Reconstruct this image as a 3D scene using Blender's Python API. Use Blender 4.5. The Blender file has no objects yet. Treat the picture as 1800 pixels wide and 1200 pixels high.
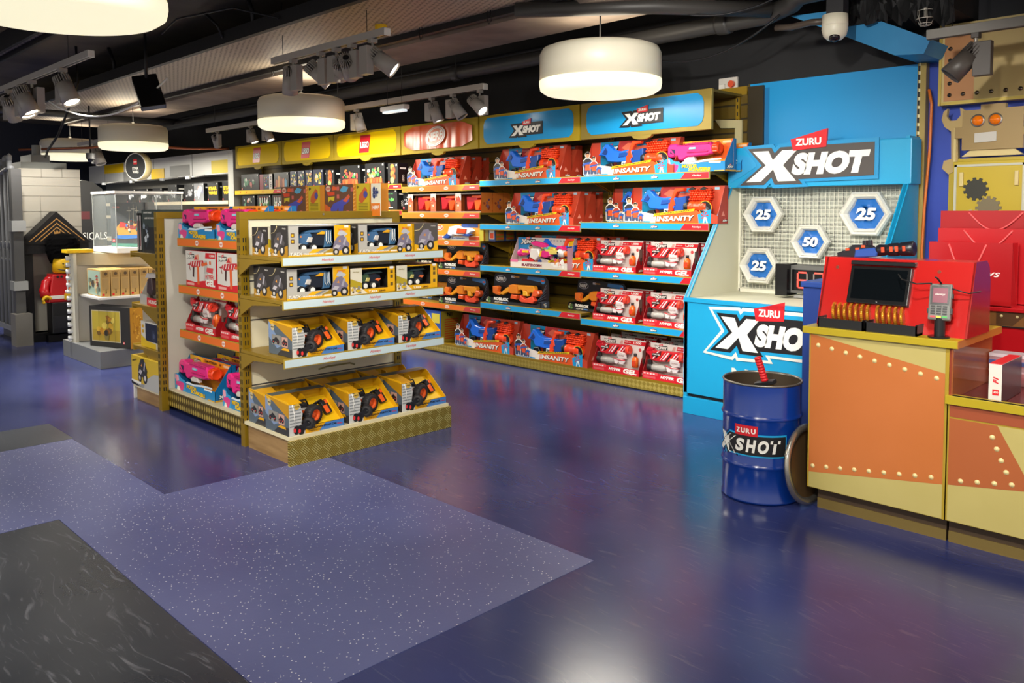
import bpy, bmesh, math, random
from math import sin, cos, pi, radians as R
from mathutils import Matrix, Vector
random.seed(7)
sc = bpy.context.scene
C = sc.collection

# ------------------------------------------------------------------ camera
cam_data = bpy.data.cameras.new('camera')
cam = bpy.data.objects.new('camera', cam_data); C.objects.link(cam)
YAW, PIT, ROLL = .7797515, .0587725, -.0040353
fw = Vector((-cos(YAW)*cos(PIT), sin(YAW)*cos(PIT), -sin(PIT)))
rt = fw.cross(Vector((0, 0, 1))).normalized(); up = rt.cross(fw)
rt, up = cos(ROLL)*rt+sin(ROLL)*up, -sin(ROLL)*rt+cos(ROLL)*up
m3 = Matrix((rt, up, -fw)).transposed()
cam.matrix_world = Matrix.Translation((0, 0, 1.5)) @ m3.to_4x4()
cam_data.sensor_width = 36; cam_data.lens = 1440.4/1800*36
cam_data.shift_y = -(600-453.2)/1800
cam_data.clip_start = .02; cam_data.clip_end = 100
sc.camera = cam

# ------------------------------------------------------------------ world, exposure
sc.view_settings.view_transform = 'Standard'; sc.view_settings.look = 'None'
sc.view_settings.gamma = 1; sc.view_settings.use_curve_mapping = False
sc.view_settings.exposure = -0.1
w = bpy.data.worlds.new('store_ambient'); sc.world = w; w.use_nodes = True
w.node_tree.nodes['Background'].inputs[0].default_value = (1.0, .93, .84, 1)
w.node_tree.nodes['Background'].inputs[1].default_value = WORLD_STRENGTH = .95

def area(name, loc, size, energy, col=(1, .93, .8), shape='DISK', rot=(0, 0, 0), parent=None):
    l = bpy.data.lights.new(name, 'AREA'); l.shape = shape; l.size = size; l.energy = energy; l.color = col
    o = bpy.data.objects.new(name, l); C.objects.link(o); o.location = loc; o.rotation_euler = rot
    if parent: o.parent = parent
    return o
PEND_W = 34; SPOT_W = 130
def spot(name, loc, aim, energy, angle=50, col=(1, .95, .86), parent=None, blend=.6, size=.05):
    l = bpy.data.lights.new(name, 'SPOT'); l.energy = energy; l.spot_size = R(angle); l.spot_blend = blend
    l.color = col; l.shadow_soft_size = size
    o = bpy.data.objects.new(name, l); C.objects.link(o); o.location = loc
    d = Vector(aim)
    o.rotation_euler = d.to_track_quat('-Z', 'Y').to_euler()
    if parent: o.parent = parent
    return o

# ------------------------------------------------------------------ materials
def s2l(c): return c/12.92 if c <= .04045 else ((c+.055)/1.055)**2.4
def hexc(h): h = h.lstrip('#'); return tuple(s2l(int(h[i:i+2], 16)/255) for i in (0, 2, 4))+(1,)
MATS = {}
def mat(h, rough=.42, metal=0, spec=.5, emit=None, es=1, alpha=1, trans=0, coat=0):
    """plain material keyed by its look"""
    k = (h, rough, metal, spec, emit, es, alpha, trans, coat)
    if k in MATS: return MATS[k]
    m = bpy.data.materials.new('finish_'+h.strip('#')); m.use_nodes = True
    b = m.node_tree.nodes['Principled BSDF']
    b.inputs['Base Color'].default_value = hexc(h); b.inputs['Roughness'].default_value = rough
    b.inputs['Metallic'].default_value = metal; b.inputs['Specular IOR Level'].default_value = spec
    if trans: b.inputs['Transmission Weight'].default_value = trans; b.inputs['IOR'].default_value = 1.1
    if coat: b.inputs['Coat Weight'].default_value = coat; b.inputs['Coat Roughness'].default_value = .1
    if emit: b.inputs['Emission Color'].default_value = hexc(emit); b.inputs['Emission Strength'].default_value = es
    if alpha < 1: b.inputs['Alpha'].default_value = alpha
    MATS[k] = m; return m
def nodes_mat(name, rough=.4, metal=0):
    m = bpy.data.materials.new(name); m.use_nodes = True
    nt = m.node_tree; b = nt.nodes['Principled BSDF']
    b.inputs['Roughness'].default_value = rough; b.inputs['Metallic'].default_value = metal
    return m, nt, b
def N(nt, t, **kw):
    n = nt.nodes.new(t)
    for k, v in kw.items():
        if k.startswith('i_'): n.inputs[k[2:].replace('_', ' ')].default_value = v
        else: setattr(n, k, v)
    return n
def ramp(nt, fac, stops):
    r = nt.nodes.new('ShaderNodeValToRGB'); e = r.color_ramp.elements
    while len(e) < len(stops): e.new(.5)
    for i, (p, c) in enumerate(stops): e[i].position = p; e[i].color = hexc(c) if isinstance(c, str) else (c, c, c, 1)
    nt.links.new(fac, r.inputs[0]); return r
def coords(nt, scale=(1, 1, 1), rot=(0, 0, 0)):
    tc = N(nt, 'ShaderNodeTexCoord'); mp = N(nt, 'ShaderNodeMapping')
    mp.inputs['Scale'].default_value = scale; mp.inputs['Rotation'].default_value = rot
    nt.links.new(tc.outputs['Object'], mp.inputs[0]); return mp.outputs[0]
def bump(nt, b, h, st=.3, dist=.01):
    n = N(nt, 'ShaderNodeBump'); n.inputs['Strength'].default_value = st; n.inputs['Distance'].default_value = dist
    nt.links.new(h, n.inputs['Height']); nt.links.new(n.outputs[0], b.inputs['Normal']); return n
def noisy(name, c1, c2, scale=4, rough=.5, detail=6, metal=0, bm=0, lo=.35, hi=.65, stretch=(1, 1, 1)):
    m, nt, b = nodes_mat(name, rough, metal)
    v = coords(nt, stretch); n = N(nt, 'ShaderNodeTexNoise'); n.inputs['Scale'].default_value = scale; n.inputs['Detail'].default_value = detail
    nt.links.new(v, n.inputs[0]); r = ramp(nt, n.outputs['Fac'], [(lo, c1), (hi, c2)])
    nt.links.new(r.outputs[0], b.inputs['Base Color'])
    if bm: bump(nt, b, n.outputs['Fac'], bm)
    return m

def floor_mat(name, c1, c2, flecks=False, r0=.2, r1=.42, scr=.5):
    m, nt, b = nodes_mat(name, .3)
    v = coords(nt)
    n = N(nt, 'ShaderNodeTexNoise'); n.inputs['Scale'].default_value = 1.1; n.inputs['Detail'].default_value = 7
    nt.links.new(v, n.inputs[0])
    base = ramp(nt, n.outputs['Fac'], [(.35, c1), (.68, c2)])
    # scuffs: thin strands from stretched, warped noise
    sc_out = None
    wn = N(nt, 'ShaderNodeTexNoise'); wn.inputs['Scale'].default_value = 1.7; wn.inputs['Detail'].default_value = 3; nt.links.new(v, wn.inputs[0])
    ws = N(nt, 'ShaderNodeVectorMath', operation='SCALE'); ws.inputs['Scale'].default_value = .28; nt.links.new(wn.outputs['Color'], ws.inputs[0])
    wa = N(nt, 'ShaderNodeVectorMath', operation='ADD'); nt.links.new(v, wa.inputs[0]); nt.links.new(ws.outputs[0], wa.inputs[1])
    for k, (ang, st) in enumerate(((.5, (1.6, 16, 1)), (1.9, (2, 19, 1)), (-.5, (1.4, 13, 1)), (1.2, (1.8, 15, 1)))):
        mp_ = N(nt, 'ShaderNodeMapping'); mp_.inputs['Scale'].default_value = st; mp_.inputs['Rotation'].default_value = (0, 0, ang); nt.links.new(wa.outputs[0], mp_.inputs[0]); mv = mp_.outputs[0]
        s = N(nt, 'ShaderNodeTexNoise'); s.inputs['Scale'].default_value = 2.2; s.inputs['Detail'].default_value = 4; s.inputs['Distortion'].default_value = 1.2
        nt.links.new(mv, s.inputs[0]); r = ramp(nt, s.outputs['Fac'], [(.64, 0), (.76, 1)])
        if sc_out is None: sc_out = r.outputs[0]
        else:
            a = N(nt, 'ShaderNodeMath', operation='MAXIMUM'); nt.links.new(sc_out, a.inputs[0]); nt.links.new(r.outputs[0], a.inputs[1]); sc_out = a.outputs[0]
    mul = N(nt, 'ShaderNodeMath', operation='MULTIPLY'); mul.inputs[1].default_value = scr*.14; nt.links.new(sc_out, mul.inputs[0])
    mx = N(nt, 'ShaderNodeMix', data_type='RGBA'); nt.links.new(mul.outputs[0], mx.inputs['Factor'])
    nt.links.new(base.outputs[0], mx.inputs['A']); mx.inputs['B'].default_value = hexc('#a7a9b8')
    col = mx.outputs['Result']
    if flecks:
        vo = N(nt, 'ShaderNodeTexVoronoi'); vo.inputs['Scale'].default_value = 62; vo.inputs['Randomness'].default_value = 1
        nt.links.new(v, vo.inputs['Vector'])
        lt = N(nt, 'ShaderNodeMath', operation='LESS_THAN'); lt.inputs[1].default_value = .17; nt.links.new(vo.outputs['Distance'], lt.inputs[0])
        # keep a random two fifths of the cells
        sep = N(nt, 'ShaderNodeSeparateColor'); nt.links.new(vo.outputs['Color'], sep.inputs[0])
        g = N(nt, 'ShaderNodeMath', operation='GREATER_THAN'); g.inputs[1].default_value = .42; nt.links.new(sep.outputs[0], g.inputs[0])
        mm = N(nt, 'ShaderNodeMath', operation='MULTIPLY'); nt.links.new(lt.outputs[0], mm.inputs[0]); nt.links.new(g.outputs[0], mm.inputs[1])
        m2 = N(nt, 'ShaderNodeMix', data_type='RGBA'); nt.links.new(mm.outputs[0], m2.inputs['Factor'])
        nt.links.new(col, m2.inputs['A']); m2.inputs['B'].default_value = hexc('#efeef2'); col = m2.outputs['Result']
    nt.links.new(col, b.inputs['Base Color'])
    rr = N(nt, 'ShaderNodeMapRange'); rr.inputs['To Min'].default_value = r0; rr.inputs['To Max'].default_value = r1
    nt.links.new(n.outputs['Fac'], rr.inputs[0]); nt.links.new(rr.outputs[0], b.inputs['Roughness'])
    n2 = N(nt, 'ShaderNodeTexNoise'); n2.inputs['Scale'].default_value = 60 if flecks else 9; n2.inputs['Detail'].default_value = 3
    nt.links.new(v, n2.inputs[0]); bump(nt, b, n2.outputs['Fac'], .10 if flecks else .05, .004)
    b.inputs['Specular IOR Level'].default_value = .62
    return m

def plate_mat(name, c1, c2, cell=.052, metal=.55, pw=.45, squash=1, hatch=True):
    """gold tread plate: blocks of bars turned alternately, embossed"""
    m, nt, b = nodes_mat(name, .36, metal)
    v0 = coords(nt, (1/squash, 1, 1)); mp2 = N(nt, 'ShaderNodeMapping'); mp2.inputs['Rotation'].default_value = (0, R(45), 0); nt.links.new(v0, mp2.inputs[0]); v = mp2.outputs[0]
    sx = N(nt, 'ShaderNodeSeparateXYZ'); nt.links.new(v, sx.inputs[0])
    def mth(op, a, bb=None, c=None):
        n = N(nt, 'ShaderNodeMath', operation=op)
        for i, q in enumerate((a, bb, c)):
            if q is None: continue
            if isinstance(q, (int, float)): n.inputs[i].default_value = q
            else: nt.links.new(q, n.inputs[i])
        return n.outputs[0]
    x, z = sx.outputs[0], sx.outputs[2]
    fx, fz = mth('FLOOR', mth('DIVIDE', x, cell)), mth('FLOOR', mth('DIVIDE', z, cell))
    par = mth('MODULO', mth('ADD', mth('ADD', fx, fz), 1000), 2)
    px, pz = mth('SINE', mth('MULTIPLY', x, 2*pi*5/cell)), mth('SINE', mth('MULTIPLY', z, 2*pi*5/cell))
    inv = mth('SUBTRACT', 1, par)
    h = mth('ADD', mth('MULTIPLY', px, par), mth('MULTIPLY', pz, inv))
    h2 = mth('MULTIPLY', mth('ADD', h, 1), .5) if hatch else mth('MULTIPLY', mth('ADD', mth('ABSOLUTE', mth('SINE', mth('MULTIPLY', x, pi/cell))), mth('ABSOLUTE', mth('SINE', mth('MULTIPLY', z, pi/cell)))), .5)
    shade = mth('MULTIPLY', h2, mth('ADD', mth('MULTIPLY', par, pw), 1-pw))
    r = ramp(nt, shade, [(.25, c1), (.8, c2)])
    nt.links.new(r.outputs[0], b.inputs['Base Color']); bump(nt, b, h2, .5, .003)
    return m

M_FLOOR = floor_mat('deep_blue_vinyl', '#2a3263', '#3b447c', r0=.15, r1=.28, scr=.9)
M_STAR = floor_mat('speckled_lavender_vinyl', '#50578c', '#646ba0', True, .3, .46, .15)
M_SLATE = floor_mat('scuffed_slate_vinyl', '#2b2f3a', '#40444e', r0=.2, r1=.36, scr=2.4)
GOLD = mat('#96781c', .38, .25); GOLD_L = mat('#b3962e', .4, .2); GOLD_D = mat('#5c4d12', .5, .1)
M_PLATE = plate_mat('gold_tread_plate', '#8f7618', '#dccb7c', .056)
M_PLATE2 = plate_mat('fine_gold_tread_plate', '#8c7820', '#cdb75c', .03, .35)
M_WOOD = noisy('pale_birch_ply', '#8a6a40', '#a58456', 3, .55, stretch=(1, 1, 9))
M_DARK = mat('#0c0c0e', .6); BLK = mat('#141416', .45); BLKG = mat('#101012', .25)
WHT = mat('#e8e6e0', .45); CREAM = mat('#e3dcb4', .5); PANEL = noisy('off_white_panel', '#cfcabc', '#dad5c6', 2, .55)
CYAN = mat('#1596d3', .38); CYAN_L = mat('#1ba6e0', .4); CYAN_D = mat('#0b6fae', .45); NAVY = mat('#152a6e', .5)
RED = mat('#d4202a', .35); RED_D = mat('#8f1018', .4); ORG = mat('#ef5a1c', .4); ORG_D = mat('#c63e12', .4)
GREY = mat('#8b8b88', .5); GREY_D = mat('#4b4b4c', .5); GREY_M = mat('#77746e', .45); YEL = mat('#f2c60d', .4)
STEEL = mat('#a9a59c', .3, .85); PINK = mat('#e5309a', .35); CLEAR = mat('#dfe6e8', .12, alpha=.28); GLASS = mat('#dfe8e6', .02, spec=.25, alpha=.06)

# ------------------------------------------------------------------ mesh builder
TXT = {}
def text_geo(s, bold=.02, shear=0., depth=0.):
    k = (s, bold, shear, depth)
    if k in TXT: return TXT[k]
    cu = bpy.data.curves.new('lettering', 'FONT'); cu.body = s; cu.offset = bold; cu.shear = shear; cu.extrude = depth; cu.resolution_u = 4 if len(s) <= 5 else 2
    o = bpy.data.objects.new('lettering', cu); C.objects.link(o)
    dg = bpy.context.evaluated_depsgraph_get(); me = o.evaluated_get(dg).to_mesh()
    vs = [tuple(v.co) for v in me.vertices]; fs = [tuple(p.vertices) for p in me.polygons]
    o.evaluated_get(dg).to_mesh_clear(); bpy.data.objects.remove(o); bpy.data.curves.remove(cu)
    if not vs: vs = [(0, 0, 0)]
    TXT[k] = (vs, fs, min(v[0] for v in vs), max(v[0] for v in vs), min(v[1] for v in vs), max(v[1] for v in vs))
    return TXT[k]

class G:
    """collects shapes; local frame: x to the right, y away from the viewer, z up"""
    def __init__(s): s.v = []; s.f = []; s.m = []; s.sm = []; s.M = Matrix.Identity(4); s.fn = None; s.mats = []
    def mi(s, m):
        if m not in s.mats: s.mats.append(m)
        return s.mats.index(m)
    def add(s, vs, fs, m, smooth=False):
        n = len(s.v)
        for p in vs:
            q = Vector(p)
            if s.fn: q = Vector(s.fn(q))
            s.v.append(tuple(s.M @ q))
        i = s.mi(m)
        for f in fs: s.f.append([a+n for a in f]); s.m.append(i); s.sm.append(smooth)
        return s
    def box(s, x0, x1, y0, y1, z0, z1, m, bev=0):
        if x0 > x1: x0, x1 = x1, x0
        if bev <= 0:
            vs = [(x, y, z) for x in (x0, x1) for y in (y0, y1) for z in (z0, z1)]
            return s.add(vs, [(0, 1, 3, 2), (4, 6, 7, 5), (0, 4, 5, 1), (2, 3, 7, 6), (0, 2, 6, 4), (1, 5, 7, 3)], m)
        b = min(bev, (x1-x0)/2.1, (y1-y0)/2.1, (z1-z0)/2.1)
        bm = bmesh.new(); bmesh.ops.create_cube(bm, size=1)
        for q in bm.verts: q.co = Vector(((x0+x1)/2+q.co.x*(x1-x0), (y0+y1)/2+q.co.y*(y1-y0), (z0+z1)/2+q.co.z*(z1-z0)))
        bmesh.ops.bevel(bm, geom=bm.edges[:], offset=b, segments=2, affect='EDGES', profile=.6)
        bm.verts.index_update(); r = s.add([tuple(q.co) for q in bm.verts], [[q.index for q in f.verts] for f in bm.faces], m); bm.free(); return r
    def poly(s, pts, y, m):
        """flat print in the xz plane, facing the viewer"""
        return s.add([(p[0], y, p[1]) for p in pts], [list(range(len(pts)))], m)
    def rect(s, x0, x1, z0, z1, y, m): return s.poly([(x0, z0), (x1, z0), (x1, z1), (x0, z1)], y, m)
    def prism(s, pts, y0, y1, m, ms=None, cham=0):
        """profile in xz pushed along y; cham softens the front rim"""
        n = len(pts); a = sum(pts[i][0]*pts[(i+1) % n][1]-pts[(i+1) % n][0]*pts[i][1] for i in range(n))
        if a < 0: pts = pts[::-1]
        ms = ms or m
        if cham:
            ins = []
            for i in range(n):
                p, q, r = Vector(pts[i-1]), Vector(pts[i]), Vector(pts[(i+1) % n])
                e1 = (q-p).normalized(); e2 = (r-q).normalized()
                n1 = Vector((-e1.y, e1.x)); n2 = Vector((-e2.y, e2.x)); d = (n1+n2)
                d = d/max(.6, d.length_squared/2) if d.length > 1e-6 else n1
                ins.append(tuple(q+d*cham))
            vs = [(p[0], y0, p[1]) for p in ins]+[(p[0], y0+cham, p[1]) for p in pts]+[(p[0], y1, p[1]) for p in pts]
            s.add(vs, [list(range(n))], m)
            s.add(vs, [(i, i+n, (i+1) % n+n, (i+1) % n) for i in range(n)]+[(i+n, i+2*n, (i+1) % n+2*n, (i+1) % n+n) for i in range(n)]+[list(range(3*n-1, 2*n-1, -1))], ms)
        else:
            vs = [(p[0], y0, p[1]) for p in pts]+[(p[0], y1, p[1]) for p in pts]
            s.add(vs, [list(range(n))], m)
            s.add(vs, [(i, i+n, (i+1) % n+n, (i+1) % n) for i in range(n)]+[list(range(2*n-1, n-1, -1))], ms)
        return s
    def lathe(s, prof, c=(0, 0, 0), m=None, ax='z', seg=24, smooth=True, ms=None):
        vs = []; fs = []; n = len(prof)
        for j in range(seg):
            t = 2*pi*j/seg
            for (r, h) in prof:
                a, b = r*cos(t), r*sin(t)
                p = {'z': (a, b, h), 'x': (h, a, b), 'y': (a, h, b)}[ax]
                vs.append((p[0]+c[0], p[1]+c[1], p[2]+c[2]))
        for j in range(seg):
            k = (j+1) % seg
            for i in range(n-1): fs.append((j*n+i, k*n+i, k*n+i+1, j*n+i+1))
        s.add(vs, fs, m, smooth)
        return s
    def cyl(s, c, r, h, m, ax='z', seg=20, r2=None, smooth=False):
        r2 = r if r2 is None else r2
        return s.lathe([(0, 0), (r, 0), (r2, h), (0, h)], c, m, ax, seg, smooth)
    def disc(s, x, z, r, y, m, seg=20, rx=None):
        return s.poly([(x+(rx or r)*cos(2*pi*i/seg), z+r*sin(2*pi*i/seg)) for i in range(seg)], y, m)
    def tube(s, path, r, m, seg=8):
        path = [Vector(p) for p in path]; vs = []; n = len(path)
        up_ = Vector((0, 0, 1))
        for i, p in enumerate(path):
            d = (path[min(i+1, n-1)]-path[max(i-1, 0)]).normalized()
            a = d.cross(up_)
            if a.length < .05: a = d.cross(Vector((1, 0, 0)))
            a.normalize(); b = d.cross(a)
            for j in range(seg):
                t = 2*pi*j/seg; vs.append(tuple(p+a*r*cos(t)+b*r*sin(t)))
        fs = [(i*seg+j, i*seg+(j+1) % seg, (i+1)*seg+(j+1) % seg, (i+1)*seg+j) for i in range(n-1) for j in range(seg)]
        fs += [list(range(seg))[::-1], [(n-1)*seg+j for j in range(seg)]]
        return s.add(vs, fs, m, True)
    def text(s, t, x, z, h, y, m, w=None, bold=.02, shear=0., rot=0., align='c', depth=0.):
        vs, fs, a, b, c, d = text_geo(t, bold, shear, depth/max(h, 1e-6)/2*.7)
        ky = h/max(.3, d-c); kx = w/(b-a) if w else ky
        ox = {'c': (a+b)/2, 'l': a, 'r': b}[align]; out = []
        ca, sa = cos(rot), sin(rot)
        for v in vs:
            px, pz = (v[0]-ox)*kx, (v[1]-(c+d)/2)*ky
            out.append((x+px*ca-pz*sa, y-v[2]*ky, z+px*sa+pz*ca))
        return s.add(out, fs, m)
    def build(s, name, parent=None, loc=None):
        me = bpy.data.meshes.new(name); me.from_pydata(s.v, [], s.f)
        for m in s.mats: me.materials.append(m)
        me.polygons.foreach_set('material_index', s.m); me.polygons.foreach_set('use_smooth', s.sm); me.update()
        o = bpy.data.objects.new(name, me); C.objects.link(o)
        if parent: o.parent = parent
        if loc: o.location = loc
        return o

def root(name, loc=(0, 0, 0), rz=0):
    o = bpy.data.objects.new(name, None); C.objects.link(o); o.location = loc; o.rotation_euler = (0, 0, rz); o.empty_display_size = .1; return o
def tag(o, label=None, cat=None, group=None, kind=None):
    if label: o['label'] = label
    if cat: o['category'] = cat
    if group: o['group'] = group
    if kind: o['kind'] = kind
    return o
def struct(g, name, **k): return tag(g.build(name, **k), kind='structure')
def copy_tree(o, parent=None):
    c = o.copy(); C.objects.link(c); c.parent = parent
    for ch in KIDS.get(o.name, []): copy_tree(ch, c)
    return c
KIDS = {}
def index_kids(o):
    ks = [c for c in bpy.data.objects if c.parent == o]; KIDS[o.name] = ks
    for k in ks: index_kids(k)
USED = set()
def place(proto, loc, rz=0, label=None, group=None, sc_=1, name=None):
    if proto.name not in KIDS: index_kids(proto)
    if proto.name in USED: o = copy_tree(proto)
    else: USED.add(proto.name); o = proto
    o.location = loc; o.rotation_euler = (0, 0, rz); o.scale = (sc_,)*3 if isinstance(sc_, (int, float)) else sc_
    if label: o['label'] = label
    if group: o['group'] = group
    return o
RX, RY, RZ = (lambda a: Matrix.Rotation(a, 4, 'X')), (lambda a: Matrix.Rotation(a, 4, 'Y')), (lambda a: Matrix.Rotation(a, 4, 'Z'))
T = lambda *p: Matrix.Translation(p)
E90 = pi/2

# ------------------------------------------------------------------ shared marks
LW = mat('#f0eee6', .4); LB = mat('#1b1a1c', .4)
XCON = [(-6, -6), (84, -6), (104, 10), (124, 38), (136, -6), (238, -6), (250, 12), (508, 18), (508, 134), (150, 134), (132, 108), (118, 134), (28, 134), (84, 68)]
XCON = [(-10, -6), (92, -6), (122, 22), (136, -6), (246, -6), (230, 12), (508, 18), (508, 134), (158, 134), (134, 112), (120, 134), (22, 134), (82, 68)]
def grow_poly(pts, d):
    n = len(pts); out = []
    a = sum(pts[i][0]*pts[(i+1) % n][1]-pts[(i+1) % n][0]*pts[i][1] for i in range(n)); sg = 1 if a > 0 else -1
    for i in range(n):
        p, q, r = Vector(pts[i-1]), Vector(pts[i]), Vector(pts[(i+1) % n]); e1 = (q-p).normalized(); e2 = (r-q).normalized()
        m = Vector((e1.y, -e1.x))+Vector((e2.y, -e2.x)); m = m/max(.45, m.length_squared/2); out.append(tuple(q+m*d*sg))
    return out
def xlogo(g, x, z, w_, y=-.001, step=.0008, outline=None, outline2=None, depth=0, white=LW, black=LB, red=RED, tag_=True, slab=True, rot=0):
    """the X SHOT mark in a box of width w_, lower corner at (x, z)"""
    k = w_/505
    def P(pts): return [(x+px*k*cos(rot)-pz*k*sin(rot), z+px*k*sin(rot)+pz*k*cos(rot)) for px, pz in pts]
    def put(pts, lay, m):
        if depth: g.prism(P(pts), y-step*lay-depth*.5, y, m)
        else: g.poly(P(pts), y-step*lay, m)
    if outline2: put(grow_poly(XCON, 26), .4, outline2)
    if outline: put(grow_poly(XCON, 14), 1, outline)
    if slab: put(XCON, 2, black)
    else: put([(0, 0), (125, 60), (38, 128), (130, 128), (150, 92), (200, 130), (240, 130), (170, 60), (215, 0), (110, 0), (90, 14), (70, 0)], 2, black)
    put([(18, 6), (80, 6), (130, 52), (150, 6), (222, 6), (170, 66), (226, 122), (166, 122), (128, 86), (110, 122), (44, 122), (100, 68)], 3, white)
    c = P([(350, 68)])[0]
    g.text('SHOT', c[0], c[1], 82*k, y-step*(3 if not depth else 3)-depth*.55, white if slab else black, w=292*k, bold=.075, shear=.22, rot=rot)
    if tag_:
        put([(200, 160), (340, 192), (336, 126), (210, 118)], 4, red)
        c = P([(270, 148)])[0]
        g.text('ZURU', c[0], c[1], 26*k, y-step*5-depth*.62, white, w=98*k, bold=.04, rot=rot)
def blossom(g, x0, x1, z0, z1, cols, n, y, seed=0, rmin=.06, rmax=.16):
    rd = random.Random(seed); hw = (x1-x0)
    for i in range(n):
        r = hw*rd.uniform(rmin, rmax); x = rd.uniform(x0+r, x1-r); z = rd.uniform(z0+r, z1-r); k = rd.choice((5, 6, 8)); a0 = rd.random()*3
        g.poly([(x+r*rd.uniform(.6, 1)*cos(a0+2*pi*i_/k), z+r*rd.uniform(.6, 1)*sin(a0+2*pi*i_/k)) for i_ in range(k)], y-.00012*i, mat(rd.choice(cols), .45))
def redplate(g, x, z, w_, h_, y, t='LEGO', tilt=0):
    sk = tilt*h_
    g.poly([(x+sk, z), (x+w_+sk, z), (x+w_-sk, z+h_), (x-sk, z+h_)], y, RED)
    g.text(t, x+w_/2, z+h_*.45, h_*.40, y-.0012, BLK, w=w_*.9, bold=.10, shear=.15)
    g.text(t, x+w_/2, z+h_*.45, h_*.36, y-.0024, LW, w=w_*.84, bold=.05, shear=.15)
def person_print(g, x, z, h, y, shirt='#26262c', edge=True):
    s = h
    if edge:
        g.disc(x+.0*s, z+.85*s, .135*s, y, LW, 14); g.poly([(x-.22*s, z), (x-.24*s, z+.6*s), (x-.1*s, z+.73*s), (x+.12*s, z+.73*s), (x+.25*s, z+.6*s), (x+.22*s, z)], y, LW)
    y -= .0007
    g.poly([(x-.2*s, z+.3*s), (x-.22*s, z+.58*s), (x-.06*s, z+.7*s), (x+.08*s, z+.7*s), (x+.22*s, z+.58*s), (x+.2*s, z+.3*s)], y, mat(shirt))
    g.poly([(x-.2*s, z+.02*s), (x-.2*s, z+.3*s), (x+.2*s, z+.3*s), (x+.2*s, z+.02*s), (x+.04*s, z+.02*s), (x, z+.16*s), (x-.04*s, z+.02*s)], y, mat('#3b4a6e'))
    g.poly([(x-.28*s, z+.38*s), (x+.3*s, z+.5*s), (x+.3*s, z+.58*s), (x-.2*s, z+.5*s)], y-.0005, mat('#2456b0'))
    g.poly([(x-.12*s, z+.2*s), (x+.14*s, z+.2*s), (x+.1*s, z+.44*s), (x-.1*s, z+.44*s)], y-.0007, mat('#e2562a'))
    g.disc(x, z+.83*s, .1*s, y, mat('#c99570'), 12); g.poly([(x-.11*s, z+.84*s), (x-.09*s, z+.96*s), (x+.08*s, z+.97*s), (x+.11*s, z+.85*s), (x, z+.9*s)], y-.0004, mat('#2c1d14'))
# ------------------------------------------------------------------ product prototypes (origin: front bottom left corner, x right, y deep, z up)
def open_carton(g, w_, d, h, front, back_y, inner, side, lip_z=None):
    """display carton: floor, back card, sloping side walls, low front lip"""
    t = .003; lz = lip_z or front
    g.box(0, w_, 0, d, 0, t, side)
    g.box(0, w_, 0, t, t, front, side)
    g.box(0, w_, back_y, back_y+t, t, h, inner)
    g.box(0, w_, d-t, d, t, h*.97, side)
    for x in (0, w_-t):
        vs = [(x, 0, 0), (x, d, 0), (x, d, h), (x, back_y, h), (x, 0, front)]; vs2 = [(x+t, a, b) for _, a, b in vs]
        g.add(vs+vs2, [(0, 1, 2, 3, 4), (9, 8, 7, 6, 5)]+[(i, i+5, (i+1) % 5+5, (i+1) % 5) for i in range(5)], side)

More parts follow.
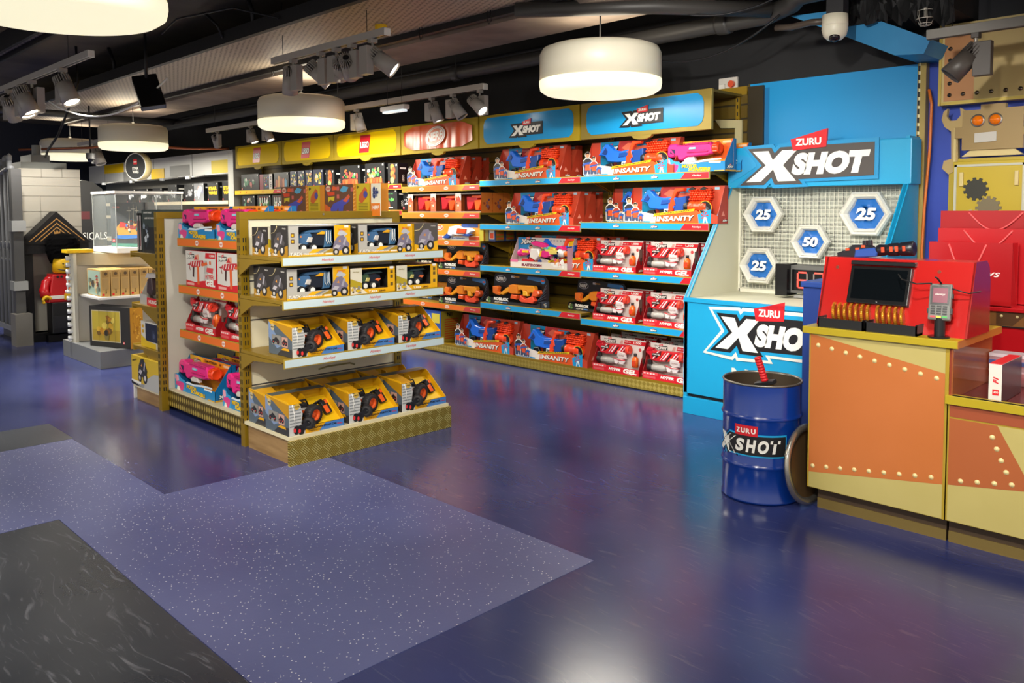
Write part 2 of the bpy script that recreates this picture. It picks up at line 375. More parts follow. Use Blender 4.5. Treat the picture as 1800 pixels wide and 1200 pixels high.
def make_insanity():
    W_, D_, H_ = .845, .15, .30
    r = root('dart_blaster_set'); tag(r, 'x', 'toy blaster')
    g = G(); by = .10
    RC = mat('#c8442c', .35); TEAL = mat('#0f86b4', .35); CR = mat('#f0e6dc', .4); SK = mat('#1f9ad6', .35); RD = mat('#b03a26', .4)
    open_carton(g, W_, D_, H_, .06, by, RC, RD)
    y = by-.001
    g.poly([(.09, .02), (.09, H_), (.28, H_), (.25, .22), (.2, .02)], y, TEAL)
    g.poly([(.25, .2), (.5, .28), (.62, H_), (.3, H_)], y-.0004, mat('#b5302c'))
    g.poly([(.3, .24), (.42, .18), (.6, .26), (.5, H_-.03), (.36, H_-.02)], y-.0008, mat('#e4694a'))
    g.poly([(.5, .02), (.54, H_-.004), (.842, H_-.004), (.842, .02)], y-.0009, mat('#c04a30'))
    g.rect(.43, .56, .25, .285, y-.001, mat('#2a8fbf'))
    for i in range(3): g.disc(.455+.04*i, .268, .009, y-.0016, mat('#d04a3a'), 10)
    g.rect(.76, .80, .27, .29, y-.001, mat('#9ec4d8'))
    xlogo(g, .1, .22, .17, y-.0012, .0004)
    # front lip print
    y = -.001
    g.poly([(0, 0), (0, .055), (.12, .10), (.27, .075), (.30, 0)], y, CR)
    g.poly([(.25, 0), (.27, .055), (.66, .105), (.70, .085), (.70, 0)], y-.0004, mat('#e2581f'))
    g.poly([(.25, 0), (.27, .05), (.3, .055), (.29, 0)], y-.0012, CR)
    g.text('INSANITY', .475, .036, .044, y-.0020, mat('#3a1a12'), w=.355, bold=.05, shear=.2, rot=.03)
    g.text('INSANITY', .472, .039, .042, y-.0028, LW, w=.345, bold=.035, shear=.2, rot=.03)
    g.poly([(.27, .058), (.64, .098), (.65, .118), (.28, .078)], y-.0022, YEL)
    g.text('SMOKING BARREL!', .455, .088, .010, y-.003, BLK, w=.33, rot=.107)
    g.poly([(.685, 0), (.675, .07), (.79, .115), (.79, 0)], y-.0016, SK)
    for a in range(7): g.poly([(.735, .06), (.735+.035*cos(a*.9), .06+.04*sin(a*.9)), (.735+.03*cos(a*.9+.35), .06+.035*sin(a*.9+.35))], y-.002-.0001*a, mat('#c5362c'))
    g.poly([(.72, 0), (.73, .05), (.75, .05), (.765, 0), (.755, 0), (.742, .035), (.73, 0)], y-.003, mat('#dfe9f2'))
    g.poly([(.79, 0), (.79, .08), (W_, .06), (W_, 0)], y-.0004, RC)
    g.rect(.005, .24, .004, .016, y-.0022, SK); g.text('35 DARTS', .1, .010, .007, y-.003, LW, w=.16)
    # side panel print
    g.M = T(W_+.0008, 0, 0) @ RZ(E90)
    xlogo(g, .06, .012, .075, -.001, .0003)
    g.poly([(.05, .06), (.075, .10), (.1, .06)], -.001, mat('#e78e7c')); g.M = Matrix.Identity(4)
    g.build('carton', r)
    g = G()
    for i, (px, hh, sh) in enumerate(((.035, .21, '#2a2a30'), (.10, .165, '#b5432e'), (.155, .10, '#2d5cab'))):
        g.M = T(0, -.004-.003*i, 0); person_print(g, px, .012, hh, 0, sh, True)
        g.prism([(px-.02, .014), (px-.02, .03), (px+.02, .03), (px+.02, .014)], .001, .003, LW)
    g.build('character_card', r)
    # blaster
    BL = mat('#1f6fe6', .28); BL2 = mat('#164a9d', .35); OR = mat('#f5481c', .28); BK = mat('#1b1b20', .4)
    g = G()
    g.prism([(.13, .18), (.20, .275), (.225, .272), (.275, .222), (.35, .205), (.415, .215), (.47, .21), (.47, .12), (.32, .112), (.225, .122), (.20, .17), (.16, .18)], .012, .07, BL, cham=.006)
    g.prism([(.165, .19), (.208, .245), (.228, .21), (.212, .18)], .008, .03, mat('#12387e'), cham=.003)
    g.prism([(.33, .15), (.42, .16), (.43, .195), (.34, .19)], .006, .03, BL2, cham=.004)
    g.prism([(.30, .115), (.37, .12), (.365, .06), (.31, .06)], .03, .06, BK, cham=.004)
    g.prism([(.355, .055), (.43, .06), (.43, .12), (.36, .115)], .012, .028, mat('#cfe0ea'), cham=.003)
    g.text('35', .393, .088, .038, .0105, BK, w=.05, bold=.05)
    g.prism([(.455, .20), (.56, .22), (.56, .14), (.52, .08), (.45, .08)], .012, .072, BL2, cham=.006)
    for i in range(5): g.box(.462+.014*i, .470+.014*i, .014, .03, .105, .125, OR)
    g.prism([(.18, .05), (.19, .1), (.25, .11), (.27, .06), (.24, .03)], .03, .055, BK, cham=.004)
    g.build('blaster', r)
    g = G()
    g.prism([(.395, .07), (.44, .085), (.45, .135), (.47, .15), (.455, .2), (.485, .255), (.54, .262), (.545, .285), (.46, .282), (.425, .205), (.405, .2), (.40, .12)], .008, .05, OR, cham=.006)
    g.build('handle', r)
    g = G()
    g.lathe([(.0, 0), (.042, 0), (.046, .012), (.046, .04), (.0, .04)], (.54, .048, .135), BK, 'x', 20)
    g.lathe([(.0, 0), (.043, 0), (.046, .008), (.046, .04), (.04, .045), (.04, .052), (.046, .058), (.046, .10), (.052, .105), (.052, .165), (.043, .168), (.040, .12), (0, .12)], (.575, .048, .132), OR, 'x', 24, True)
    g.build('barrel', r)
    g = G(); rd = random.Random(3)
    for row in range(5):
        for c in range(9):
            x = .575+.021*c+(row % 2)*.008; z = .192+.019*row
            g.lathe([(0, 0), (.0075, .001), (.009, .006), (.009, .055), (0, .055)], (x, .035+rd.uniform(0, .008), z), mat('#ff4d1c', .4), 'y', 8, True)
            g.disc(x, z, .0035, .0345, mat('#a32a10'), 6)
    for x in (.60, .70): g.prism([(x-.03, .27), (x, .292), (x+.03, .278), (x+.01, .27)], .03, .05, BK)
    g.build('dart_pack', r)
    g = G()
    g.disc(.735, .125, .056, .004, mat('#d7a62c', .3), 28); g.disc(.735, .125, .050, .003, mat('#151319', .3), 28)
    g.poly([(.70, .10), (.72, .155), (.745, .14), (.77, .12), (.75, .09)], .002, mat('#4a4c52')); g.poly([(.715, .11), (.735, .125), (.76, .105), (.74, .09)], .001, mat('#8d9096'))
    g.build('badge', r)
    return r

def make_gel():
    W_, D_, H_ = .46, .14, .265
    r = root('gel_blaster_set'); tag(r, 'x', 'toy blaster')
    WB = mat('#e4ddd6', .4); RB = mat('#cf1f2c', .38); RD = mat('#9a1018', .42)
    g = G(); open_carton(g, W_, D_, H_, .052, .105, WB, RD)
    y = .104
    xlogo(g, .035, .215, .125, y, .0005)
    g.poly([(.24, .225), (.25, .255), (W_-.004, .255), (W_-.004, .225)], y, RED); g.text('1,500', .375, .24, .02, y-.001, LW, w=.075, bold=.04)
    g.text('AGES 14+', .28, .24, .010, y-.001, LW, w=.06); g.poly([(.2, .22), (.215, .25), (.235, .25), (.23, .22)], y, mat('#d8a59a'))
    g.disc(.40, .19, .014, y, mat('#c44a4a'), 12)
    y = -.001
    g.rect(0, W_, 0, .052, y, RB); g.poly([(0, .03), (0, .055), (.14, .058), (.14, .036)], y-.0004, mat('#e24a50'))
    for i in range(4): g.rect(.012+.028*i, .03+.028*i, .038, .048, y-.001, mat('#f2d5d2'))
    g.rect(.01, .12, .008, .026, y-.0006, mat('#d7555a'))
    g.text('HYPER', .225, .030, .022, y-.0012, LW, w=.12, bold=.05, shear=.25); g.text('GEL', .375, .029, .036, y-.0012, LW, w=.13, bold=.05, shear=.15)
    g.text('CLUTCH', .375, .007, .006, y-.0012, LW, w=.045)
    g.M = T(W_+.0008, 0, 0) @ RZ(E90); xlogo(g, .03, .01, .07, -.001, .0003); g.rect(.045, .09, .1, .2, -.001, mat('#7b5f57')); g.rect(.06, .08, .07, .13, -.0015, mat('#3b2a26')); g.M = Matrix.Identity(4)
    g.build('carton', r)
    OR = mat('#e8341f', .3); CW = mat('#e6e2e0', .35); BK = mat('#26201f', .4); CR_ = mat('#c9202d', .3)
    g = G()
    body = [(.005, .195), (.015, .225), (.06, .235), (.085, .215), (.17, .222), (.32, .225), (.335, .2), (.335, .165), (.25, .15), (.13, .135), (.055, .14), (.04, .175)]
    g.prism(body, .03, .075, CR_, cham=.007)
    rd = random.Random(5)
    for i in range(11):
        x = .07+.023*i; a = rd.uniform(.012, .03); z0 = rd.uniform(.145, .16)
        g.prism([(x, z0), (x+.05, z0+.06), (x+.05+a*.5, z0+.06), (x+a*.5, z0)], .0285, .031, [CW, BK, OR, CW][i % 4])
    g.prism([(.07, .175), (.15, .187), (.15, .207), (.07, .197)], .022, .034, mat('#38201f'), cham=.002); g.text('HYPER GEL', .11, .191, .010, .0215, LW, w=.07)
    g.prism([(.02, .21), (.075, .222), (.08, .235), (.03, .24)], .025, .05, CR_, cham=.004)
    g.prism([(.02, .14), (.05, .15), (.055, .10), (.02, .105)], .035, .06, BK, cham=.003)
    g.build('blaster', r)
    g = G(); g.lathe([(0, 0), (.030, 0), (.036, .006), (.036, .028), (.03, .034), (.026, .03), (0, .03)], (.31, .05, .190), mat('#ec4430', .3), 'x', 18); g.build('barrel', r)
    g = G()
    g.prism([(.23, .13), (.235, .175), (.31, .165), (.32, .12), (.26, .11)], .018, .04, mat('#cfc3c0', .25), cham=.006); g.text('CLUTCH', .275, .142, .011, .0175, mat('#8f5a58'), w=.06, bold=.04)
    g.build('hopper', r)
    g = G()
    g.lathe([(0, 0), (.027, .004), (.027, .10), (.018, .115), (.018, .125), (0, .125)], (.06, .05, .085), mat('#aaa5a0', .15), 'x', 16)
    g.lathe([(0, 0), (.027, 0), (.027, .045), (0, .045)], (.02, .05, .085), mat('#2f2b2b', .5), 'x', 16)
    g.build('magazine', r)
    g = G()
    g.prism([(.205, .115), (.30, .112), (.318, .10), (.30, .075), (.268, .072), (.255, .09), (.24, .072), (.215, .074)], .010, .02, mat('#e5d6d4', .12), cham=.003)
    g.tube([(.205, .012, .118), (.26, .006, .108), (.318, .012, .108)], .004, mat('#c9303a', .3), 6)
    g.build('goggles', r)
    g = G(); g.lathe([(0, 0), (.026, .002), (.027, .07), (.012, .085), (.012, .088), (0, .088)], (.395, .045, .06), mat('#e4631f', .25), 'z', 14)
    g.rect(.378, .412, .075, .115, .0175, mat('#cf3d1c')); g.lathe([(0, 0), (.013, 0), (.013, .022), (0, .022)], (.395, .045, .148), BK, 'z', 12); g.build('gel_bottle', r)
    return r

def make_soaker():
    W_, D_, H_ = .60, .16, .25
    r = root('water_blaster_set'); tag(r, 'x', 'toy blaster')
    OB = mat('#f0961c', .38); BB = mat('#1684c4', .38); BD = mat('#126aa5', .4)
    g = G(); open_carton(g, W_, D_, H_, .075, .12, OB, BD)
    y = .119
    g.rect(.003, .2, .2, H_, y, mat('#f5bd1e')); xlogo(g, .05, .195, .12, y-.001, .0005)
    g.text('MOTORIZED', .33, H_-.02, .018, y-.001, BLK, w=.15, bold=.03); g.disc(.235, H_-.02, .01, y-.001, BLK, 10); g.disc(.235, H_-.02, .006, y-.002, OB, 8)
    g.rect(.44, .47, H_-.028, H_-.012, y-.001, mat('#8a3b12')); g.rect(.5, .58, H_-.03, H_-.012, y-.001, mat('#f3c7a0'))
    g.poly([(.40, .10), (.44, .2), (.52, .21), (W_-.004, .25), (W_-.004, .1)], y-.0006, mat('#e85f1c'))
    y = -.001
    g.rect(0, W_, 0, .075, y, BB); g.poly([(0, 0), (0, .115), (.05, .125), (.11, .09), (.16, .085), (.17, 0)], y-.0004, mat('#2f9cd4'))
    g.poly([(.004, .08), (.01, .115), (.06, .11), (.07, .075), (.03, .06)], y-.001, mat('#f5a3b8')); g.poly([(.015, .035), (.02, .06), (.10, .07), (.15, .06), (.145, .03), (.12, .0), (.09, .002), (.05, .03)], y-.0012, mat('#e0408c'))
    g.poly([(.03, 0), (.045, .03), (.07, .028), (.09, .0)], y-.0016, LW)
    g.poly([(.17, .07), (.2, .085), (.3, .08), (.42, .095), (.56, .10), (.57, .088), (.42, .08), (.3, .066)], y-.0012, mat('#dfeaf2'))
    for d, m in ((0, mat('#8a6a12')), (.003, YEL)):
        g.text('MOTOR', .265-d*.6, .047+d*.4, .028, y-.0016-d*.3, m, w=.15, bold=.06, shear=.05, rot=-.02)
        g.text('SOAKERS', .36-d*.6, .020+d*.4, .028, y-.0020-d*.3, m, w=.21, bold=.06, shear=.05, rot=-.02)
    g.rect(.45, .56, .064, .078, y-.0018, mat('#eef3f6')); g.rect(W_-.1, W_-.004, 0, .008, y-.0012, mat('#d7a51e'))
    g.M = T(W_+.0008, 0, 0) @ RZ(E90); xlogo(g, .02, .02, .1, -.001, .0003); g.rect(.0, D_, 0, .012, -.001, mat('#c89618')); g.M = Matrix.Identity(4)
    g.build('carton', r)
    PK = mat('#ea2f86', .28); PD = mat('#c41f6a', .3)
    g = G()
    g.prism([(.015, .125), (.02, .205), (.04, .225), (.10, .23), (.13, .215), (.20, .215), (.22, .228), (.44, .226), (.46, .20), (.47, .14), (.40, .125), (.22, .12), (.17, .095), (.13, .10), (.12, .13), (.05, .12)], .02, .085, PK, cham=.01)
    g.prism([(.21, .225), (.43, .224), (.44, .212), (.2, .212)], .012, .03, PD, cham=.004)
    g.prism([(.22, .15), (.42, .15), (.43, .162), (.22, .162)], .014, .03, PD, cham=.003)
    g.prism([(.05, .155), (.095, .14), (.10, .185), (.055, .19)], .016, .03, mat('#2b1f4a', .5), cham=.002); g.prism([(.05, .183), (.058, .19), (.098, .148), (.092, .14)], .012, .02, PK)
    g.prism([(.24, .178), (.245, .195), (.31, .195), (.305, .178)], .014, .028, mat('#7cc7df', .3), cham=.002); g.text('XSHOT', .276, .187, .010, .0135, LW, w=.045)
    g.prism([(.17, .12), (.28, .12), (.30, .085), (.19, .08)], .03, .06, mat('#dcd6cf', .4), cham=.004)
    for i in range(6): g.box(.235+.03*i, .252+.03*i, .0185, .03, .168, .172, PD)
    g.build('blaster', r)
    g = G(); OR = mat('#f04416', .28)
    g.lathe([(0, 0), (.040, 0), (.044, .01), (.044, .03), (.040, .036), (.044, .042), (.044, .055), (.036, .065), (.03, .06), (0, .06)], (.455, .062, .178), OR, 'x', 20)
    for a in range(5): g.cyl((.468, .062+.040*cos(a*1.26), .178+.040*sin(a*1.26)), .010, .04, OR, 'x', 10)
    g.build('nozzle', r)
    return r

def make_gel_box():
    W_, D_, H_ = .50, .11, .265
    r = root('gel_blaster_box'); tag(r, 'x', 'toy box'); g = G()
    g.box(0, W_, 0, D_, 0, H_, mat('#c4202a', .4)); y = -.0008
    g.rect(.002, W_-.002, .002, H_-.002, y, mat('#dcd8d2', .35))
    xlogo(g, .02, .205, .13, y-.0006, .0005)
    g.poly([(.33, .215), (.34, .255), (W_-.01, .255), (W_-.01, .215)], y-.0006, RED); g.text('1,500', .44, .235, .018, y-.0012, LW, w=.08, bold=.03)
    g.poly([(.002, .002), (.002, .045), (.16, .035), (.28, .05), (W_-.002, .07), (W_-.002, .002)], y-.0006, RED)
    g.rect(.02, .14, .01, .028, y-.0012, mat('#e9a9a4'))
    CR_ = mat('#c22733'); OR = mat('#e2632a')
    g.poly([(.30, .06), (.32, .2), (.36, .2), (.38, .05)], y-.0006, mat('#b9b6b0'))
    g.poly([(.06, .16), (.09, .185), (.2, .195), (.3, .2), (.31, .175), (.24, .15), (.2, .15), (.12, .14)], y-.001, CR_)
    g.poly([(.12, .15), (.15, .15), (.14, .07), (.115, .075)], y-.001, mat('#4a2a28')); g.poly([(.19, .155), (.225, .155), (.23, .02), (.195, .02)], y-.0014, OR)
    g.poly([(.27, .175), (.36, .19), (.37, .17), (.28, .155)], y-.0016, OR); g.disc(.41, .185, .015, y-.0016, OR, 12)
    g.poly([(.14, .195), (.17, .235), (.22, .24), (.23, .2)], y-.0014, mat('#e8a080')); g.poly([(.15, .2), (.18, .23), (.21, .2)], y-.0018, CR_)
    for i in range(5): g.poly([(.09+.04*i, .155), (.105+.04*i, .19), (.115+.04*i, .19), (.10+.04*i, .155)], y-.0022, LW)
    g.poly([(.03, .16), (.06, .17), (.08, .12), (.07, .12), (.055, .155)], y-.001, mat('#8f3a3a'))
    g.text('HYPER', .40, .085, .04, y-.0022, LW, w=.15, bold=.05); g.text('HYPER', .40, .085, .032, y-.0028, RED, w=.135, bold=.02)
    g.text('GEL', .41, .04, .048, y-.0022, LW, w=.15, bold=.06); g.poly([(.35, .12), (.36, .15), (.46, .15), (.45, .11)], y-.0018, mat('#d9444a'))
    g.M = T(W_, 0, 0) @ RZ(E90); g.text('HYPER GEL', D_/2, H_/2, .03, -.001, LW, w=.09, rot=-E90); g.M = Matrix.Identity(4)
    g.build('box', r)
    return r

def make_block_blaster():
    W_, D_, H_ = .74, .13, .29
    r = root('orange_foam_blaster_set'); tag(r, 'x', 'toy blaster'); g = G(); BK = mat('#15151a', .4); BK2 = mat('#222228', .45)
    t = .003
    g.box(0, W_, 0, D_, 0, t, BK); g.prism([(0, t), (.02, H_-.02), (.04, H_), (W_-.05, H_), (W_-.01, H_-.04), (W_, .12), (W_-.03, 0), (0, 0)], .1, .103, BK)
    g.prism([(0, 0), (0, .05), (.12, .06), (.3, .03), (W_-.08, .028), (W_-.02, .05), (W_-.02, 0)], -.002, .001, BK2)
    g.box(0, .003, 0, .1, 0, .07, BK); g.box(W_-.005, W_-.002, 0, .1, 0, .06, mat('#3a4150'))
    y = .0985
    g.disc(.11, .235, .034, y, mat('#b9bcc4'), 24, .075); g.disc(.11, .235, .029, y-.0006, BK, 24, .068); g.text('NERF', .11, .235, .034, y-.0012, LW, w=.115, bold=.04, shear=.15)
    g.poly([(.46, .25), (.47, .28), (.66, .275), (.66, .235), (.6, .235)], y, mat('#3a78b8')); g.disc(.66, .245, .03, y-.0006, mat('#2f86c8'), 18); g.rect(.64, .68, .237, .253, y-.0012, mat('#d8543a'))
    g.rect(.25, .3, .255, .275, y, mat('#c9ccd2')); g.rect(.28, .36, .26, .27, y-.0006, mat('#c98b2a'))
    for k in range(6): g.poly([(.52+.02*k, .02+.01*k), (.70, .06+.03*k), (.705, .06+.03*k), (.525+.02*k, .015+.01*k)], y-.0002, mat('#6d7686'))
    blossom(g, .005, .09, .0, .07, ['#5f8f4a', '#d0b090', '#4a6a3a', '#303038', '#b9d0a0'], 14, -.004, 4, .12, .22)
    g.text('ROBLOX', .215, .05, .03, -.004, LW, w=.2, bold=.07); g.text('ADOPT ME!', .18, .018, .012, -.004, LW, w=.11, bold=.03); g.text('BEES!', .27, .018, .012, -.004, mat('#5a8fd8'), w=.06, bold=.05)
    g.M = T(W_-.001, 0, 0) @ RZ(E90); blossom(g, .01, .09, .0, .055, ['#8fa0b8', '#4a6a3a', '#c9b29a'], 10, -.001, 9, .1, .2); g.M = Matrix.Identity(4)
    g.build('carton', r)
    O1 = mat('#f08a1c', .3); O2 = mat('#ec5a22', .3); O3 = mat('#f2a21e', .3)
    g = G()
    g.prism([(.06, .10), (.06, .165), (.12, .17), (.145, .155), (.13, .12), (.17, .10), (.16, .08), (.10, .085)], .03, .07, mat('#ee7424', .3), cham=.006)
    g.prism([(.15, .095), (.26, .165), (.30, .165), (.30, .135), (.2, .085)], .03, .065, O3, cham=.006)
    g.prism([(.28, .12), (.285, .185), (.34, .2), (.40, .195), (.40, .11), (.32, .105)], .022, .075, O1, cham=.007)
    g.prism([(.40, .195), (.60, .2), (.62, .185), (.62, .12), (.58, .14), (.55, .125), (.52, .15), (.48, .135), (.45, .155), (.41, .14)], .022, .072, mat('#f09a20', .3), cham=.007)
    g.prism([(.48, .10), (.48, .145), (.53, .15), (.54, .10)], .014, .05, mat('#f4b326', .3), cham=.005)
    g.prism([(.58, .10), (.61, .165), (.67, .16), (.68, .13), (.65, .10)], .02, .075, mat('#f0602a', .3), cham=.008)
    g.build('blaster', r)
    g = G()
    g.prism([(.43, .055), (.44, .105), (.50, .07), (.55, .085), (.60, .105), (.63, .06), (.60, .035), (.46, .035)], .016, .06, mat('#ef5030', .3), cham=.006)
    g.prism([(.31, .06), (.32, .10), (.40, .095), (.39, .055)], .02, .06, O2, cham=.005)
    g.build('grip', r)
    return r

def make_small_red():
    W_, D_, H_ = .40, .15, .19
    r = root('small_blaster_set'); tag(r, 'x', 'toy blaster'); g = G(); OB = mat('#b0562a', .4); GR = mat('#6a5f5a', .45)
    open_carton(g, W_, D_, H_, .015, .12, mat('#7a3428', .5), mat('#b8642c', .42))
    g.box(0, W_, .0, D_, H_-.012, H_, GR); y = -.001
    g.rect(0, .09, 0, H_, y, mat('#c86a4a')); g.rect(0, .09, .12, H_, y-.0006, mat('#d7cdc4'))
    blossom(g, .0, .09, .0, H_, ['#c9402c', '#e8d8c8', '#7a3a2a', '#e07a4a', '#d04a2a'], 16, y-.001, 12, .12, .26)
    g.rect(0, W_, 0, .014, y-.003, mat('#8b7a6a'))
    g.M = T(W_+.0008, 0, 0) @ RZ(E90); g.rect(0, D_, 0, H_, -.0006, mat('#c4702c')); blossom(g, .02, D_-.02, .02, H_-.02, ['#5a3a5a', '#e08a3a', '#8f3a22', '#7a5a6a'], 8, -.001, 2, .12, .22); g.M = Matrix.Identity(4)
    g.build('carton', r)
    g = G(); g.prism([(.14, .12), (.15, .03), (.21, .035), (.26, .10), (.3, .12), (.30, .15), (.14, .155)], .03, .08, mat('#c4202e', .3), cham=.006); g.build('blaster', r)
    g = G(); g.prism([(.26, .12), (.36, .125), (.385, .12), (.33, .025), (.28, .025)], .025, .085, mat('#ee5518', .3), cham=.006)
    g.prism([(.20, .135), (.22, .165), (.36, .17), (.36, .14)], .03, .08, mat('#e85a30', .3), cham=.006); g.build('grip', r)
    return r

def make_white_blue():
    W_, D_, H_ = .78, .14, .165
    r = root('white_foam_blaster_box'); tag(r, 'x', 'toy blaster'); g = G()
    g.box(0, W_, .0, D_, 0, H_, mat('#c77a1a', .4)); y = -.001
    g.rect(0, W_, 0, H_, y, mat('#e0951e')); g.rect(.45, .7, .13, H_, y-.0004, mat('#2a4f9a')); g.poly([(0, 0), (0, .05), (.2, .04), (W_, .045), (W_, 0)], y-.0004, mat('#d8dade'))
    g.disc(.09, .125, .032, y-.0008, mat('#e6dcd2'), 22, .075); g.disc(.09, .125, .027, y-.0014, mat('#e05a22'), 22, .066); g.text('NERF', .09, .125, .03, y-.002, LW, w=.11, bold=.04, shear=.12)
    g.poly([(.04, .0), (.06, .04), (.14, .045), (.15, .0)], y-.001, mat('#e8a08a')); g.text('ELITE', .1, .018, .016, y-.0016, RED, w=.08, bold=.04)
    g.rect(.56, .72, .006, .04, y-.001, mat('#c94a22')); g.text('BLAZEGUARD', .4, .02, .014, y-.0014, mat('#3a6ab5'), w=.2, bold=.04); g.rect(.72, W_, .0, H_, y-.0012, mat('#b9ae3a')); g.text('26', .75, .12, .02, y-.002, BLK, w=.03)
    g.build('box', r)
    g = G()
    g.prism([(.17, .02), (.28, .09), (.35, .075), (.27, .015)], -.03, -.004, mat('#1d4a9e', .3), cham=.005)
    g.prism([(.27, .06), (.30, .135), (.42, .155), (.48, .13), (.62, .125), (.66, .1), (.58, .06), (.42, .05), (.36, .06), (.33, .04)], -.045, -.003, mat('#e3e5ea', .3), cham=.007)
    g.prism([(.42, .07), (.44, .125), (.58, .12), (.56, .07)], -.055, -.04, mat('#ea4a22', .3), cham=.005)
    g.prism([(.5, .05), (.6, .045), (.66, .065), (.55, .07)], -.05, -.01, mat('#1d4a9e', .3), cham=.004)
    g.build('blaster', r)
    return r

def make_unicorn():
    W_, D_, H_ = .72, .14, .28
    r = root('unicorn_blaster_set'); tag(r, 'x', 'toy blaster'); g = G()
    open_carton(g, W_, D_, H_, .06, .105, mat('#ddd4cc', .4), mat('#c5a9a6', .42)); y = .104
    g.poly([(0, .12), (0, H_), (.18, H_), (.15, .12)], y, mat('#2c8fd0')); xlogo(g, .03, .215, .2, y-.001, .0006, black=mat('#1f2430'))
    for i in range(6): g.rect(.42+.04*i, .44+.04*i, .25, .262, y, mat('#8d8f98'))
    g.poly([(W_-.07, .2), (W_-.07, H_), (W_-.004, H_), (W_-.004, .21), (W_-.035, .195)], y-.001, YEL)
    y = -.001; g.rect(0, W_, 0, .06, y, mat('#e6ded6')); g.rect(0, .1, .05, .075, y-.0006, mat('#df6f9a'))
    g.text('BLASTERCORN', .28, .028, .026, y-.001, mat('#7a1c3c'), w=.26, bold=.06, shear=.08)
    blossom(g, .45, .70, .0, .12, ['#e66a9a', '#f3efe8', '#e8862a', '#f0d23a', '#d8407a', '#f6f2ee'], 22, y-.001, 8, .06, .12)
    g.poly([(.15, .062), (.16, .085), (.3, .085), (.31, .062)], y-.001, RED)
    g.M = T(W_+.0008, 0, 0) @ RZ(E90); g.rect(0, D_, 0, .2, -.0006, mat('#b08a9c')); g.M = Matrix.Identity(4)
    g.build('carton', r)
    PK = mat('#e2257f', .3)
    g = G()
    g.lathe([(0, 0), (.03, 0), (.035, .01), (.035, .03), (0, .035)], (.09, .03, .135), PK, 'y', 18)
    g.prism([(.1, .14), (.1, .175), (.23, .17), (.24, .13), (.14, .11)], .02, .06, PK, cham=.006)
    g.box(.14, .22, .014, .03, .14, .16, YEL, .003)
    g.prism([(.24, .24), (.3, .25), (.42, .235), (.46, .2), (.40, .19), (.28, .21)], .02, .06, PK, cham=.006)
    g.prism([(.23, .1), (.24, .18), (.34, .18), (.36, .12), (.3, .07)], .02, .06, mat('#e9e2dc', .3), cham=.006)
    g.prism([(.36, .11), (.38, .165), (.48, .165), (.5, .12), (.44, .1)], .016, .06, PK, cham=.006); g.prism([(.36, .11), (.38, .165), (.395, .165), (.38, .11)], .012, .05, YEL)
    g.prism([(.46, .13), (.62, .14), (.64, .175), (.42, .18)], .018, .06, mat('#ead36a', .3), cham=.005)
    for i, c in enumerate(('#f0c83a', '#5fc3a8', '#4fb0dc', '#7ac85a', '#f0a83a', '#e8d84a')): g.lathe([(0, 0), (.018, 0), (.018, .028), (0, .028)], (.38+.028*i, .04, .195-.003*i), mat(c, .35), 'x', 12)
    g.build('blaster', r)
    g = G(); g.lathe([(0, -.045), (.02, -.04), (.043, -.015), (.046, .01), (.035, .03), (0, .035)], (.615, .045, .155), mat('#f1ece6', .3), 'y', 20)
    g.lathe([(0, 0), (.022, .004), (.026, .03), (.022, .055), (0, .06)], (.655, .04, .145), mat('#f0761f', .3), 'x', 14)
    g.prism([(.57, .18), (.59, .215), (.64, .215), (.66, .18), (.62, .195)], .01, .07, PK, cham=.004); g.disc(.605, .155, .01, -.001, BLK, 12)
    g.build('unicorn_head', r)
    return r

def art_dino(g, x, z, s, y, c1='#7a7488', c2='#4d4a56'):
    """small printed four-wheeled dinosaur truck"""
    g.poly([(x, z+.3*s), (x+.08*s, z+.62*s), (x+.3*s, z+.9*s), (x+.6*s, z+.95*s), (x+.78*s, z+.7*s), (x+.95*s, z+.5*s), (x+.8*s, z+.25*s), (x+.3*s, z+.2*s)], y, mat(c1))
    g.poly([(x+.05*s, z+.35*s), (x+.2*s, z+.5*s), (x+.45*s, z+.45*s), (x+.3*s, z+.3*s)], y-.0003, mat('#b9b4ba')); g.poly([(x+.3*s, z+.65*s), (x+.42*s, z+.75*s), (x+.45*s, z+.62*s)], y-.0003, mat('#d98f3a'))
    g.poly([(x+.55*s, z+.5*s), (x+.7*s, z+.85*s), (x+.78*s, z+.8*s), (x+.66*s, z+.45*s)], y-.0004, mat('#a7a3ad'))
    for cx, cz, rr in ((.18, .16, .17), (.72, .2, .22)):
        g.disc(x+cx*s, z+cz*s, rr*s, y-.0005, mat('#2a2828'), 14); g.disc(x+cx*s, z+cz*s, rr*s*.5, y-.0009, mat('#cfcac4'), 10)

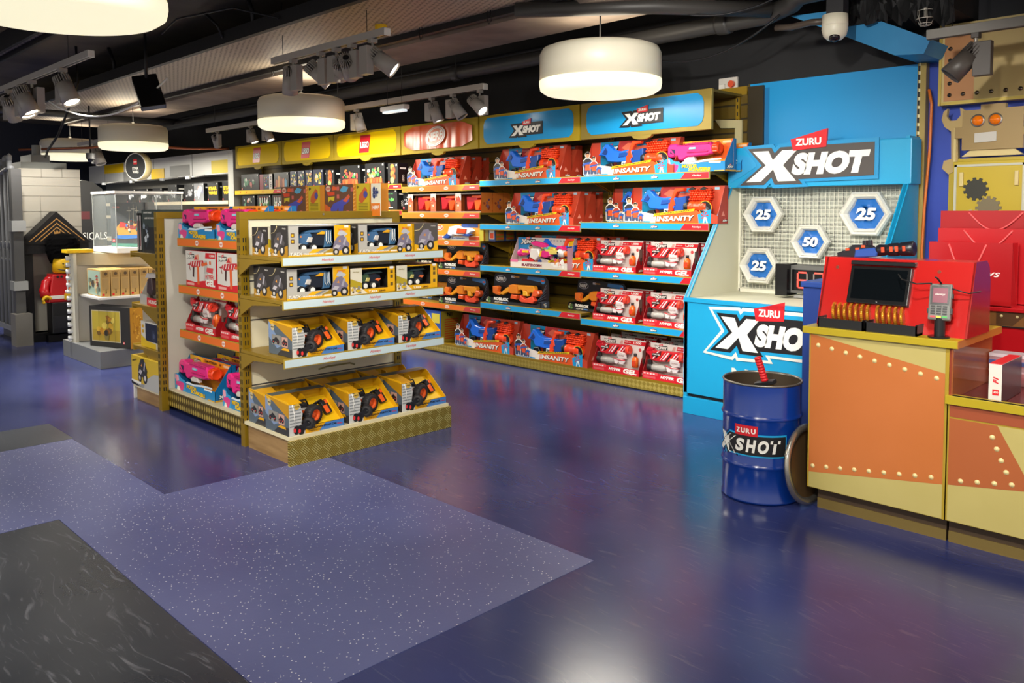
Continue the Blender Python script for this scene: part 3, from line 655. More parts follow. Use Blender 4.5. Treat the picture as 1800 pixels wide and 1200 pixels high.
def make_trex(w_=.43, h=.185, big=True):
    D_ = .20
    r = root('dinosaur_truck_box' if big else 'small_dinosaur_truck_box'); tag(r, 'x', 'toy truck'); g = G()
    GR = mat('#b5b2aa', .4); CH = mat('#3d3936', .45); YL = mat('#eab10f', .38)
    wx0, wx1 = (.07, .315) if big else (.085, .285)
    wz0, wz1 = (.045, h-.008) if big else (.03, h-.01)
    # shell with a window cut in the front
    body = GR if big else YL
    g.box(0, w_, D_-.003, D_, 0, h, CH); g.box(0, w_, 0, D_, 0, .003, YL); g.box(0, w_, 0, D_, h-.003, h, mat('#6f6a62', .4))
    g.box(0, .003, 0, D_, 0, h, CH); g.box(w_-.003, w_, 0, D_, 0, h, CH)
    for a, b, c, d in ((0, wx0, 0, h), (wx1, w_, 0, h), (wx0, wx1, 0, wz0), (wx0, wx1, wz1, h)): g.box(a, b, 0, .003, c, d, body)
    g.box(wx0-.01, wx1+.01, .10, .103, 0, h, mat('#2a3038', .4)); g.box(wx0, wx1, .003, .1, .003, .03, mat('#57402e'))
    y = -.001
    if big:
        g.poly([(wx1, .0), (wx1, h-.003), (w_, h-.003), (w_, 0)], y, YL); g.poly([(.0, 0), (0, .012), (.33, .014), (.43, .05), (.43, 0)], y-.0004, YL)
        g.poly([(.13, .018), (.17, .043), (.24, .043), (.17, .016)], y-.0006, YL); g.poly([(.17, .016), (.24, .043), (.27, .043), (.21, .016)], y-.0006, mat('#8b8a88')); g.poly([(.23, .016), (.29, .043), (.34, .05), (.31, .016)], y-.0008, mat('#a8861a'))
        for zz in (.128, .092): g.rect(.018, .042, zz-.012, zz+.012, y-.0006, mat('#4a3420')); g.rect(.023, .037, zz-.007, zz+.007, y-.001, YL)
        g.text('T.REX', .055, .016, .018, y-.001, mat('#5a4420'), w=.085, bold=.05, shear=.15); g.text('T.REX', .053, .0175, .017, y-.0014, LW, w=.083, bold=.03, shear=.15)
        g.text('TRANSFORMATION', .17, .015, .010, y-.0014, LW, w=.13, bold=.03, shear=.15); g.rect(.25, .30, .008, .018, y-.001, mat('#e8e4d8'))
        g.poly([(.335, .13), (.36, .16), (.41, .13), (.38, .11)], y-.0006, mat('#b9bbc0')); art_dino(g, .30, .0, .13, y-.0012)
        g.text('Hamleys', .372, .155, .018, y-.0014, RED, w=.06, bold=.0, shear=.3); g.rect(.385, .415, .168, .182, y-.002, LW)
    else:
        g.poly([(0, .06), (0, h), (wx0, h), (wx0, .05)], y, mat('#ddd7bf')); g.poly([(0, .05), (0, .1), (wx0, .07), (wx0, .04)], y-.0004, mat('#b59e22'))
        g.poly([(0, 0), (0, .05), (wx0, .035), (.13, .0)], y-.0006, mat('#e3dccc')); blossom(g, 0, wx0, .0, .06, ['#5a4a3a', '#d8b21a', '#8a8478', '#c9b08a'], 12, y-.001, 3, .1, .2)
        g.text('Hamleys', .04, .14, .012, y-.001, mat('#8a7a2a'), w=.05, shear=.3); g.text('T.REX', .17, .013, .013, y-.001, LW, w=.07, bold=.04); g.text('DINO', .24, .013, .011, y-.001, mat('#5a3c10'), w=.05, bold=.04)
        for zz in (.13, .1, .05): g.rect(.305, .325, zz-.01, zz+.01, y-.0006, mat('#6a5424'))
        g.rect(.30, .33, .15, .165, y-.0006, LW)
    # end panels
    for side in (0, 1):
        g.M = (T(w_+.0008, 0, 0) @ RZ(E90)) if side else (T(-.0008, D_, 0) @ RZ(-E90))
        g.rect(0, D_, 0, h, -.0004, mat('#57514b') if side else mat('#2a2624')); g.poly([(0, 0), (0, .05), (.07, .03), (D_, .07), (D_, 0)], -.0008, YL if side else mat('#a77a0e'))
        art_dino(g, .03, .01, .145, -.0012, '#8b8496' if side else '#4a4648'); g.text('Hamleys', .16, h-.02, .013, -.0014, mat('#cfcac4'), w=.04); g.text('T.REX', .05, .012, .012, -.002, LW, w=.06, bold=.04)
        g.tube([(.0, -.0015, h-.05), (.04, -.0015, h-.045), (.07, -.0015, h-.02), (.075, -.0015, h-.003)], .0025, mat('#c9b88a'), 4)
        g.M = Matrix.Identity(4)
    g.build('carton', r)
    # truck inside
    k = 1 if big else .82; ox = wx0+(.012 if big else .0); oz = .03
    BLU = mat('#446c94' if big else '#2f6470', .3); DK = mat('#1d2530', .35); GN = mat('#3f5b41', .4)
    hd = BLU if big else GN
    g = G()
    P = lambda pts: [(ox+a*k, oz+b*k) for a, b in pts]
    g.prism(P([(.0, .055), (.005, .085), (.03, .105), (.085, .11), (.10, .095), (.09, .055), (.06, .035), (.02, .04)]), .03, .085, hd, cham=.006)
    g.prism(P([(.06, .03), (.07, .10), (.15, .115), (.20, .10), (.215, .06), (.18, .025)]), .035, .085, DK, cham=.006)
    g.prism(P([(.04, .11), (.08, .125), (.2, .13), (.225, .115), (.12, .108)]), .03, .08, BLU if big else mat('#33484a', .3), cham=.005)
    g.prism(P([(.13, .1), (.165, .12), (.185, .115), (.18, .098)]), .024, .04, mat('#e8a81a', .4), cham=.002) if big else g.prism(P([(.15, .06), (.17, .075), (.2, .07), (.18, .05)]), .024, .04, mat('#e2703a', .4), cham=.002)
    g.prism(P([(.055, .055), (.07, .085), (.1, .082), (.09, .05)]), .024, .036, mat('#c9c4bd', .4) if big else mat('#c6b968', .4), cham=.003)
    g.prism(P([(.0, .05), (.03, .045), (.05, .03), (.0, .035)]), .028, .05, mat('#dcd8d2', .4), cham=.002)
    g.disc(ox+.02*k, oz+.088*k, .006, .0285, mat('#f08a2a'), 8)
    if big:
        g.prism(P([(.18, .02), (.19, .12), (.235, .125), (.24, .04), (.225, .02)]), .03, .08, mat('#3f6a8f', .3), cham=.004)
        for xx in (.19, .205, .22): g.tube([(ox+xx, .022, oz+.12), (ox+xx, .022, oz+.06), (ox+xx+.012, .022, oz+.04)], .0022, LW, 6)
    g.build('toy_truck', r)
    for cx in (.03, .1) if big else (.045, .12):
        g = G(); c = (ox+cx*k, .012, oz+.012*k+.008)
        g.lathe([(0, .004), (.012, 0), (.022, .001), (.026, .008), (.026, .026), (0, .026)], c, mat('#1a1a1c', .6), 'y', 18); g.lathe([(0, -.001), (.008, 0), (.015, -.002), (.017, .001), (0, .002)], c, LW, 'y', 14)
        g.build('wheel', r)
    return r

def make_buggy():
    W_, D_, H_ = .355, .28, .20
    r = root('buggy_display_carton'); tag(r, 'x', 'remote control car'); g = G()
    YL = mat('#e3a60c', .38); BL = mat('#4a7fc4', .38); GR = mat('#57646f', .42); IN = mat('#e8b010', .45)
    t = .003; fy = .0
    g.box(0, W_, 0, D_, 0, t, YL); g.box(0, W_, D_-t, D_, 0, H_+.005, IN)
    prof = [(0, 0), (0, .045), (.19, H_-.012), (.215, H_), (D_, H_+.005), (D_, 0)]
    for x in (W_-t,):
        vs = [(x, a, b) for a, b in prof]; v2 = [(x+t, a, b) for a, b in prof]; n = len(prof)
        g.add(vs+v2, [tuple(range(n)), tuple(range(2*n-1, n-1, -1))]+[(i, i+n, (i+1) % n+n, (i+1) % n) for i in range(n)], IN)
    prof = [(0, 0), (0, H_-.02), (.02, H_-.005), (D_, H_+.005), (D_, 0)]; n = 5   # tall near side panel
    vs = [(0, a, b) for a, b in prof]; v2 = [(t, a, b) for a, b in prof]
    g.add(vs+v2, [tuple(range(n)), tuple(range(2*n-1, n-1, -1))]+[(i, i+n, (i+1) % n+n, (i+1) % n) for i in range(n)], IN)
    g.box(0, W_, 0, t, t, .04, YL)
    g.prism([(0, 0), (0, H_-.02), (.07, H_-.03), (.085, .12), (.075, .06), (.1, .04), (.1, 0)], -.001, .002, mat('#cfcfcb', .35))
    g.add([(0, .0, H_-.02), (.085, .0, H_-.02), (.12, .215, H_), (0, .215, H_)], [(0, 1, 2, 3)], YL)
    g.add([(0, .215, H_), (W_, .215, H_), (W_, D_, H_+.005), (0, D_, H_+.005)], [(0, 1, 2, 3)], mat('#58605f', .4))
    g.text('1:12', .045, H_-.0, .001, -.05, BLK) if 0 else None
    # divider
    vs = [(.20, .06, .02), (.20, D_-.03, .02), (.20, D_-.01, H_-.02), (.20, .20, H_-.02)]; g.add(vs+[(a+.003, b, c) for a, b, c in vs], [(0, 1, 2, 3), (7, 6, 5, 4), (0, 4, 5, 1), (1, 5, 6, 2), (2, 6, 7, 3), (3, 7, 4, 0)], YL)
    g.add([(.205, .03, .035), (W_-.004, .03, .035), (W_-.004, .22, .15), (.205, .22, .15)], [(0, 1, 2, 3)], mat('#f0c018', .4))
    y = -.0016
    for i in range(7): g.rect(.004, .075, .05+.018*i, .057+.018*i, y-.0002, mat('#8c908e'))
    g.tube([(.02, -.003, .18), (.035, -.003, .12), (.03, -.003, .10), (.038, -.003, .07)], .002, LW, 5)
    g.disc(.05, .165, .018, y-.001, mat('#d9b24a'), 14); g.text('TOMAHAWK', .05, .165, .008, y-.002, BLK, w=.03)
    g.poly([(.1, .0), (.1, .04), (.2, .035), (.22, 0)], y, YL); g.poly([(.19, .0), (.23, .04), (W_, .043), (W_, 0)], y-.0004, BL)
    g.text('MULLIGAN STUNT CAR', .22, .025, .012, y-.0012, BLK, w=.17, bold=.05, shear=.1); g.text('2.4GHz Racing', .16, .009, .007, y-.0012, mat('#6b4a10'), w=.08); g.text('Hamleys', .325, .02, .011, y-.0012, RED, w=.035, shear=.3)
    for cx, cz in ((.025, .03), (.055, .022)):
        g.disc(cx+.02, cz, .026, y-.0016, mat('#1c1b1d'), 16, .02)
        g.disc(cx+.008, cz, .013, y-.0022, mat('#e23a3a'), 10, .008)
    g.poly([(.05, .05), (.09, .06), (.12, .08), (.13, .05), (.1, .02), (.06, .03)], y-.0012, mat('#26262a'))
    # side print
    g.M = T(-.0008, D_, 0) @ RZ(-E90)
    g.rect(0, D_, 0, H_-.02, -.0002, mat('#55626e')); g.poly([(0, H_-.0), (.04, H_-.002), (D_, .1), (D_, H_-.02), (.0, H_+.003)], -.0006, mat('#bd8a12')); g.poly([(0, .1), (0, H_), (.16, .06), (.1, .04)], -.0004, mat('#7d93b8'))
    g.rect(.04, .15, .06, .12, -.001, mat('#8d8a84')); g.rect(.16, .23, .055, .115, -.001, mat('#c79a88'))
    for cx in (.06, .115, .18, .21): g.disc(cx, .078, .015, -.0015, mat('#26262a'), 12); g.disc(cx, .078, .005, -.002, mat('#d8443a'), 8)
    g.poly([(.05, .08), (.09, .11), (.13, .09), (.12, .075)], -.0014, mat('#2b2b2e')); g.poly([(.16, .08), (.19, .105), (.22, .085)], -.0014, mat('#2b2b2e'))
    g.poly([(.1, 0), (.15, .035), (D_, .05), (D_, 0)], -.0012, mat('#343437')); g.poly([(.15, .035), (.18, .05), (.24, .05), (.25, .035)], -.0016, YL)
    g.disc(.05, H_-.035, .022, -.001, mat('#c9b788'), 16); g.text('TOMAHAWK', .05, H_-.035, .009, -.0016, BLK, w=.036); g.M = Matrix.Identity(4)
    g.build('carton', r)
    # buggy body
    BK = mat('#1e1d20', .4); OR = mat('#f0601c', .35)
    g = G()
    g.prism([(.07, .09), (.075, .125), (.105, .155), (.15, .16), (.165, .13), (.2, .10), (.17, .08), (.1, .075)], .07, .15, BK, cham=.006)
    g.prism([(.08, .125), (.10, .135), (.15, .13), (.145, .118)], .06, .075, mat('#d9d4d0', .4)); g.prism([(.1, .112), (.13, .12), (.16, .105), (.15, .098)], .058, .07, OR)
    g.tube([(.07, .08, .14), (.1, .1, .17), (.16, .1, .172), (.18, .1, .13)], .005, BK)
    g.tube([(.08, .03, .06), (.12, .04, .065), (.17, .06, .08)], .007, mat('#8e9094', .35)); g.tube([(.07, .02, .05), (.10, .05, .1)], .005, mat('#77797c', .4))
    g.build('buggy_body', r)
    def wheel(cx, cy, cz, R_, wd, rim, a=0):
        g = G(); g.M = T(cx, cy, cz) @ RZ(a)
        g.lathe([(R_*.55, 0), (R_*.86, -wd*.04), (R_, wd*.18), (R_, wd*.82), (R_*.86, wd), (0, wd)], (0, 0, 0), mat('#232022', .65), 'y', 26)
        g.lathe([(0, .012), (R_*.2, .010), (R_*.26, .02), (R_*.5, .014), (R_*.56, -.001), (R_*.58, .004), (R_*.54, .01)], (0, 0, 0), rim, 'y', 20)
        for k in range(26):
            t = 2*pi*k/26; g.box(-.0025+cos(t)*R_, .0025+cos(t)*R_, wd*.12, wd*.9, -.0025+sin(t)*R_, .0025+sin(t)*R_, mat('#2b282a', .7))
        g.build('wheel', r)
    wheel(.185, .022, .088, .058, .05, OR, .3)
    wheel(.112, -.010, .056, .034, .035, mat('#26262a', .5), -.9)
    wheel(.13, .15, .11, .048, .04, OR, .2)
    # handset
    g = G(); g.M = T(.288, .075, .105) @ RX(R(-32)) @ RY(R(-14))
    g.box(-.022, .022, 0, .03, -.035, .055, BK, .006); g.box(-.022, .006, -.004, 0, -.03, .02, OR, .002); g.box(.004, .02, -.004, 0, .025, .05, OR, .002)
    g.lathe([(.0, 0), (.012, .0), (.012, .02), (0, .02)], (-.028, .01, .05), BK, 'x', 12)
    g.lathe([(.016, 0), (.028, -.003), (.03, .006), (.016, .008)], (-.03, .012, .056), BK, 'z', 18)
    g.build('handset', r)
    return r
def brick_box(w_, h, d, style, seed):
    """closed construction-set box, dark front with its printed picture"""
    r = G(); g = r; BK = mat('#1a1b1d', .4)
    base = {'flower': BK, 'night': mat('#20264a', .4), 'kraft': mat('#c2a06a', .5), 'space': mat('#121317', .4), 'yellowtext': BK, 'white': mat('#8d8f94', .4)}.get(style, BK)
    g.box(0, w_, 0, d, 0, h, base); y = -.0008
    if style == 'flower':
        g.poly([(w_*.1, h*.1), (w_*.15, h*.35), (w_*.85, h*.35), (w_*.9, h*.1)], y, mat('#a34a2a'))
        blossom(g, w_*.08, w_*.92, h*.28, h*.85, ['#3f8a4a', '#6fae52', '#c8dc6a', '#3f8a4a', '#d8743a', '#d84a4a', '#e8e0d0'], 22, y-.0004, seed, .04, .1)
        for i in range(5): g.prism([(w_*(.14+.16*i), h*.1), (w_*(.12+.16*i), h*.3), (w_*(.24+.16*i), h*.3), (w_*(.22+.16*i), h*.1)], y-.004, y, mat(['#c9542a', '#d96a32', '#b8472a'][i % 3]))
    elif style == 'tall':
        for i, c in enumerate(['#e88a3a', '#d8542a', '#e07a34', '#c9542a', '#a8c46a']): g.disc(w_/2+(.01 if i % 2 else -.01), h*(.82-.155*i), w_*.2, y-.0004*i, mat(c), 10)
    elif style == 'night':
        blossom(g, w_*.1, w_*.95, h*.1, h*.9, ['#e8c83a', '#f0e6b0', '#e8a88a', '#d8d0e8', '#3f8a6a', '#e8d85a', '#f0d8c8', '#e8c83a'], 26, y-.0004, seed, .07, .16)
    elif style == 'figure':
        blossom(g, w_*.1, w_*.8, h*.1, h*.9, ['#c9c4bd', '#8a5a4a', '#d88a7a', '#4a7a5a', '#2b2b2e', '#b8645a', '#5a8a6a'], 18, y-.0004, seed, .06, .14)
    elif style == 'town':
        for i, c in enumerate(['#b8643a', '#d8a05a', '#8a4a3a', '#c97a52', '#5a9ab8']):
            g.poly([(w_*(.1+.16*i), h*.12), (w_*(.1+.16*i), h*(.5+.07*((i*3) % 4))), (w_*(.17+.16*i), h*(.62+.07*((i*3) % 4))), (w_*(.24+.16*i), h*(.5+.07*((i*3) % 4))), (w_*(.24+.16*i), h*.12)], y-.0004*i, mat(c))
    elif style == 'stripe':
        g.rect(0, w_*.3, 0, h, y-.0003, mat('#8a2a3a')); g.rect(w_*.75, w_, 0, h, y-.0003, mat('#e8e0d8')); g.text('SET 88', w_*.88, h*.5, w_*.12, y-.001, BK, w=h*.7, rot=pi/2)
        blossom(g, w_*.3, w_*.75, h*.1, h*.9, ['#e84a3a', '#3a8ad8', '#e8d04a', '#e8e0d8', '#d84a8a'], 14, y-.001, seed, .05, .12)
    elif style == 'cottage':
        blossom(g, w_*.1, w_*.9, h*.1, h*.7, ['#e8e4dc', '#5a9a4a', '#3a7a4a', '#e8e4dc', '#d8643a', '#f0ece4'], 20, y-.0004, seed, .05, .12)
        for i in range(4): g.rect(w_*(.2+.18*i), w_*(.25+.18*i), h*.4, h*(.8+.03*(i % 2)), y-.004, mat('#e8e4dc')); g.disc(w_*(.225+.18*i), h*.83, w_*.025, y-.0045, mat('#d8542a'), 8)
    elif style == 'tree':
        g.poly([(w_*.42, h*.12), (w_*.47, h*.4), (w_*.53, h*.4), (w_*.6, h*.12)], y, mat('#7a4a2a')); blossom(g, w_*.15, w_*.85, h*.35, h*.62, ['#2f7a3a', '#4a9a4a', '#6fb85a', '#2a6a34'], 22, y-.0006, seed, .05, .12)
        g.text('BONSAI TREE', w_/2, h*.78, h*.05, y-.001, mat('#4a9a5a'), w=w_*.5); g.rect(w_*.3, w_*.75, h*.1, h*.13, y-.001, mat('#d8d0c8'))
    elif style == 'space':
        blossom(g, w_*.15, w_*.9, h*.2, h*.75, ['#c9cbd0', '#8a8c92', '#e8e8ea', '#6a6c72', '#b8bac0'], 16, y-.0004, seed, .07, .16)
    elif style == 'yellowtext':
        g.text('STAR', w_/2, h*.68, h*.2, y-.001, mat('#e8bc1a'), w=w_*.8, bold=.06); g.text('WARS', w_/2, h*.44, h*.2, y-.001, mat('#e8bc1a'), w=w_*.8, bold=.06)
    elif style == 'white':
        blossom(g, w_*.02, w_*.98, h*.05, h*.95, ['#e8e8ea', '#b8bac8', '#8a8ca8', '#c9a8a0', '#d8dae0', '#f2f2f4'], 20, y-.0004, seed, .07, .18)
    if style not in ('kraft', 'stripe'):
        g.rect(w_*.04, w_*.04+.026, .01, .036, y-.0045, RED); g.text('LEGO', w_*.04+.013, .023, .009, y-.005, LW, w=.022, bold=.04)
        g.rect(w_-.035, w_-.012, h-.032, h-.012, y-.0045, LW)
    g.M = T(w_+.0008, 0, 0) @ RZ(E90); g.rect(.003, d-.003, .004, h-.004, 0, mat('#131416') if style != 'kraft' else mat('#c6a873'))
    g.rect(d*.2, d*.8, h*.72, h*.8, -.0005, LW if style != 'kraft' else mat('#6a5030')); g.text('LEGO', d/2, h*.3, min(.03, d*.3), -.0006, LW, w=h*.3, rot=E90); g.M = Matrix.Identity(4)
    return g
def put_box(name, w_, h, d, style, seed, loc, rz, label, group, cat='toy box'):
    o = brick_box(w_, h, d, style, seed).build(name); o.location = loc; o.rotation_euler = (0, 0, rz); return tag(o, label, cat, group)

# ------------------------------------------------------------------ room shell
g = G(); g.box(-19, 3, -6, 7, -.1, 0, M_FLOOR); struct(g, 'floor')
def patch(pts, m, name, z=.0015):
    g = G(); g.add([(x, y, z) for x, y in pts]+[(x, y, 0) for x, y in pts], [list(range(len(pts)))]+[(i, i+len(pts), (i+1) % len(pts)+len(pts), (i+1) % len(pts)) for i in range(len(pts))], m); struct(g, name)
patch([(-2.19, 1.18), (-2.19, 2.65), (-4.30, 2.65), (-4.332, 1.684), (-5.84, 1.68), (-5.84, .925), (-4.345, .925), (-4.345, 1.18)], M_STAR, 'floor_speckled_patch')
patch([(-4.34, -2.0), (-2.25, -2.0), (-2.25, 1.176), (-4.34, 1.176)], M_SLATE, 'floor_slate_patch')
patch([(-5.84, .92), (-4.345, .92), (-4.345, -2), (-5.84, -2)], M_SLATE, 'floor_slate_patch', .0015)
patch([(-6.38, 1.69), (-5.845, 1.69), (-5.845, -1), (-6.38, -1)], floor_mat('grey_blue_vinyl', '#353b4a', '#454b58'), 'floor_grey_patch')
CEILM = noisy('stained_ceiling', '#3a342d', '#5c5347', 1.3, .8, bm=.1)
g = G(); g.box(-19, 3, -6, 7, 3.3, 3.4, CEILM); struct(g, 'ceiling')
WALLB = noisy('black_painted_wall', '#131316', '#1b1b1e', 2, .7)
g = G(); g.box(-19, -2.03, 6.0, 6.1, 0, 3.3, WALLB); struct(g, 'wall_back')
BLUW = noisy('royal_blue_wall', '#1d3aa0', '#2647b5', 1.2, .5)
g = G(); g.box(-2.03, 3, 6.0, 6.25, 0, 2.62, BLUW); g.box(-2.03, 3, 6.0, 6.25, 2.62, 3.3, mat('#10131f', .6)); struct(g, 'wall_back_blue')
g = G(); g.box(-19, -18.9, -6, 6, 0, 3.3, mat('#141a2c', .6)); g.box(-18.9, -18.88, 5.0, 5.9, .4, 2.1, noisy('sky_mural', '#3f7aa8', '#8fb8cf', 1.5, .5)); struct(g, 'wall_left')

# ------------------------------------------------------------------ ceiling services
def mesh_tray_mat():
    m, nt, b = nodes_mat('perforated_tray', .55, .1)
    v = coords(nt, (5, 22, 1)); br = N(nt, 'ShaderNodeTexBrick'); br.offset = .5
    for k, q in (('Scale', 1.0), ('Mortar Size', .16), ('Brick Width', .55), ('Row Height', .5), ('Mortar Smooth', .1)): br.inputs[k].default_value = q
    nt.links.new(v, br.inputs['Vector']); br.inputs['Color1'].default_value = hexc('#2a2420'); br.inputs['Color2'].default_value = hexc('#241f1b'); br.inputs['Mortar'].default_value = hexc('#a39584')
    nt.links.new(br.outputs['Color'], b.inputs['Base Color']); return m
M_TRAY = mesh_tray_mat(); CONC = noisy('painted_concrete_soffit', '#6b5d54', '#8c7d70', 2.2, .8, bm=.15)
BLKM = mat('#17171a', .5, .2); PIPE = mat('#3c3a38', .45)
t = root('cable_tray'); tag(t, 'wide perforated cable tray with black rails hanging beneath the ceiling', 'cable tray')
g = G(); g.box(-15, 2, 3.34, 4.36, 3.0, 3.02, M_TRAY); g.build('perforated_panel', t)
for y in (3.30, 4.32):
    g = G(); g.box(-15, 2, y, y+.05, 2.95, 3.06, BLKM); g.build('rail', t)
for i, (x, y) in enumerate([(-9.6, 3.33), (-6.4, 3.33), (-5.2, 3.33), (-3.4, 3.33), (-11.5, 3.33)]):
    g = G(); g.tube([(x, y, 3.0), (x, y-.01, 3.15), (x-.03, y-.05, 3.3)], .018, BLKM); g.build('hanger', t)
g = G(); g.box(-15, 2, 4.42, 5.02, 2.93, 3.3, CONC); o = struct(g, 'ceiling_beam')
g = G(); g.box(-15, 2, 2.1, 2.2, 3.05, 3.15, M_TRAY); g.box(-15, 2, 2.2, 2.23, 3.0, 3.17, BLKM); g.box(-15, 2, 2.07, 2.1, 3.0, 3.17, BLKM)
tag(g.build('cable_tray'), 'narrow black perforated cable tray close under the dark ceiling', 'cable tray')
g = G(); g.box(-15, 2, .3, .9, 3.0, 3.3, mat('#1c1b1b', .8)); struct(g, 'ceiling_beam_dark')
def pipe(path, r, m, label, couplers=(), cat='pipe', name='ceiling_pipe'):
    t = root(name); tag(t, label, cat); g = G(); g.tube(path, r, m, 16); g.build('tube', t)
    for (x, y, z) in couplers:
        g = G(); g.lathe([(0, 0), (r*1.18, 0), (r*1.22, .02), (r*1.22, .08), (r*1.18, .1), (0, .1)], (x, y, z), m, 'x', 18, True); g.build('coupler', t)
    return t
pipe([(-14, 5.42, 2.86), (-2.9, 5.42, 2.86), (-2.7, 5.38, 2.9), (-2.55, 5.2, 2.9), (-1.0, 5.1, 2.9), (1, 5.1, 2.9)], .065, PIPE, 'thick dark grey pipe running the length of the shelf wall under the ceiling', [(-9.3, 5.42, 2.86), (-6.3, 5.42, 2.86), (-3.3, 5.42, 2.86), (-2.3, 5.18, 2.9)])
pipe([(-4.2, 4.2, 2.92), (-3.4, 4.75, 2.9), (-2.85, 5.35, 2.88)], .055, PIPE, 'grey branch pipe slanting to meet the thick pipe above the light blue sign')
pipe([(-14, 5.68, 3.0), (-2.2, 5.68, 3.0)], .03, mat('#26262a', .5), 'thin black conduit behind the thick ceiling pipe')
COP = mat('#a8603f', .3, .8)
pipe([(-13, 3.2, 2.36), (-12.2, 3.9, 2.38), (-12.0, 4.1, 2.42), (-12.0, 5.2, 2.42), (-11.6, 5.6, 2.42)], .018, COP, 'thin copper pipe crossing behind the small round pendants', name='copper_pipe')
pipe([(-13, .4, 2.9), (-13, 5.6, 2.9)], .05, PIPE, 'grey pipe crossing the aisle at the far end')
pipe([(-7.95, 1.72, 3.3), (-7.95, 1.72, 2.78), (-7.95, 1.72, 2.62)], .05, mat('#3a2422', .5), 'dark red vertical sprinkler drop pipe')
def sprinkler(x, y, z, lab):
    t = root('sprinkler_guard', (x, y, z)); tag(t, lab, 'sprinkler'); g = G(); W2 = mat('#c9c4b8', .35, .5)
    for k in range(6):
        a = k*pi/3; g.tube([(.045*cos(a), .045*sin(a), 0), (.05*cos(a), .05*sin(a), -.05), (.03*cos(a), .03*sin(a), -.09), (0, 0, -.095)], .0025, W2, 5)
    for q, rr in ((-.0, .045), (-.05, .05), (-.08, .036)): g.tube([(rr*cos(a*pi/8), rr*sin(a*pi/8), q) for a in range(17)], .0025, W2, 5)
    g.build('wire_guard', t); g = G(); g.cyl((0, 0, -.04), .012, .06, STEEL, 'z', 10); g.build('nozzle', t)
sprinkler(-7.95, 1.72, 2.62, 'wire guarded sprinkler on the dark red drop pipe')
sprinkler(-1.86, 5.45, 2.72, 'wire guarded sprinkler beside the torn black duct corner')
def cable(path, r, m, lab, name='hanging_cable'): g = G(); g.tube(path, r, m, 6); return tag(g.build(name), lab, 'cable')
def sag(a, b, d, n=12):
    a, b = Vector(a), Vector(b); return [a.lerp(b, i/n)-Vector((0, 0, d*4*(i/n)*(1-i/n))) for i in range(n+1)]
cable(sag((-4.05, 5.3, 2.78), (-2.75, 5.3, 2.82), .2), .008, BLKM, 'long black cable drooping between the pipe clamps above the blue signs')
cable(sag((-3.3, 4.9, 2.86), (-2.7, 5.2, 2.92), .06), .006, BLKM, 'short thin wire slung under the branch pipe')
cable(sag((-8.3, 2.3, 2.5), (-7.0, 2.85, 2.62), .22), .008, LW, 'white cable looping from the track lights to the slanted floodlight')
cable([(-9.8, 3.0, 3.3), (-9.78, 3.0, 2.9), (-10, 2.95, 2.6), (-10.2, 2.9, 2.35), (-10.4, 2.85, 2.2), (-10.5, 2.85, 2.12)], .014, BLKM, 'black cable curling down to the top of the white brick tower')
cable([(-7.2, 3.25, 3.25), (-7.0, 3.2, 3.2), (-6.9, 3.25, 3.1), (-6.9, 3.3, 3.0)], .012, BLKM, 'bent black conduit rising from the perforated tray')
cable([(-5.9, 3.28, 3.0), (-6.3, 3.1, 3.12), (-6.9, 2.9, 3.1), (-7.1, 2.85, 3.0)], .008, BLKM, 'thin black wire arching over the ceiling beyond the tray')
for i, (x, y) in enumerate([(-5.4, 4.28), (-4.6, 4.3), (-7.9, 4.3)]):
    cable([(x, y, 3.0), (x-.01, y, 2.95), (x+.01, y, 2.9), (x+.04, y, 2.92), (x+.03, y, 3.0)], .004, BLKM, ['small wire loop under the tray near the cluster of spotlights', 'small wire loop under the tray nearest the big pendant', 'small wire loop under the tray above the middle pendant'][i], 'wire_loop')
g = G(); g.box(-5.0, -4.2, 5.1, 5.25, 3.18, 3.24, BLKM); tag(g.build('ceiling_bracket'), 'flat black metal bracket fixed to the ceiling behind the pipe', 'bracket')
t = root('ceiling_speaker', (-4.95, 4.98, 3.12)); tag(t, 'small dark speaker box on an arm by the concrete beam', 'speaker')
g = G(); g.cyl((0, .1, -.08), .06, .1, GREY_D, 'z', 16); g.build('speaker_body', t); g = G(); g.box(-.3, 0, .06, .1, 0, .03, GREY_D); g.build('arm', t)

# bulkhead above the booth
SKY = noisy('pale_blue_board', '#1f7ab2', '#3f9ad0', 1.5, .5)
g = G(); g.prism([(-2.80, 2.86), (-2.40, 2.84), (-2.05, 2.66), (-1.86, 2.56), (-1.90, 2.475), (-2.08, 2.49), (-2.62, 2.77)], 5.55, 5.99, SKY); struct(g, 'trim_1')
bm = bmesh.new(); bmesh.ops.create_grid(bm, x_segments=36, y_segments=12, size=.5)
rd = random.Random(11); g = G(); vs = []
for v in bm.verts: vs.append((-2.45+(v.co.x+.5)*.75, 5.5-.08*rd.random(), 2.62+(v.co.y+.5)*.68+.14*abs(v.co.x-.5)+(rd.uniform(-.03, .03))))
bm.verts.index_update(); g.add(vs, [[v.index for v in f.verts] for f in bm.faces], mat('#17181a', .7)); bm.free()
g.box(-2.45, -1.72, 5.52, 6.1, 2.72, 3.3, mat('#141517', .8)); tag(g.build('torn_duct_cladding'), 'torn lumpy black duct cladding above the light blue bulkhead', 'duct')
t = root('dome_camera', (-2.32, 5.2, 2.62)); tag(t, 'white dome security camera under the ceiling above the target booth', 'camera')
CW = mat('#e8e2cc', .35)
g = G(); g.lathe([(0, .11), (.078, .11), (.08, .05), (.08, .04), (.0, .04)], (0, 0, 0), CW, 'z', 28); g.lathe([(.078, .045), (.08, .02), (.07, -.02), (.045, -.045), (.0, -.05)], (0, 0, 0), CW, 'z', 28); g.build('housing', t)
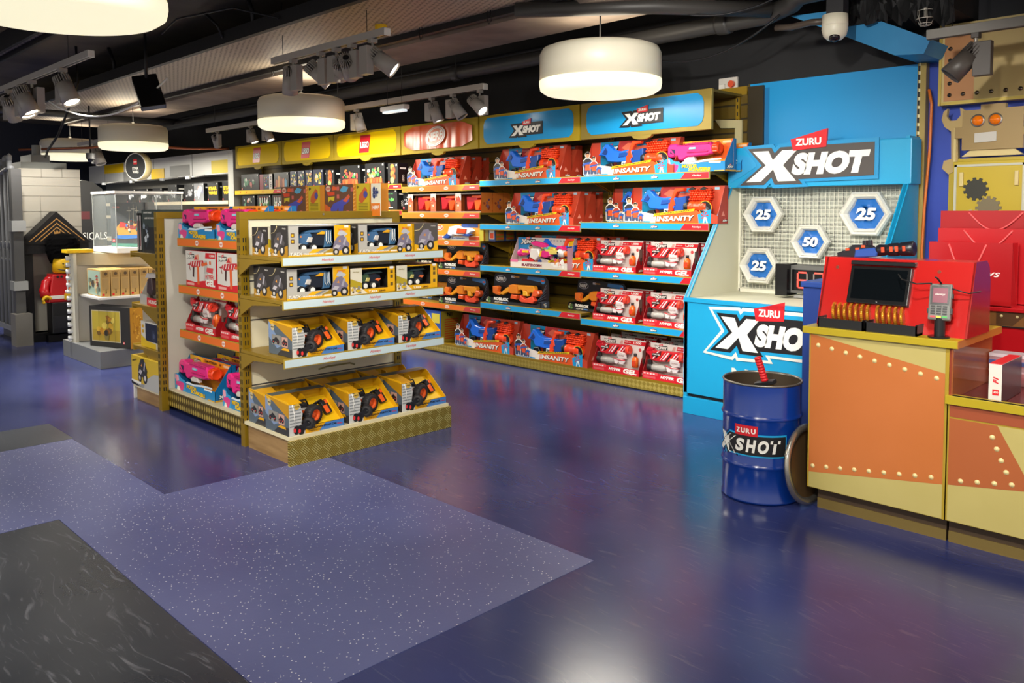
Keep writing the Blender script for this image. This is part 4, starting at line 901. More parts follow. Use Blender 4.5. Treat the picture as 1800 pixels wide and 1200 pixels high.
g = G(); g.lathe([(0, .03), (.03, .02), (.036, -.0), (.03, -.022), (.012, -.034), (0, -.036)], (.012, -.03, -.03), mat('#1a1018', .06), 'z', 20); g.build('dome_lens', t)
g = G(); g.tube([(-.06, 0, .08), (-.16, .0, .09), (-.3, .02, .085), (-.42, .03, .1)], .022, mat('#4a4038', .4)); g.build('conduit_arm', t)
g = G(); g.box(-.05, .06, -.02, .06, .11, .3, mat('#26262a', .5)); g.build('bracket', t)
t = root('wall_socket', (-3.54, 5.99, 2.5)); tag(t, 'white double wall socket with an orange plug above the gold slatwall', 'socket')
g = G(); g.box(-.085, .085, -.02, .0, -.055, .06, mat('#c9c4bc', .4), .004); g.build('socket_plate', t)
g = G(); g.box(-.07, -.02, -.045, -.02, -.04, .01, mat('#d9d5cc', .4), .006); g.build('white_plug', t)
g = G(); g.cyl((.04, -.05, .005), .027, .03, mat('#d2502e', .4), 'y', 16); g.tube([(.04, -.04, -.01), (.035, -.035, -.06), (.03, -.02, -.09)], .006, mat('#d2502e', .4)); g.build('orange_plug', t)

# ------------------------------------------------------------------ lights
SHADE = mat('#d6d0bc', .4); DIFF = mat('#fffbe0', .5, emit='#fff8d2', es=.9)
def pendant(x, y, z=2.42, lab='', D=.9, seen=True):
    t = root('pendant_light', (x, y, z)); tag(t, lab, 'ceiling light', 'round drum pendant lights')
    r = D/2; g = G(); g.lathe([(r-.005, .0), (r, .0), (r, .22), (r-.02, .26), (r-.06, .275), (0, .28)], (0, 0, .0), SHADE, 'z', 56); g.lathe([(r-.012, .0), (r-.012, .2)], (0, 0, 0), SHADE, 'z', 56); g.build('shade', t)
    g = G(); g.lathe([(r+.003, .03), (r+.004, .005), (r-.004, -.035), (r-.04, -.06), (r-.12, -.066), (0, -.066)], (0, 0, 0), DIFF, 'z', 56); g.build('diffuser', t)
    g = G(); g.tube([(0, 0, .28), (0, 0, 3.3-z)], .006, BLKM, 6); g.cyl((0, 0, .28), .02, .05, STEEL, 'z', 12); g.build('cord', t)
    area('pendant_lamp', (0, 0, -.075), D*.86, PEND_W*(3.2 if x < -7 else .65 if y > 4 else 1), (1, .94, .80), parent=t)
    area('added_ceiling_uplight', (0, 0, .29), D*.7, 6 if x > -7 else 10, (1, .88, .68), rot=(pi, 0, 0), parent=t)  # unseen upward lamp added over the closed shade to brighten the ceiling
pendant(-3.915, 4.80, lab='biggest fully seen drum pendant, hanging before the blue signs')
pendant(-7.83, 4.6, lab='drum pendant hanging before the yellow signs')
pendant(-11.99, 4.38, lab='small drum pendant hanging above the round black sign')
pendant(-15.03, 4.46, lab='smallest drum pendant, half behind the white brick tower')
pendant(-4.02, 1.16, lab='huge close drum pendant cut off by the top edge of the picture')
pendant(-13.9, 1.95, z=2.35, lab='drum pendant peeking over the grey gate')
for i, (x, y) in enumerate([(-.1, 4.9), (-.1, 1.2), (-3.96, -2.4), (-.1, -2.4), (-8.0, -1.2)]):
    pendant(x, y, lab='drum pendant of the same kind outside the picture')
GW = mat('#aaa49c', .4); GWL = mat('#b5afa6', .4); LENS = mat('#ffffff', .3, emit='#fff4dc', es=16); LOFF = mat('#58544e', .3)
def head(p, aim, lit=True, s=1., lab='', m=GW, boxside=(-1, 0), w_=SPOT_W, ang=50):
    """track spotlight: p is the point under the track"""
    t = root('track_spotlight', p); tag(t, lab, 'spotlight', 'track spotlights'); s *= 1.2
    g = G(); g.box(-.022*s, .022*s, -.03*s, .03*s, -.03*s, .0, m, .004); g.cyl((0, 0, -.06*s), .012*s, .04*s, STEEL, 'z', 10); g.build('adapter', t)
    bx, by = boxside
    g = G(); g.box((-.05+bx*.045)*s, (.05+bx*.045)*s, (-.03+by*.05)*s, (.03+by*.05)*s, -.26*s, -.055*s, m, .004); g.build('driver_box', t)
    d = Vector(aim).normalized(); c = Vector((-bx*.055*s, -by*.055*s, -.15*s))
    MM = Matrix.Translation(c) @ d.to_track_quat('Z', 'Y').to_matrix().to_4x4() @ Matrix.Scale(s, 4)
    g = G(); g.M = MM
    g.lathe([(0, -.03), (.06, -.03), (.062, .05), (.066, .13), (.058, .13), (.05, .11), (0, .11)], (0, 0, 0), m, 'z', 24)
    for k in range(20):
        a = 2*pi*k/20; g.add([(.022*cos(a), .022*sin(a), -.1), (.06*cos(a), .06*sin(a), -.09), (.062*cos(a), .062*sin(a), -.03), (.022*cos(a), .022*sin(a), -.03),
                              (.022*cos(a+.12), .022*sin(a+.12), -.1), (.06*cos(a+.08), .06*sin(a+.08), -.09), (.062*cos(a+.08), .062*sin(a+.08), -.03), (.022*cos(a+.12), .022*sin(a+.12), -.03)],
                             [(0, 1, 2, 3), (7, 6, 5, 4), (0, 4, 5, 1), (1, 5, 6, 2)], m)
    g.cyl((0, 0, -.1), .024, .08, M_DARK, 'z', 12); g.build('lamp_head', t)
    g = G(); g.M = MM; g.lathe([(0, .118), (.056, .118), (.056, .112)], (0, 0, 0), LENS if lit else LOFF, 'z', 24); g.build('lens', t)
    if lit: spot('spot_lamp', tuple(c+d*.14*s), d, w_, ang, parent=t)
def track(x0, x1, y, z, lab, m=GWL):
    t = root('light_track', ((x0+x1)/2, y, z)); tag(t, lab, 'light track'); h = (x1-x0)/2
    g = G(); g.box(-h, h, -.026, .026, 0, .055, m, .003); g.box(-h, h, -.012, .012, -.001, .002, BLK); g.build('rail', t)
    g = G(); g.box(h-.002, h+.012, -.026, .026, -.004, .05, LW, .003); g.build('end_cap', t)
    for k in (-.8, .7): g = G(); g.tube([(h*k, 0, .045), (h*k, 0, 3.28-z)], .003, BLKM, 5); g.build('suspension_wire', t)
track(-6.62, -4.95, 3.62, 2.775, 'light track carrying five spotlights below the perforated tray')
for x, a, lit, bs, lab in ((-6.28, (-.5, .25, -1), True, (1, 0), 'lit spotlight at the far end of the track below the perforated tray'), (-5.85, (.5, .8, -.8), False, (1, 0), 'spotlight tilted behind its box, second from the far end below the tray'),
                      (-5.62, (-.9, .62, -.42), True, (-1, 0), 'ribbed white spotlight in the middle of the track below the tray'), (-5.4, (-.75, .75, -.5), True, (1, 0), 'spotlight showing only its tapered grey box below the tray'),
                      (-5.13, (.55, .5, -.55), True, (-.6, -.8), 'brightest spotlight, nearest end of the track below the perforated tray')):
    head((x, 3.62, 2.775), a, lit, .85, lab, boxside=bs)
track(-11.2, -7.34, 2.36, 2.78, 'light track close to the ceiling carrying four spotlights')
for x, a, lit, bs, lab in ((-9.9, (-.55, .5, -1), True, (-1, 0), 'spotlight cut by the picture edge on the track over the gate'), (-9.45, (.35, .3, -1), True, (-1, 0), 'lit spotlight above the perforated tray end, paired with a brighter one'), (-9.05, (.3, .35, -1), True, (0, 1), 'lit spotlight in a U bracket on the track over the gate'), (-8.1, (.45, .25, -1), True, (-1, 0), 'spotlight with a lit edge, alone near the track end above the slanted floodlight')):
    head((x, 2.36, 2.78), a, lit, 1.0, lab, boxside=bs, w_=110 if x < -9.6 else 190, ang=75)
track(-8.25, -5.55, 5.15, 2.60, 'long light track in front of the black wall above the header signs')
for x, a, lit, bs, lab in ((-7.62, (.25, .15, -1), False, (-1, 0), 'unlit spotlight behind the drum pendant before the yellow signs'), (-6.32, (.25, .25, -1), True, (-1, 0), 'lit spotlight above the orange sign, first of three'),
                      (-6.0, (.6, .3, -1), False, (-1, 0), 'unlit spotlight between two lit ones above the light blue sign'), (-5.62, (.75, .1, -.7), True, (0, 1), 'lit spotlight at the near end of the long track')):
    head((x, 5.15, 2.60), a, lit, .72, lab, boxside=bs)
track(-11.1, -8.75, 5.05, 2.58, 'light track in front of the black wall beyond the middle pendant')
for x, a, bs, lab in ((-10.8, (-.5, .5, -.8), (1, 0), 'spotlight turned back over the grey and white far header'), (-9.85, (.3, .2, -1), (-1, 0), 'spotlight over the first yellow sign'), (-9.45, (.4, .2, -1), (-1, 0), 'spotlight half hidden behind the middle pendant over the yellow signs')):
    head((x, 5.05, 2.58), a, x > -10, .66, lab, boxside=bs, w_=60)
track(-14.4, -12.8, 4.4, 2.55, 'short light track behind the smallest pendants')
head((-13.6, 4.4, 2.55), (.4, .2, -1), False, 1, 'dark spotlight beside the smallest pendant', boxside=(-1, 0))
track(-1.76, -.4, 5.2, 2.49, 'grey light track crossing before the riveted robot board', GREY_M)
head((-1.5, 5.2, 2.49), (-.55, -.25, -.65), False, .78, 'dark finned spotlight before the riveted robot board', mat('#4a4440', .45), (.9, 0))
# tracks of the rest of the shop, behind the photographer
track(-2.9, 0.6, 2.3, 2.86, 'light track over the open floor outside the picture')
track(-2.8, -.2, .3, 2.78, 'light track behind the viewpoint outside the picture')
for i, (p, a) in enumerate([((-2.5, 2.3), (-.35, 1, -.36)), ((-2.0, 2.3), (-.65, 1, -.42)), ((-1.5, 2.3), (-.4, 1, -.3)), ((-.9, 2.3), (-.2, 1, -.75)), ((-2.7, 2.3), (-.95, .3, -.6))]):
    head((p[0], p[1], 2.86), a, True, 1, 'spotlight of the same kind outside the picture', w_=170, ang=62)
for i, (p, a) in enumerate([((-2.6, .3), (-.9, .75, -.6)), ((-1.9, .3), (-.75, 1, -.62)), ((-1.2, .3), (-.15, 1, -.52)), ((-.5, .3), (.0, 1, -.38))]):
    head((p[0], p[1], 2.78), a, True, 1, 'spotlight of the same kind outside the picture', w_=190, ang=55)
for i, (x, a) in enumerate([(-10.4, (-.2, 1, -.5)), (-8.0, (-.2, 1, -.55)), (-7.4, (.35, .45, -.9)), (-8.8, (-.15, .5, -.9)), (-6.8, (.0, 1, -.6))]):
    pass
t = root('strip_light', (-6.75, 5.02, 2.50)); tag(t, 'small white strip light hanging before the long track', 'strip light')
g = G(); g.box(-.2, .2, -.04, .04, 0, .05, LW, .015); g.build('housing', t); g = G(); g.box(-.17, .17, -.03, .03, -.02, .0, mat('#d9e4e6', .3, emit='#dfeef2', es=.8), .006); g.build('diffuser', t)
g = G(); g.tube([(-.12, 0, .05), (-.12, 0, .79)], .003, BLKM, 5); g.tube([(.12, 0, .05), (.12, 0, .79)], .003, BLKM, 5); g.build('hanger', t)
t = root('floodlight', (-7.15, 2.75, 2.5)); tag(t, 'slanted black floodlight on a bracket in front of the perforated tray', 'floodlight')
g = G(); g.M = RY(R(55)) @ RX(R(20)); g.box(-.17, .17, -.1, .1, -.02, .04, BLKG, .008); g.build('housing', t)
g = G(); g.M = RY(R(55)) @ RX(R(20)); g.box(-.15, .15, -.09, .09, -.026, -.021, mat('#6f6a50', .15)); g.build('glass_front', t)
g = G(); g.tube([(-.05, 0, .05), (-.05, .0, .5)], .014, BLKM); g.build('bracket', t)
g = G(); g.cyl((0, 0, 0), .05, .04, YEL, 'z', 16); o = g.build('smoke_detector'); o.location = (-5.55, 4.0, 2.96); tag(o, 'round yellow detector cap under the perforated tray', 'detector')
# ------------------------------------------------------------------ wall shelving
SLAT = mat('#5c4a14', .45, .1); SLAT_D = mat('#2c2410', .5)
def strip(g, x0, x1, z, col, marks='', end='red', h=.058, y=-.012):
    g.box(x0, x1, y, y+.008, z-h, z+.004, GOLD_L); g.box(x0+.004, x1-.004, y-.002, y, z-h+.007, z-.003, col)
def strip_marks(g, w_, z, kind, y=-.0145, h=.058):
    zc = z-h/2+.002
    if kind == 'x':
        for k in (.3, .6): xlogo(g, w_*k-.03, zc-.012, .07, y, .0004)
    elif kind == 'n':
        for k in (.3, .62):
            g.poly([(w_*k-.03+.06*cos(a*pi/6)*.6+.0, zc+.018*sin(a*pi/6)) for a in range(12)], y-.0004, mat('#f0d8cc')); g.text('NERF', w_*k-.03, zc, .012, y-.001, ORG_D, w=.045, bold=.03, shear=.2)
    elif kind == 'l':
        for k in (.12, .25, .6): g.rect(w_*k, w_*k+.02, zc-.01, zc+.01, y-.0006, RED)
    elif kind == 'h':
        for k in (.27, .55, .83): g.text('Hamleys', w_*k, zc, .02, y-.001, RED, w=.09, bold=.01, shear=.35)
    if kind in 'xnl':
        g.poly([(w_-.26, z-h+.008), (w_-.22, z-.004), (w_-.006, z-.004), (w_-.006, z-h+.008)], y-.0004, RED if kind != 'n' else mat('#c9403a'))
        g.text('Hamleys', w_-.11, zc, .018, y-.001, LW, w=.08, bold=.01, shear=.35)
def shelf_part(par, w_, z, d, stripcol, kind, x0=0, ext=0, thick=.022, name='shelf', bracket=True):
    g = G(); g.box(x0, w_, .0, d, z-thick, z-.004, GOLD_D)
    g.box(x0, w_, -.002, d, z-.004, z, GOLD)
    if bracket:
        for x in (x0+.01, w_-.022): g.add([(x, d, z-.02), (x, d, z-.14), (x, .12, z-.03), (x, .12, z-.02), (x+.012, d, z-.02), (x+.012, d, z-.14), (x+.012, .12, z-.03), (x+.012, .12, z-.02)], [(0, 1, 2, 3), (7, 6, 5, 4), (0, 4, 5, 1), (1, 5, 6, 2), (2, 6, 7, 3)], GOLD)
    s = g.build(name, par)
    g = G(); strip(g, x0, w_, z, stripcol); g.M = T(x0, 0, 0); strip_marks(g, w_-x0, z, kind); g.build('price_strip', s)
    return s
def wall_bay(x0, x1, levels, col, kind, lab, y0=5.48, y1=5.95):
    w_ = x1-x0; d = y1-y0
    t = root('wall_shelf_unit', (x0, y0, 0)); tag(t, lab, 'shelf unit', 'gold shelf bays along the back wall')
    g = G(); g.box(0, w_, d-.03, d, .02, 2.46, SLAT_D)
    for i in range(21): g.box(.02, w_-.02, d-.04, d-.03, .13+.11*i, .13+.11*i+.095, SLAT)
    g.box(0, w_, d-.045, d-.0, 2.40, 2.465, GOLD); g.build('slatwall', t)
    for x in (0, w_-.03):
        g = G(); g.box(x, x+.03, d-.06, d-.04, .1, 2.42, GOLD)
        for k in range(40): g.box(x+.01, x+.02, d-.062, d-.06, .2+.055*k, .23+.055*k, M_DARK)
        g.build('upright', t)
    g = G(); g.box(0, w_, -.0, d-.045, .085, .105, GOLD); g.box(0, w_, .0, .02, .012, .085, M_PLATE2); g.box(.02, w_-.02, .03, d-.05, .0, .085, M_DARK); g.box(0, w_, .001, .015, 0, .012, BLK); g.build('base', t)
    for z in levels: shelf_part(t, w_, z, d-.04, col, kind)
    return t
XB = [-11.18, -9.82, -8.57, -7.24, -5.98, -4.675, -3.39]
STY = mat('#f2c50c', .4); STO = mat('#e8711f', .4); STB = mat('#1b9cd6', .4)
wall_bay(XB[0], XB[1], [1.785, 1.52, 1.2, .8, .42], STY, 'l', 'gold shelf bay under the first yellow sign, next to the white header')
wall_bay(XB[1], XB[2], [1.785, 1.50, 1.2, .8, .42], STY, 'l', 'gold shelf bay under the middle yellow sign')
wall_bay(XB[2], XB[3], [1.785, 1.50, 1.2, .8, .42], STY, 'l', 'gold shelf bay under the third yellow sign beside the orange sign')
wall_bay(XB[3], XB[4], [1.75, 1.47, 1.19, .885, .525], STO, 'n', 'gold shelf bay with orange shelf strips under the orange sign')
wall_bay(XB[4], XB[5], [1.785, 1.36, .955, .585], STB, 'x', 'gold shelf bay with blue strips under the smaller light blue sign')
wall_bay(XB[5], XB[6], [1.785, 1.387, .965, .545], STB, 'x', 'gold shelf bay with blue strips beside the target booth')
# slatwall end beyond the shelves
g = G(); g.box(-3.39, -3.20, 5.92, 5.97, .02, 2.46, SLAT_D)
for i in range(21): g.box(-3.385, -3.33, 5.91, 5.92, .13+.11*i, .225+.11*i, SLAT)
g.box(-3.39, -3.33, 5.90, 5.97, 2.40, 2.465, GOLD); struct(g, 'wall_slat_strip')
g = G(); g.prism([(-3.60, 2.22), (-3.36, 2.20), (-3.36, 1.86), (-3.42, 1.86), (-3.42, 2.14), (-3.55, 2.15)], 5.88, 5.90, mat('#b9b084', .5)); tag(g.build('cream_arrow_piece'), 'cream angular cut-out fixed on the slatwall beside the end sign', 'wall decoration')

# header signs
def sign(x0, x1, col, lab, kind, tab=GOLD, wavy=False):
    w_ = x1-x0; t = root('header_sign', (x0, 5.46, 2.10)); tag(t, lab, 'sign', 'header signs over the shelf bays')
    gold = mat('#8f7b36', .4, .3) if kind == 'x2' else mat('#a88f22', .6, 0, .2)
    g = G(); g.box(0, w_, 0, .03, 0, .31, gold, .003); g.box(0, w_, .03, .45, .285, .305, GOLD_D)
    g.prism([(w_/2-.10+.10*cos(a*pi/8)+.10, -.0+.035*sin(a*pi/8)) for a in range(8, 17)], -.001, .03, gold); g.build('frame', t)
    g = G(); x, X, z, Z = .065, w_-.065, .035, .285; c = .055
    pts = [(x+c, z), (X-c, z), (X-c*.3, z+c*.5), (X, z+c*1.3), (X, Z-c*1.3), (X-c*.3, Z-c*.5), (X-c, Z), (x+c, Z), (x+c*.3, Z-c*.5), (x, Z-c*1.3), (x, z+c*1.3), (x+c*.3, z+c*.5)]
    if wavy:
        n = 26; vs = []; fs = []
        for i in range(n+1):
            f = i/n; xx = x+(X-x)*f; e = min(1, min(f, 1-f)*7); zz0, zz1 = z+(1-e)*c, Z-(1-e)*c
            yy = -.006-.010*(1+sin(i*1.9))*.5-.005*(i % 3)
            vs += [(xx, yy, zz0), (xx, yy-.006*sin(i), (zz0+zz1)/2), (xx, yy, zz1)]
        for i in range(n): fs += [(3*i, 3*i+3, 3*i+4, 3*i+1), (3*i+1, 3*i+4, 3*i+5, 3*i+2)]
        g.add(vs, fs, col, True)
    else: g.prism(pts, -.004, .0, col)
    g.build('panel', t)
    g = G()
    if kind[0] == 'x': xlogo(g, w_/2-.20, .085, .40, -.006, .0012, depth=.006, black=mat('#20242c'), outline=LB)
    elif kind == 'l': redplate(g, w_/2-.11, .06, .20, .20, -.006, 'LEGO', -.1)
    elif kind == 'n':
        S = mat('#d9cfc6', .3)
        for rr, lay, m in ((1, 0, S), (.9, .001, mat('#b5471c', .3)), (.86, .002, S), (.76, .003, mat('#c25a2a', .3))):
            g.poly([(w_/2+.16*rr*cos(a*pi/14), .16+.10*rr*sin(a*pi/14)+.02*cos(a*pi/14)) for a in range(28)], -.032-lay, m)
        g.text('NERF', w_/2, .16, .09, -.038, S, w=.26, bold=.04, shear=.2, rot=.12)
    g.build('logo', t)
YP = mat('#f0c800', .6, 0, .12); OP = mat('#cc4a14', .26); CP = mat('#1390cf', .24, 0, .4)
sign(-11.12, -9.83, YP, 'yellow header sign with red plate, farthest of the three yellow ones', 'l')
sign(-9.81, -8.58, YP, 'yellow header sign with red plate, middle of the three yellow ones', 'l')
sign(-8.56, -7.25, YP, 'yellow header sign with red plate, touching the orange sign', 'l')
sign(-7.23, -5.99, OP, 'orange crumpled header sign between yellow and light blue signs', 'n', wavy=True)
sign(-5.97, -4.685, CP, 'light blue header sign next to the orange sign', 'x')
sign(-4.665, -3.375, CP, 'widest light blue header sign, behind the biggest round pendant', 'x2')

# far white unit with its grey and yellow brick header
t = root('far_header', (-17.7, 5.58, 2.05)); tag(t, 'long white header with grey and yellow brick blocks over the far shelves', 'sign')
g = G(); W3 = mat('#c6c6c2', .4); g.box(0, 6.25, 0, .3, 0, .345, W3, .004); g.build('panel', t)
g = G()
for x in (.9, 2.6, 3.3, 4.85): g.box(x, x+.012, -.004, .0, 0, .345, GREY)
for x, w2, z, h2, m in ((.9, 1.0, .17, .16, YEL), (1.9, .9, .0, .17, GREY), (3.2, .55, .0, .17, YEL), (4.0, .75, .02, .17, GREY), (5.55, .55, .02, .19, mat('#c9b23a'))): g.box(x, x+w2, -.008, 0, z, z+h2, m)
g.build('brick_pattern', t)
for x in (.2, 1.6, 3.0, 4.3, 5.3): g = G(); g.tube([(x, 0, 0), (x-.1, -.2, -.03)], .012, W3); g.cyl((x-.1, -.22, -.06), .04, .04, mat('#d9dde0', .2), 'z', 12); g.build('lamp_arm', t)
t = root('far_shelf_unit', (-17.7, 5.5, 0)); tag(t, 'long white shelf unit under the grey and yellow brick header', 'shelf unit')
g = G(); g.box(0, 6.3, .4, .45, 0, 2.05, mat('#5c5a56')); g.build('back_panel', t)
g = G(); g.box(6.25, 6.42, 0, .45, 0, 2.35, mat('#b9b8b0', .45)); g.build('end_panel', t)
for z in (1.65, 1.42, 1.0, .5): g = G(); g.box(0, 6.25, 0, .4, z-.03, z, WHT); g.box(0, 6.25, -.01, 0, z-.05, z, mat('#d8c9a8')); g.build('shelf', t)
for i, (x, st, lab) in enumerate([(-13.75, 'space', 'dark box with a pale round model, farthest on the white shelf'), (-13.1, 'space', 'second dark box with a pale round model on the white shelf'), (-12.75, 'white', 'silvery box between dark ones on the far white shelf'), (-12.25, 'yellowtext', 'dark box with big yellow letters on the far white shelf'), (-11.75, 'yellowtext', 'dark box with yellow letters nearest the shelf end panel')]):
    put_box('brick_set_box', .36, .28, .16, st, 40+i, (x, 5.55, 1.651), 0, lab, 'boxes on the far white shelves')
for i, x in enumerate((-15.6, -15.0, -14.4)):
    put_box('brick_set_box', .4, .24, .16, 'space', 50+i, (x, 5.55, 1.651), 0, ['small grey dark box far along the white shelf, over the glass case', 'small dark box beyond the glass case corner on the white shelf', 'small dark box before the two round models on the white shelf'][i], 'boxes on the far white shelves')

# brick sets on the wall
for i, (a, b, h, st, lab) in enumerate([
    (-11.04, -10.53, .225, 'figure', 'dark box with pale flowers, first on the top shelf beside the white end panel'), (-10.50, -10.15, .21, 'stripe', 'white and red striped box, second on the top shelf'),
    (-10.10, -9.72, .22, 'town', 'dark box with a brown street model on the top shelf'), (-9.68, -9.51, .225, 'night', 'first of four navy boxes with yellow flowers'), (-9.49, -9.32, .225, 'night', 'second of four navy boxes with yellow flowers'),
    (-9.30, -9.13, .225, 'night', 'third of four navy boxes with yellow flowers'), (-9.11, -8.88, .225, 'night', 'fourth and widest navy box with yellow flowers'), (-8.82, -8.63, .21, 'tall', 'narrow black box with stacked orange flowers beside the navy ones'),
    (-8.50, -8.08, .245, 'flower', 'black box with potted cacti, beside the narrow orange flower box'), (-7.98, -7.60, .25, 'flower', 'black box with potted cacti, nearer to the orange sign'), (-7.535, -7.35, .235, 'tall', 'narrow black box with orange flowers next to the orange strip')]):
    put_box('brick_set_box', b-a, h, .14, st, i, (a, 5.50, 1.786), 0, lab, 'construction set boxes on the top shelf')
for i, (a, b, st, lab) in enumerate([(-11.02, -10.65, 'figure', 'dark box with an orange and white model on the second shelf'), (-10.58, -10.2, 'cottage', 'dark box with white cottages on the second shelf'), (-10.16, -9.84, 'cottage', 'dark box with white cottages, half hidden by the brown boxes')]):
    put_box('brick_set_box', b-a, .195, .14, st, 20+i, (a, 5.50, 1.521), 0, lab, 'construction set boxes on the second shelf')
put_box('brick_set_box', .30, .235, .14, 'tree', 30, (-7.67, 5.50, 1.501), 0, 'black box with a small green tree on the second shelf', 'construction set boxes on the second shelf')
for j, (x0, z, n, lab) in enumerate([(-7.52, 1.501, 2, 'plain black box edge behind the green tree box'), (-8.28, 1.786, 0, '')]):
    for i in range(n): put_box('brick_set_box', .1, .22, .3, 'space', 60+i, (-7.34+.055*i-.0, 5.56+.0*i, z), 0, lab, 'black box edges') if i == 0 else None

# ------------------------------------------------------------------ wall products
ins = make_insanity(); gel = make_gel(); soak = make_soaker(); gbx = make_gel_box(); blk = make_block_blaster(); sred = make_small_red(); wbl = make_white_blue(); uni = make_unicorn()
GI = 'blue and orange dart blasters on the wall shelves'
def row(proto, x, y, z, n, labs, group, dy=.155, s=1, rz=0):
    for i in range(n): place(proto, (x, y+dy*i, z), rz, labs[i], group, s)
row(ins, -5.63, 5.50, 1.361, 3, ['blue and orange blaster carton on the second shelf, front one under the small blue sign', 'same blaster carton right behind the front one, second shelf under the small blue sign', 'rearmost blaster carton of the row on the second shelf under the small blue sign'], GI)
row(ins, -5.79, 5.50, 1.786, 2, ['blue and orange blaster carton on the top shelf under the small blue sign', 'blaster carton peeping out behind the front one, top shelf under the small blue sign'], GI)
row(ins, -4.65, 5.49, 1.786, 1, ['blue and orange blaster carton on the top shelf beside the pink water blaster'], GI, s=(1.09, 1, .97))
row(ins, -7.16, 5.50, 1.751, 3, ['blue and orange blaster carton on the top shelf under the orange sign', 'second blaster carton in line behind the one under the orange sign', 'third, darkest blaster carton in line under the orange sign'], GI)
place(ins, (-4.20, 5.49, 1.388), 0, 'blue and orange blaster carton on the second shelf, touching the target booth', GI, (1.03, 1, .97))
place(ins, (-4.52, 5.645, 1.388), 0, 'blaster carton pushed behind the one touching the target booth', GI, (1.03, 1, .97))
place(ins, (-6.39, 5.50, .106), 0, 'blue and orange blaster carton on the floor shelf beside the yellow striped box', GI, (1.0, 1, 1.05))
place(ins, (-5.50, 5.49, .106), 0, 'blue and orange blaster carton on the floor shelf, next to the red gel blasters', GI, (1.05, 1, 1.0))
place(ins, (-5.40, 5.56, .956), 0, 'blaster carton showing only its end, beside the unicorn blaster', GI, (1.0, .9, 1))
place(ins, (-5.30, 5.715, .956), 0, 'blaster carton end second in line beside the unicorn blaster', GI, (1.0, .9, 1))
place(uni, (-5.57, 5.488, .956), 0, 'white and pink unicorn blaster with rainbow barrel on the third shelf')
place(soak, (-3.83, 5.50, 1.786), 0, 'pink water blaster on the top wall shelf beside the target booth', 'pink water blasters', (.92, 1, 1.0))
place(soak, (-3.80, 5.68, 1.786), 0, 'pink water blaster hidden behind the one beside the target booth', 'pink water blasters', (.92, 1, .9))
GG = 'red and white gel blasters'
for z, nm in ((.966, 'third shelf'), (.546, 'fourth shelf'), (.106, 'floor shelf')):
    for j, x in enumerate((-4.555, -4.02)):
        for k in range(2 if z > .2 else 3):
            place(gel, (x, 5.49+.15*k, z), 0, f"red and white gel blaster, {nm}, {'beside the target booth' if j else 'away from the booth'}, {['front', 'second', 'third'][k]} of its line", GG, 1 if z > .2 else (1.08, 1, 1.08))
GB = 'orange block-shaped foam blasters'
place(blk, (-5.92, 5.488, .586), 0, 'orange foam blaster in a black box with white oval logo, on the blue strip shelf', GB, (1.03, 1, 1))
place(blk, (-6.66, 5.50, .526), 0, 'orange foam blaster, lower orange strip shelf, beside the blue strip', GB, (.9, 1, 1))
place(blk, (-7.20, 5.62, .526), 0, 'orange foam blaster, lower orange strip shelf, behind the end display', GB, (.9, 1, 1))
place(blk, (-6.66, 5.50, .886), 0, 'orange foam blaster, upper orange strip shelf, beside the unicorn blaster', GB, (.9, 1, 1))
place(blk, (-7.20, 5.62, .886), 0, 'orange foam blaster, upper orange strip shelf, behind the end display', GB, (.9, 1, 1))
place(blk, (-4.97, 5.64, .586), R(-8), 'orange foam blaster in a black box tucked behind the gel blasters', GB, (.9, 1, .93))
for i, x in enumerate((-7.16, -6.77, -6.37)):
    for k in range(3 if i == 2 else 1):
        place(sred, (x, 5.49+.155*k, 1.471), 0, ('small red and orange blaster box, ' + ['farthest of three on the orange shelf', 'middle of three on the orange shelf', 'nearest of three on the orange shelf'][i]) if k == 0 else f"orange end of the small blaster box {['', 'right', 'two places'][k]} behind the nearest of three", 'small red and orange blaster boxes', (.97, 1, 1.05))
place(wbl, (-6.74, 5.50, 1.191), 0, 'white and blue foam blaster on an orange box beside the display stand')
for k in range(3):
    g = G(); g.box(0, .14, 0, .13, 0, .17, mat('#2a3a6a', .4)); g.rect(.0, .05, 0, .17, -.001, mat('#8a7a2a')); g.rect(.06, .13, .02, .15, -.001, mat('#c9c4c0')); g.rect(.07, .12, .03, .08, -.0016, ORG_D); g.box(.1401, .1405, .01, .12, .01, .16, mat('#7a6a24'))
    for q in range(4): g.box(.1406, .141, .02, .11, .02+.037*q, .035+.037*q, mat('#b9481e'))
    tag(g.build('small_dart_box', loc=(-5.955+.02+.0*k, 5.50+.14*k, 1.191)), ['small dart box beside the white and blue foam blaster', 'small dart box right behind the first one on the orange shelf', 'rearmost small dart box on the orange shelf'][k], 'toy box', 'small dart boxes')
t = root('dart_game_box', (-7.22, 5.49, .106)); tag(t, 'tall blue and yellow striped blaster box on the floor shelf under the orange strips', 'toy box')
g = G(); g.box(0, .6, 0, .3, 0, .33, mat('#2f57b0', .4)); g.rect(.02, .45, .02, .3, -.001, mat('#3a63bd')); g.rect(.45, .58, .2, .3, -.0014, mat('#e0cf4a'))
g.prism([(.1, .2), (.2, .29), (.42, .28), (.46, .2), (.4, .14), (.3, .17), (.15, .13)], -.003, 0, mat('#dfe2ea')); g.prism([(.3, .09), (.34, .16), (.43, .15), (.4, .08)], -.004, 0, mat('#e4683a')); g.rect(.38, .5, .03, .12, -.002, mat('#c9404a'))
g.M = T(.6008, 0, 0) @ RZ(E90); g.rect(0, .3, 0, .33, -.0005, mat('#a5932c')); g.text('N1', .12, .29, .04, -.001, BLK, w=.07, bold=.04)
for q in range(9): g.rect(.05, .24, .03+.025*q, .043+.025*q, -.001, mat('#b9481e'))
g.build('box', t)

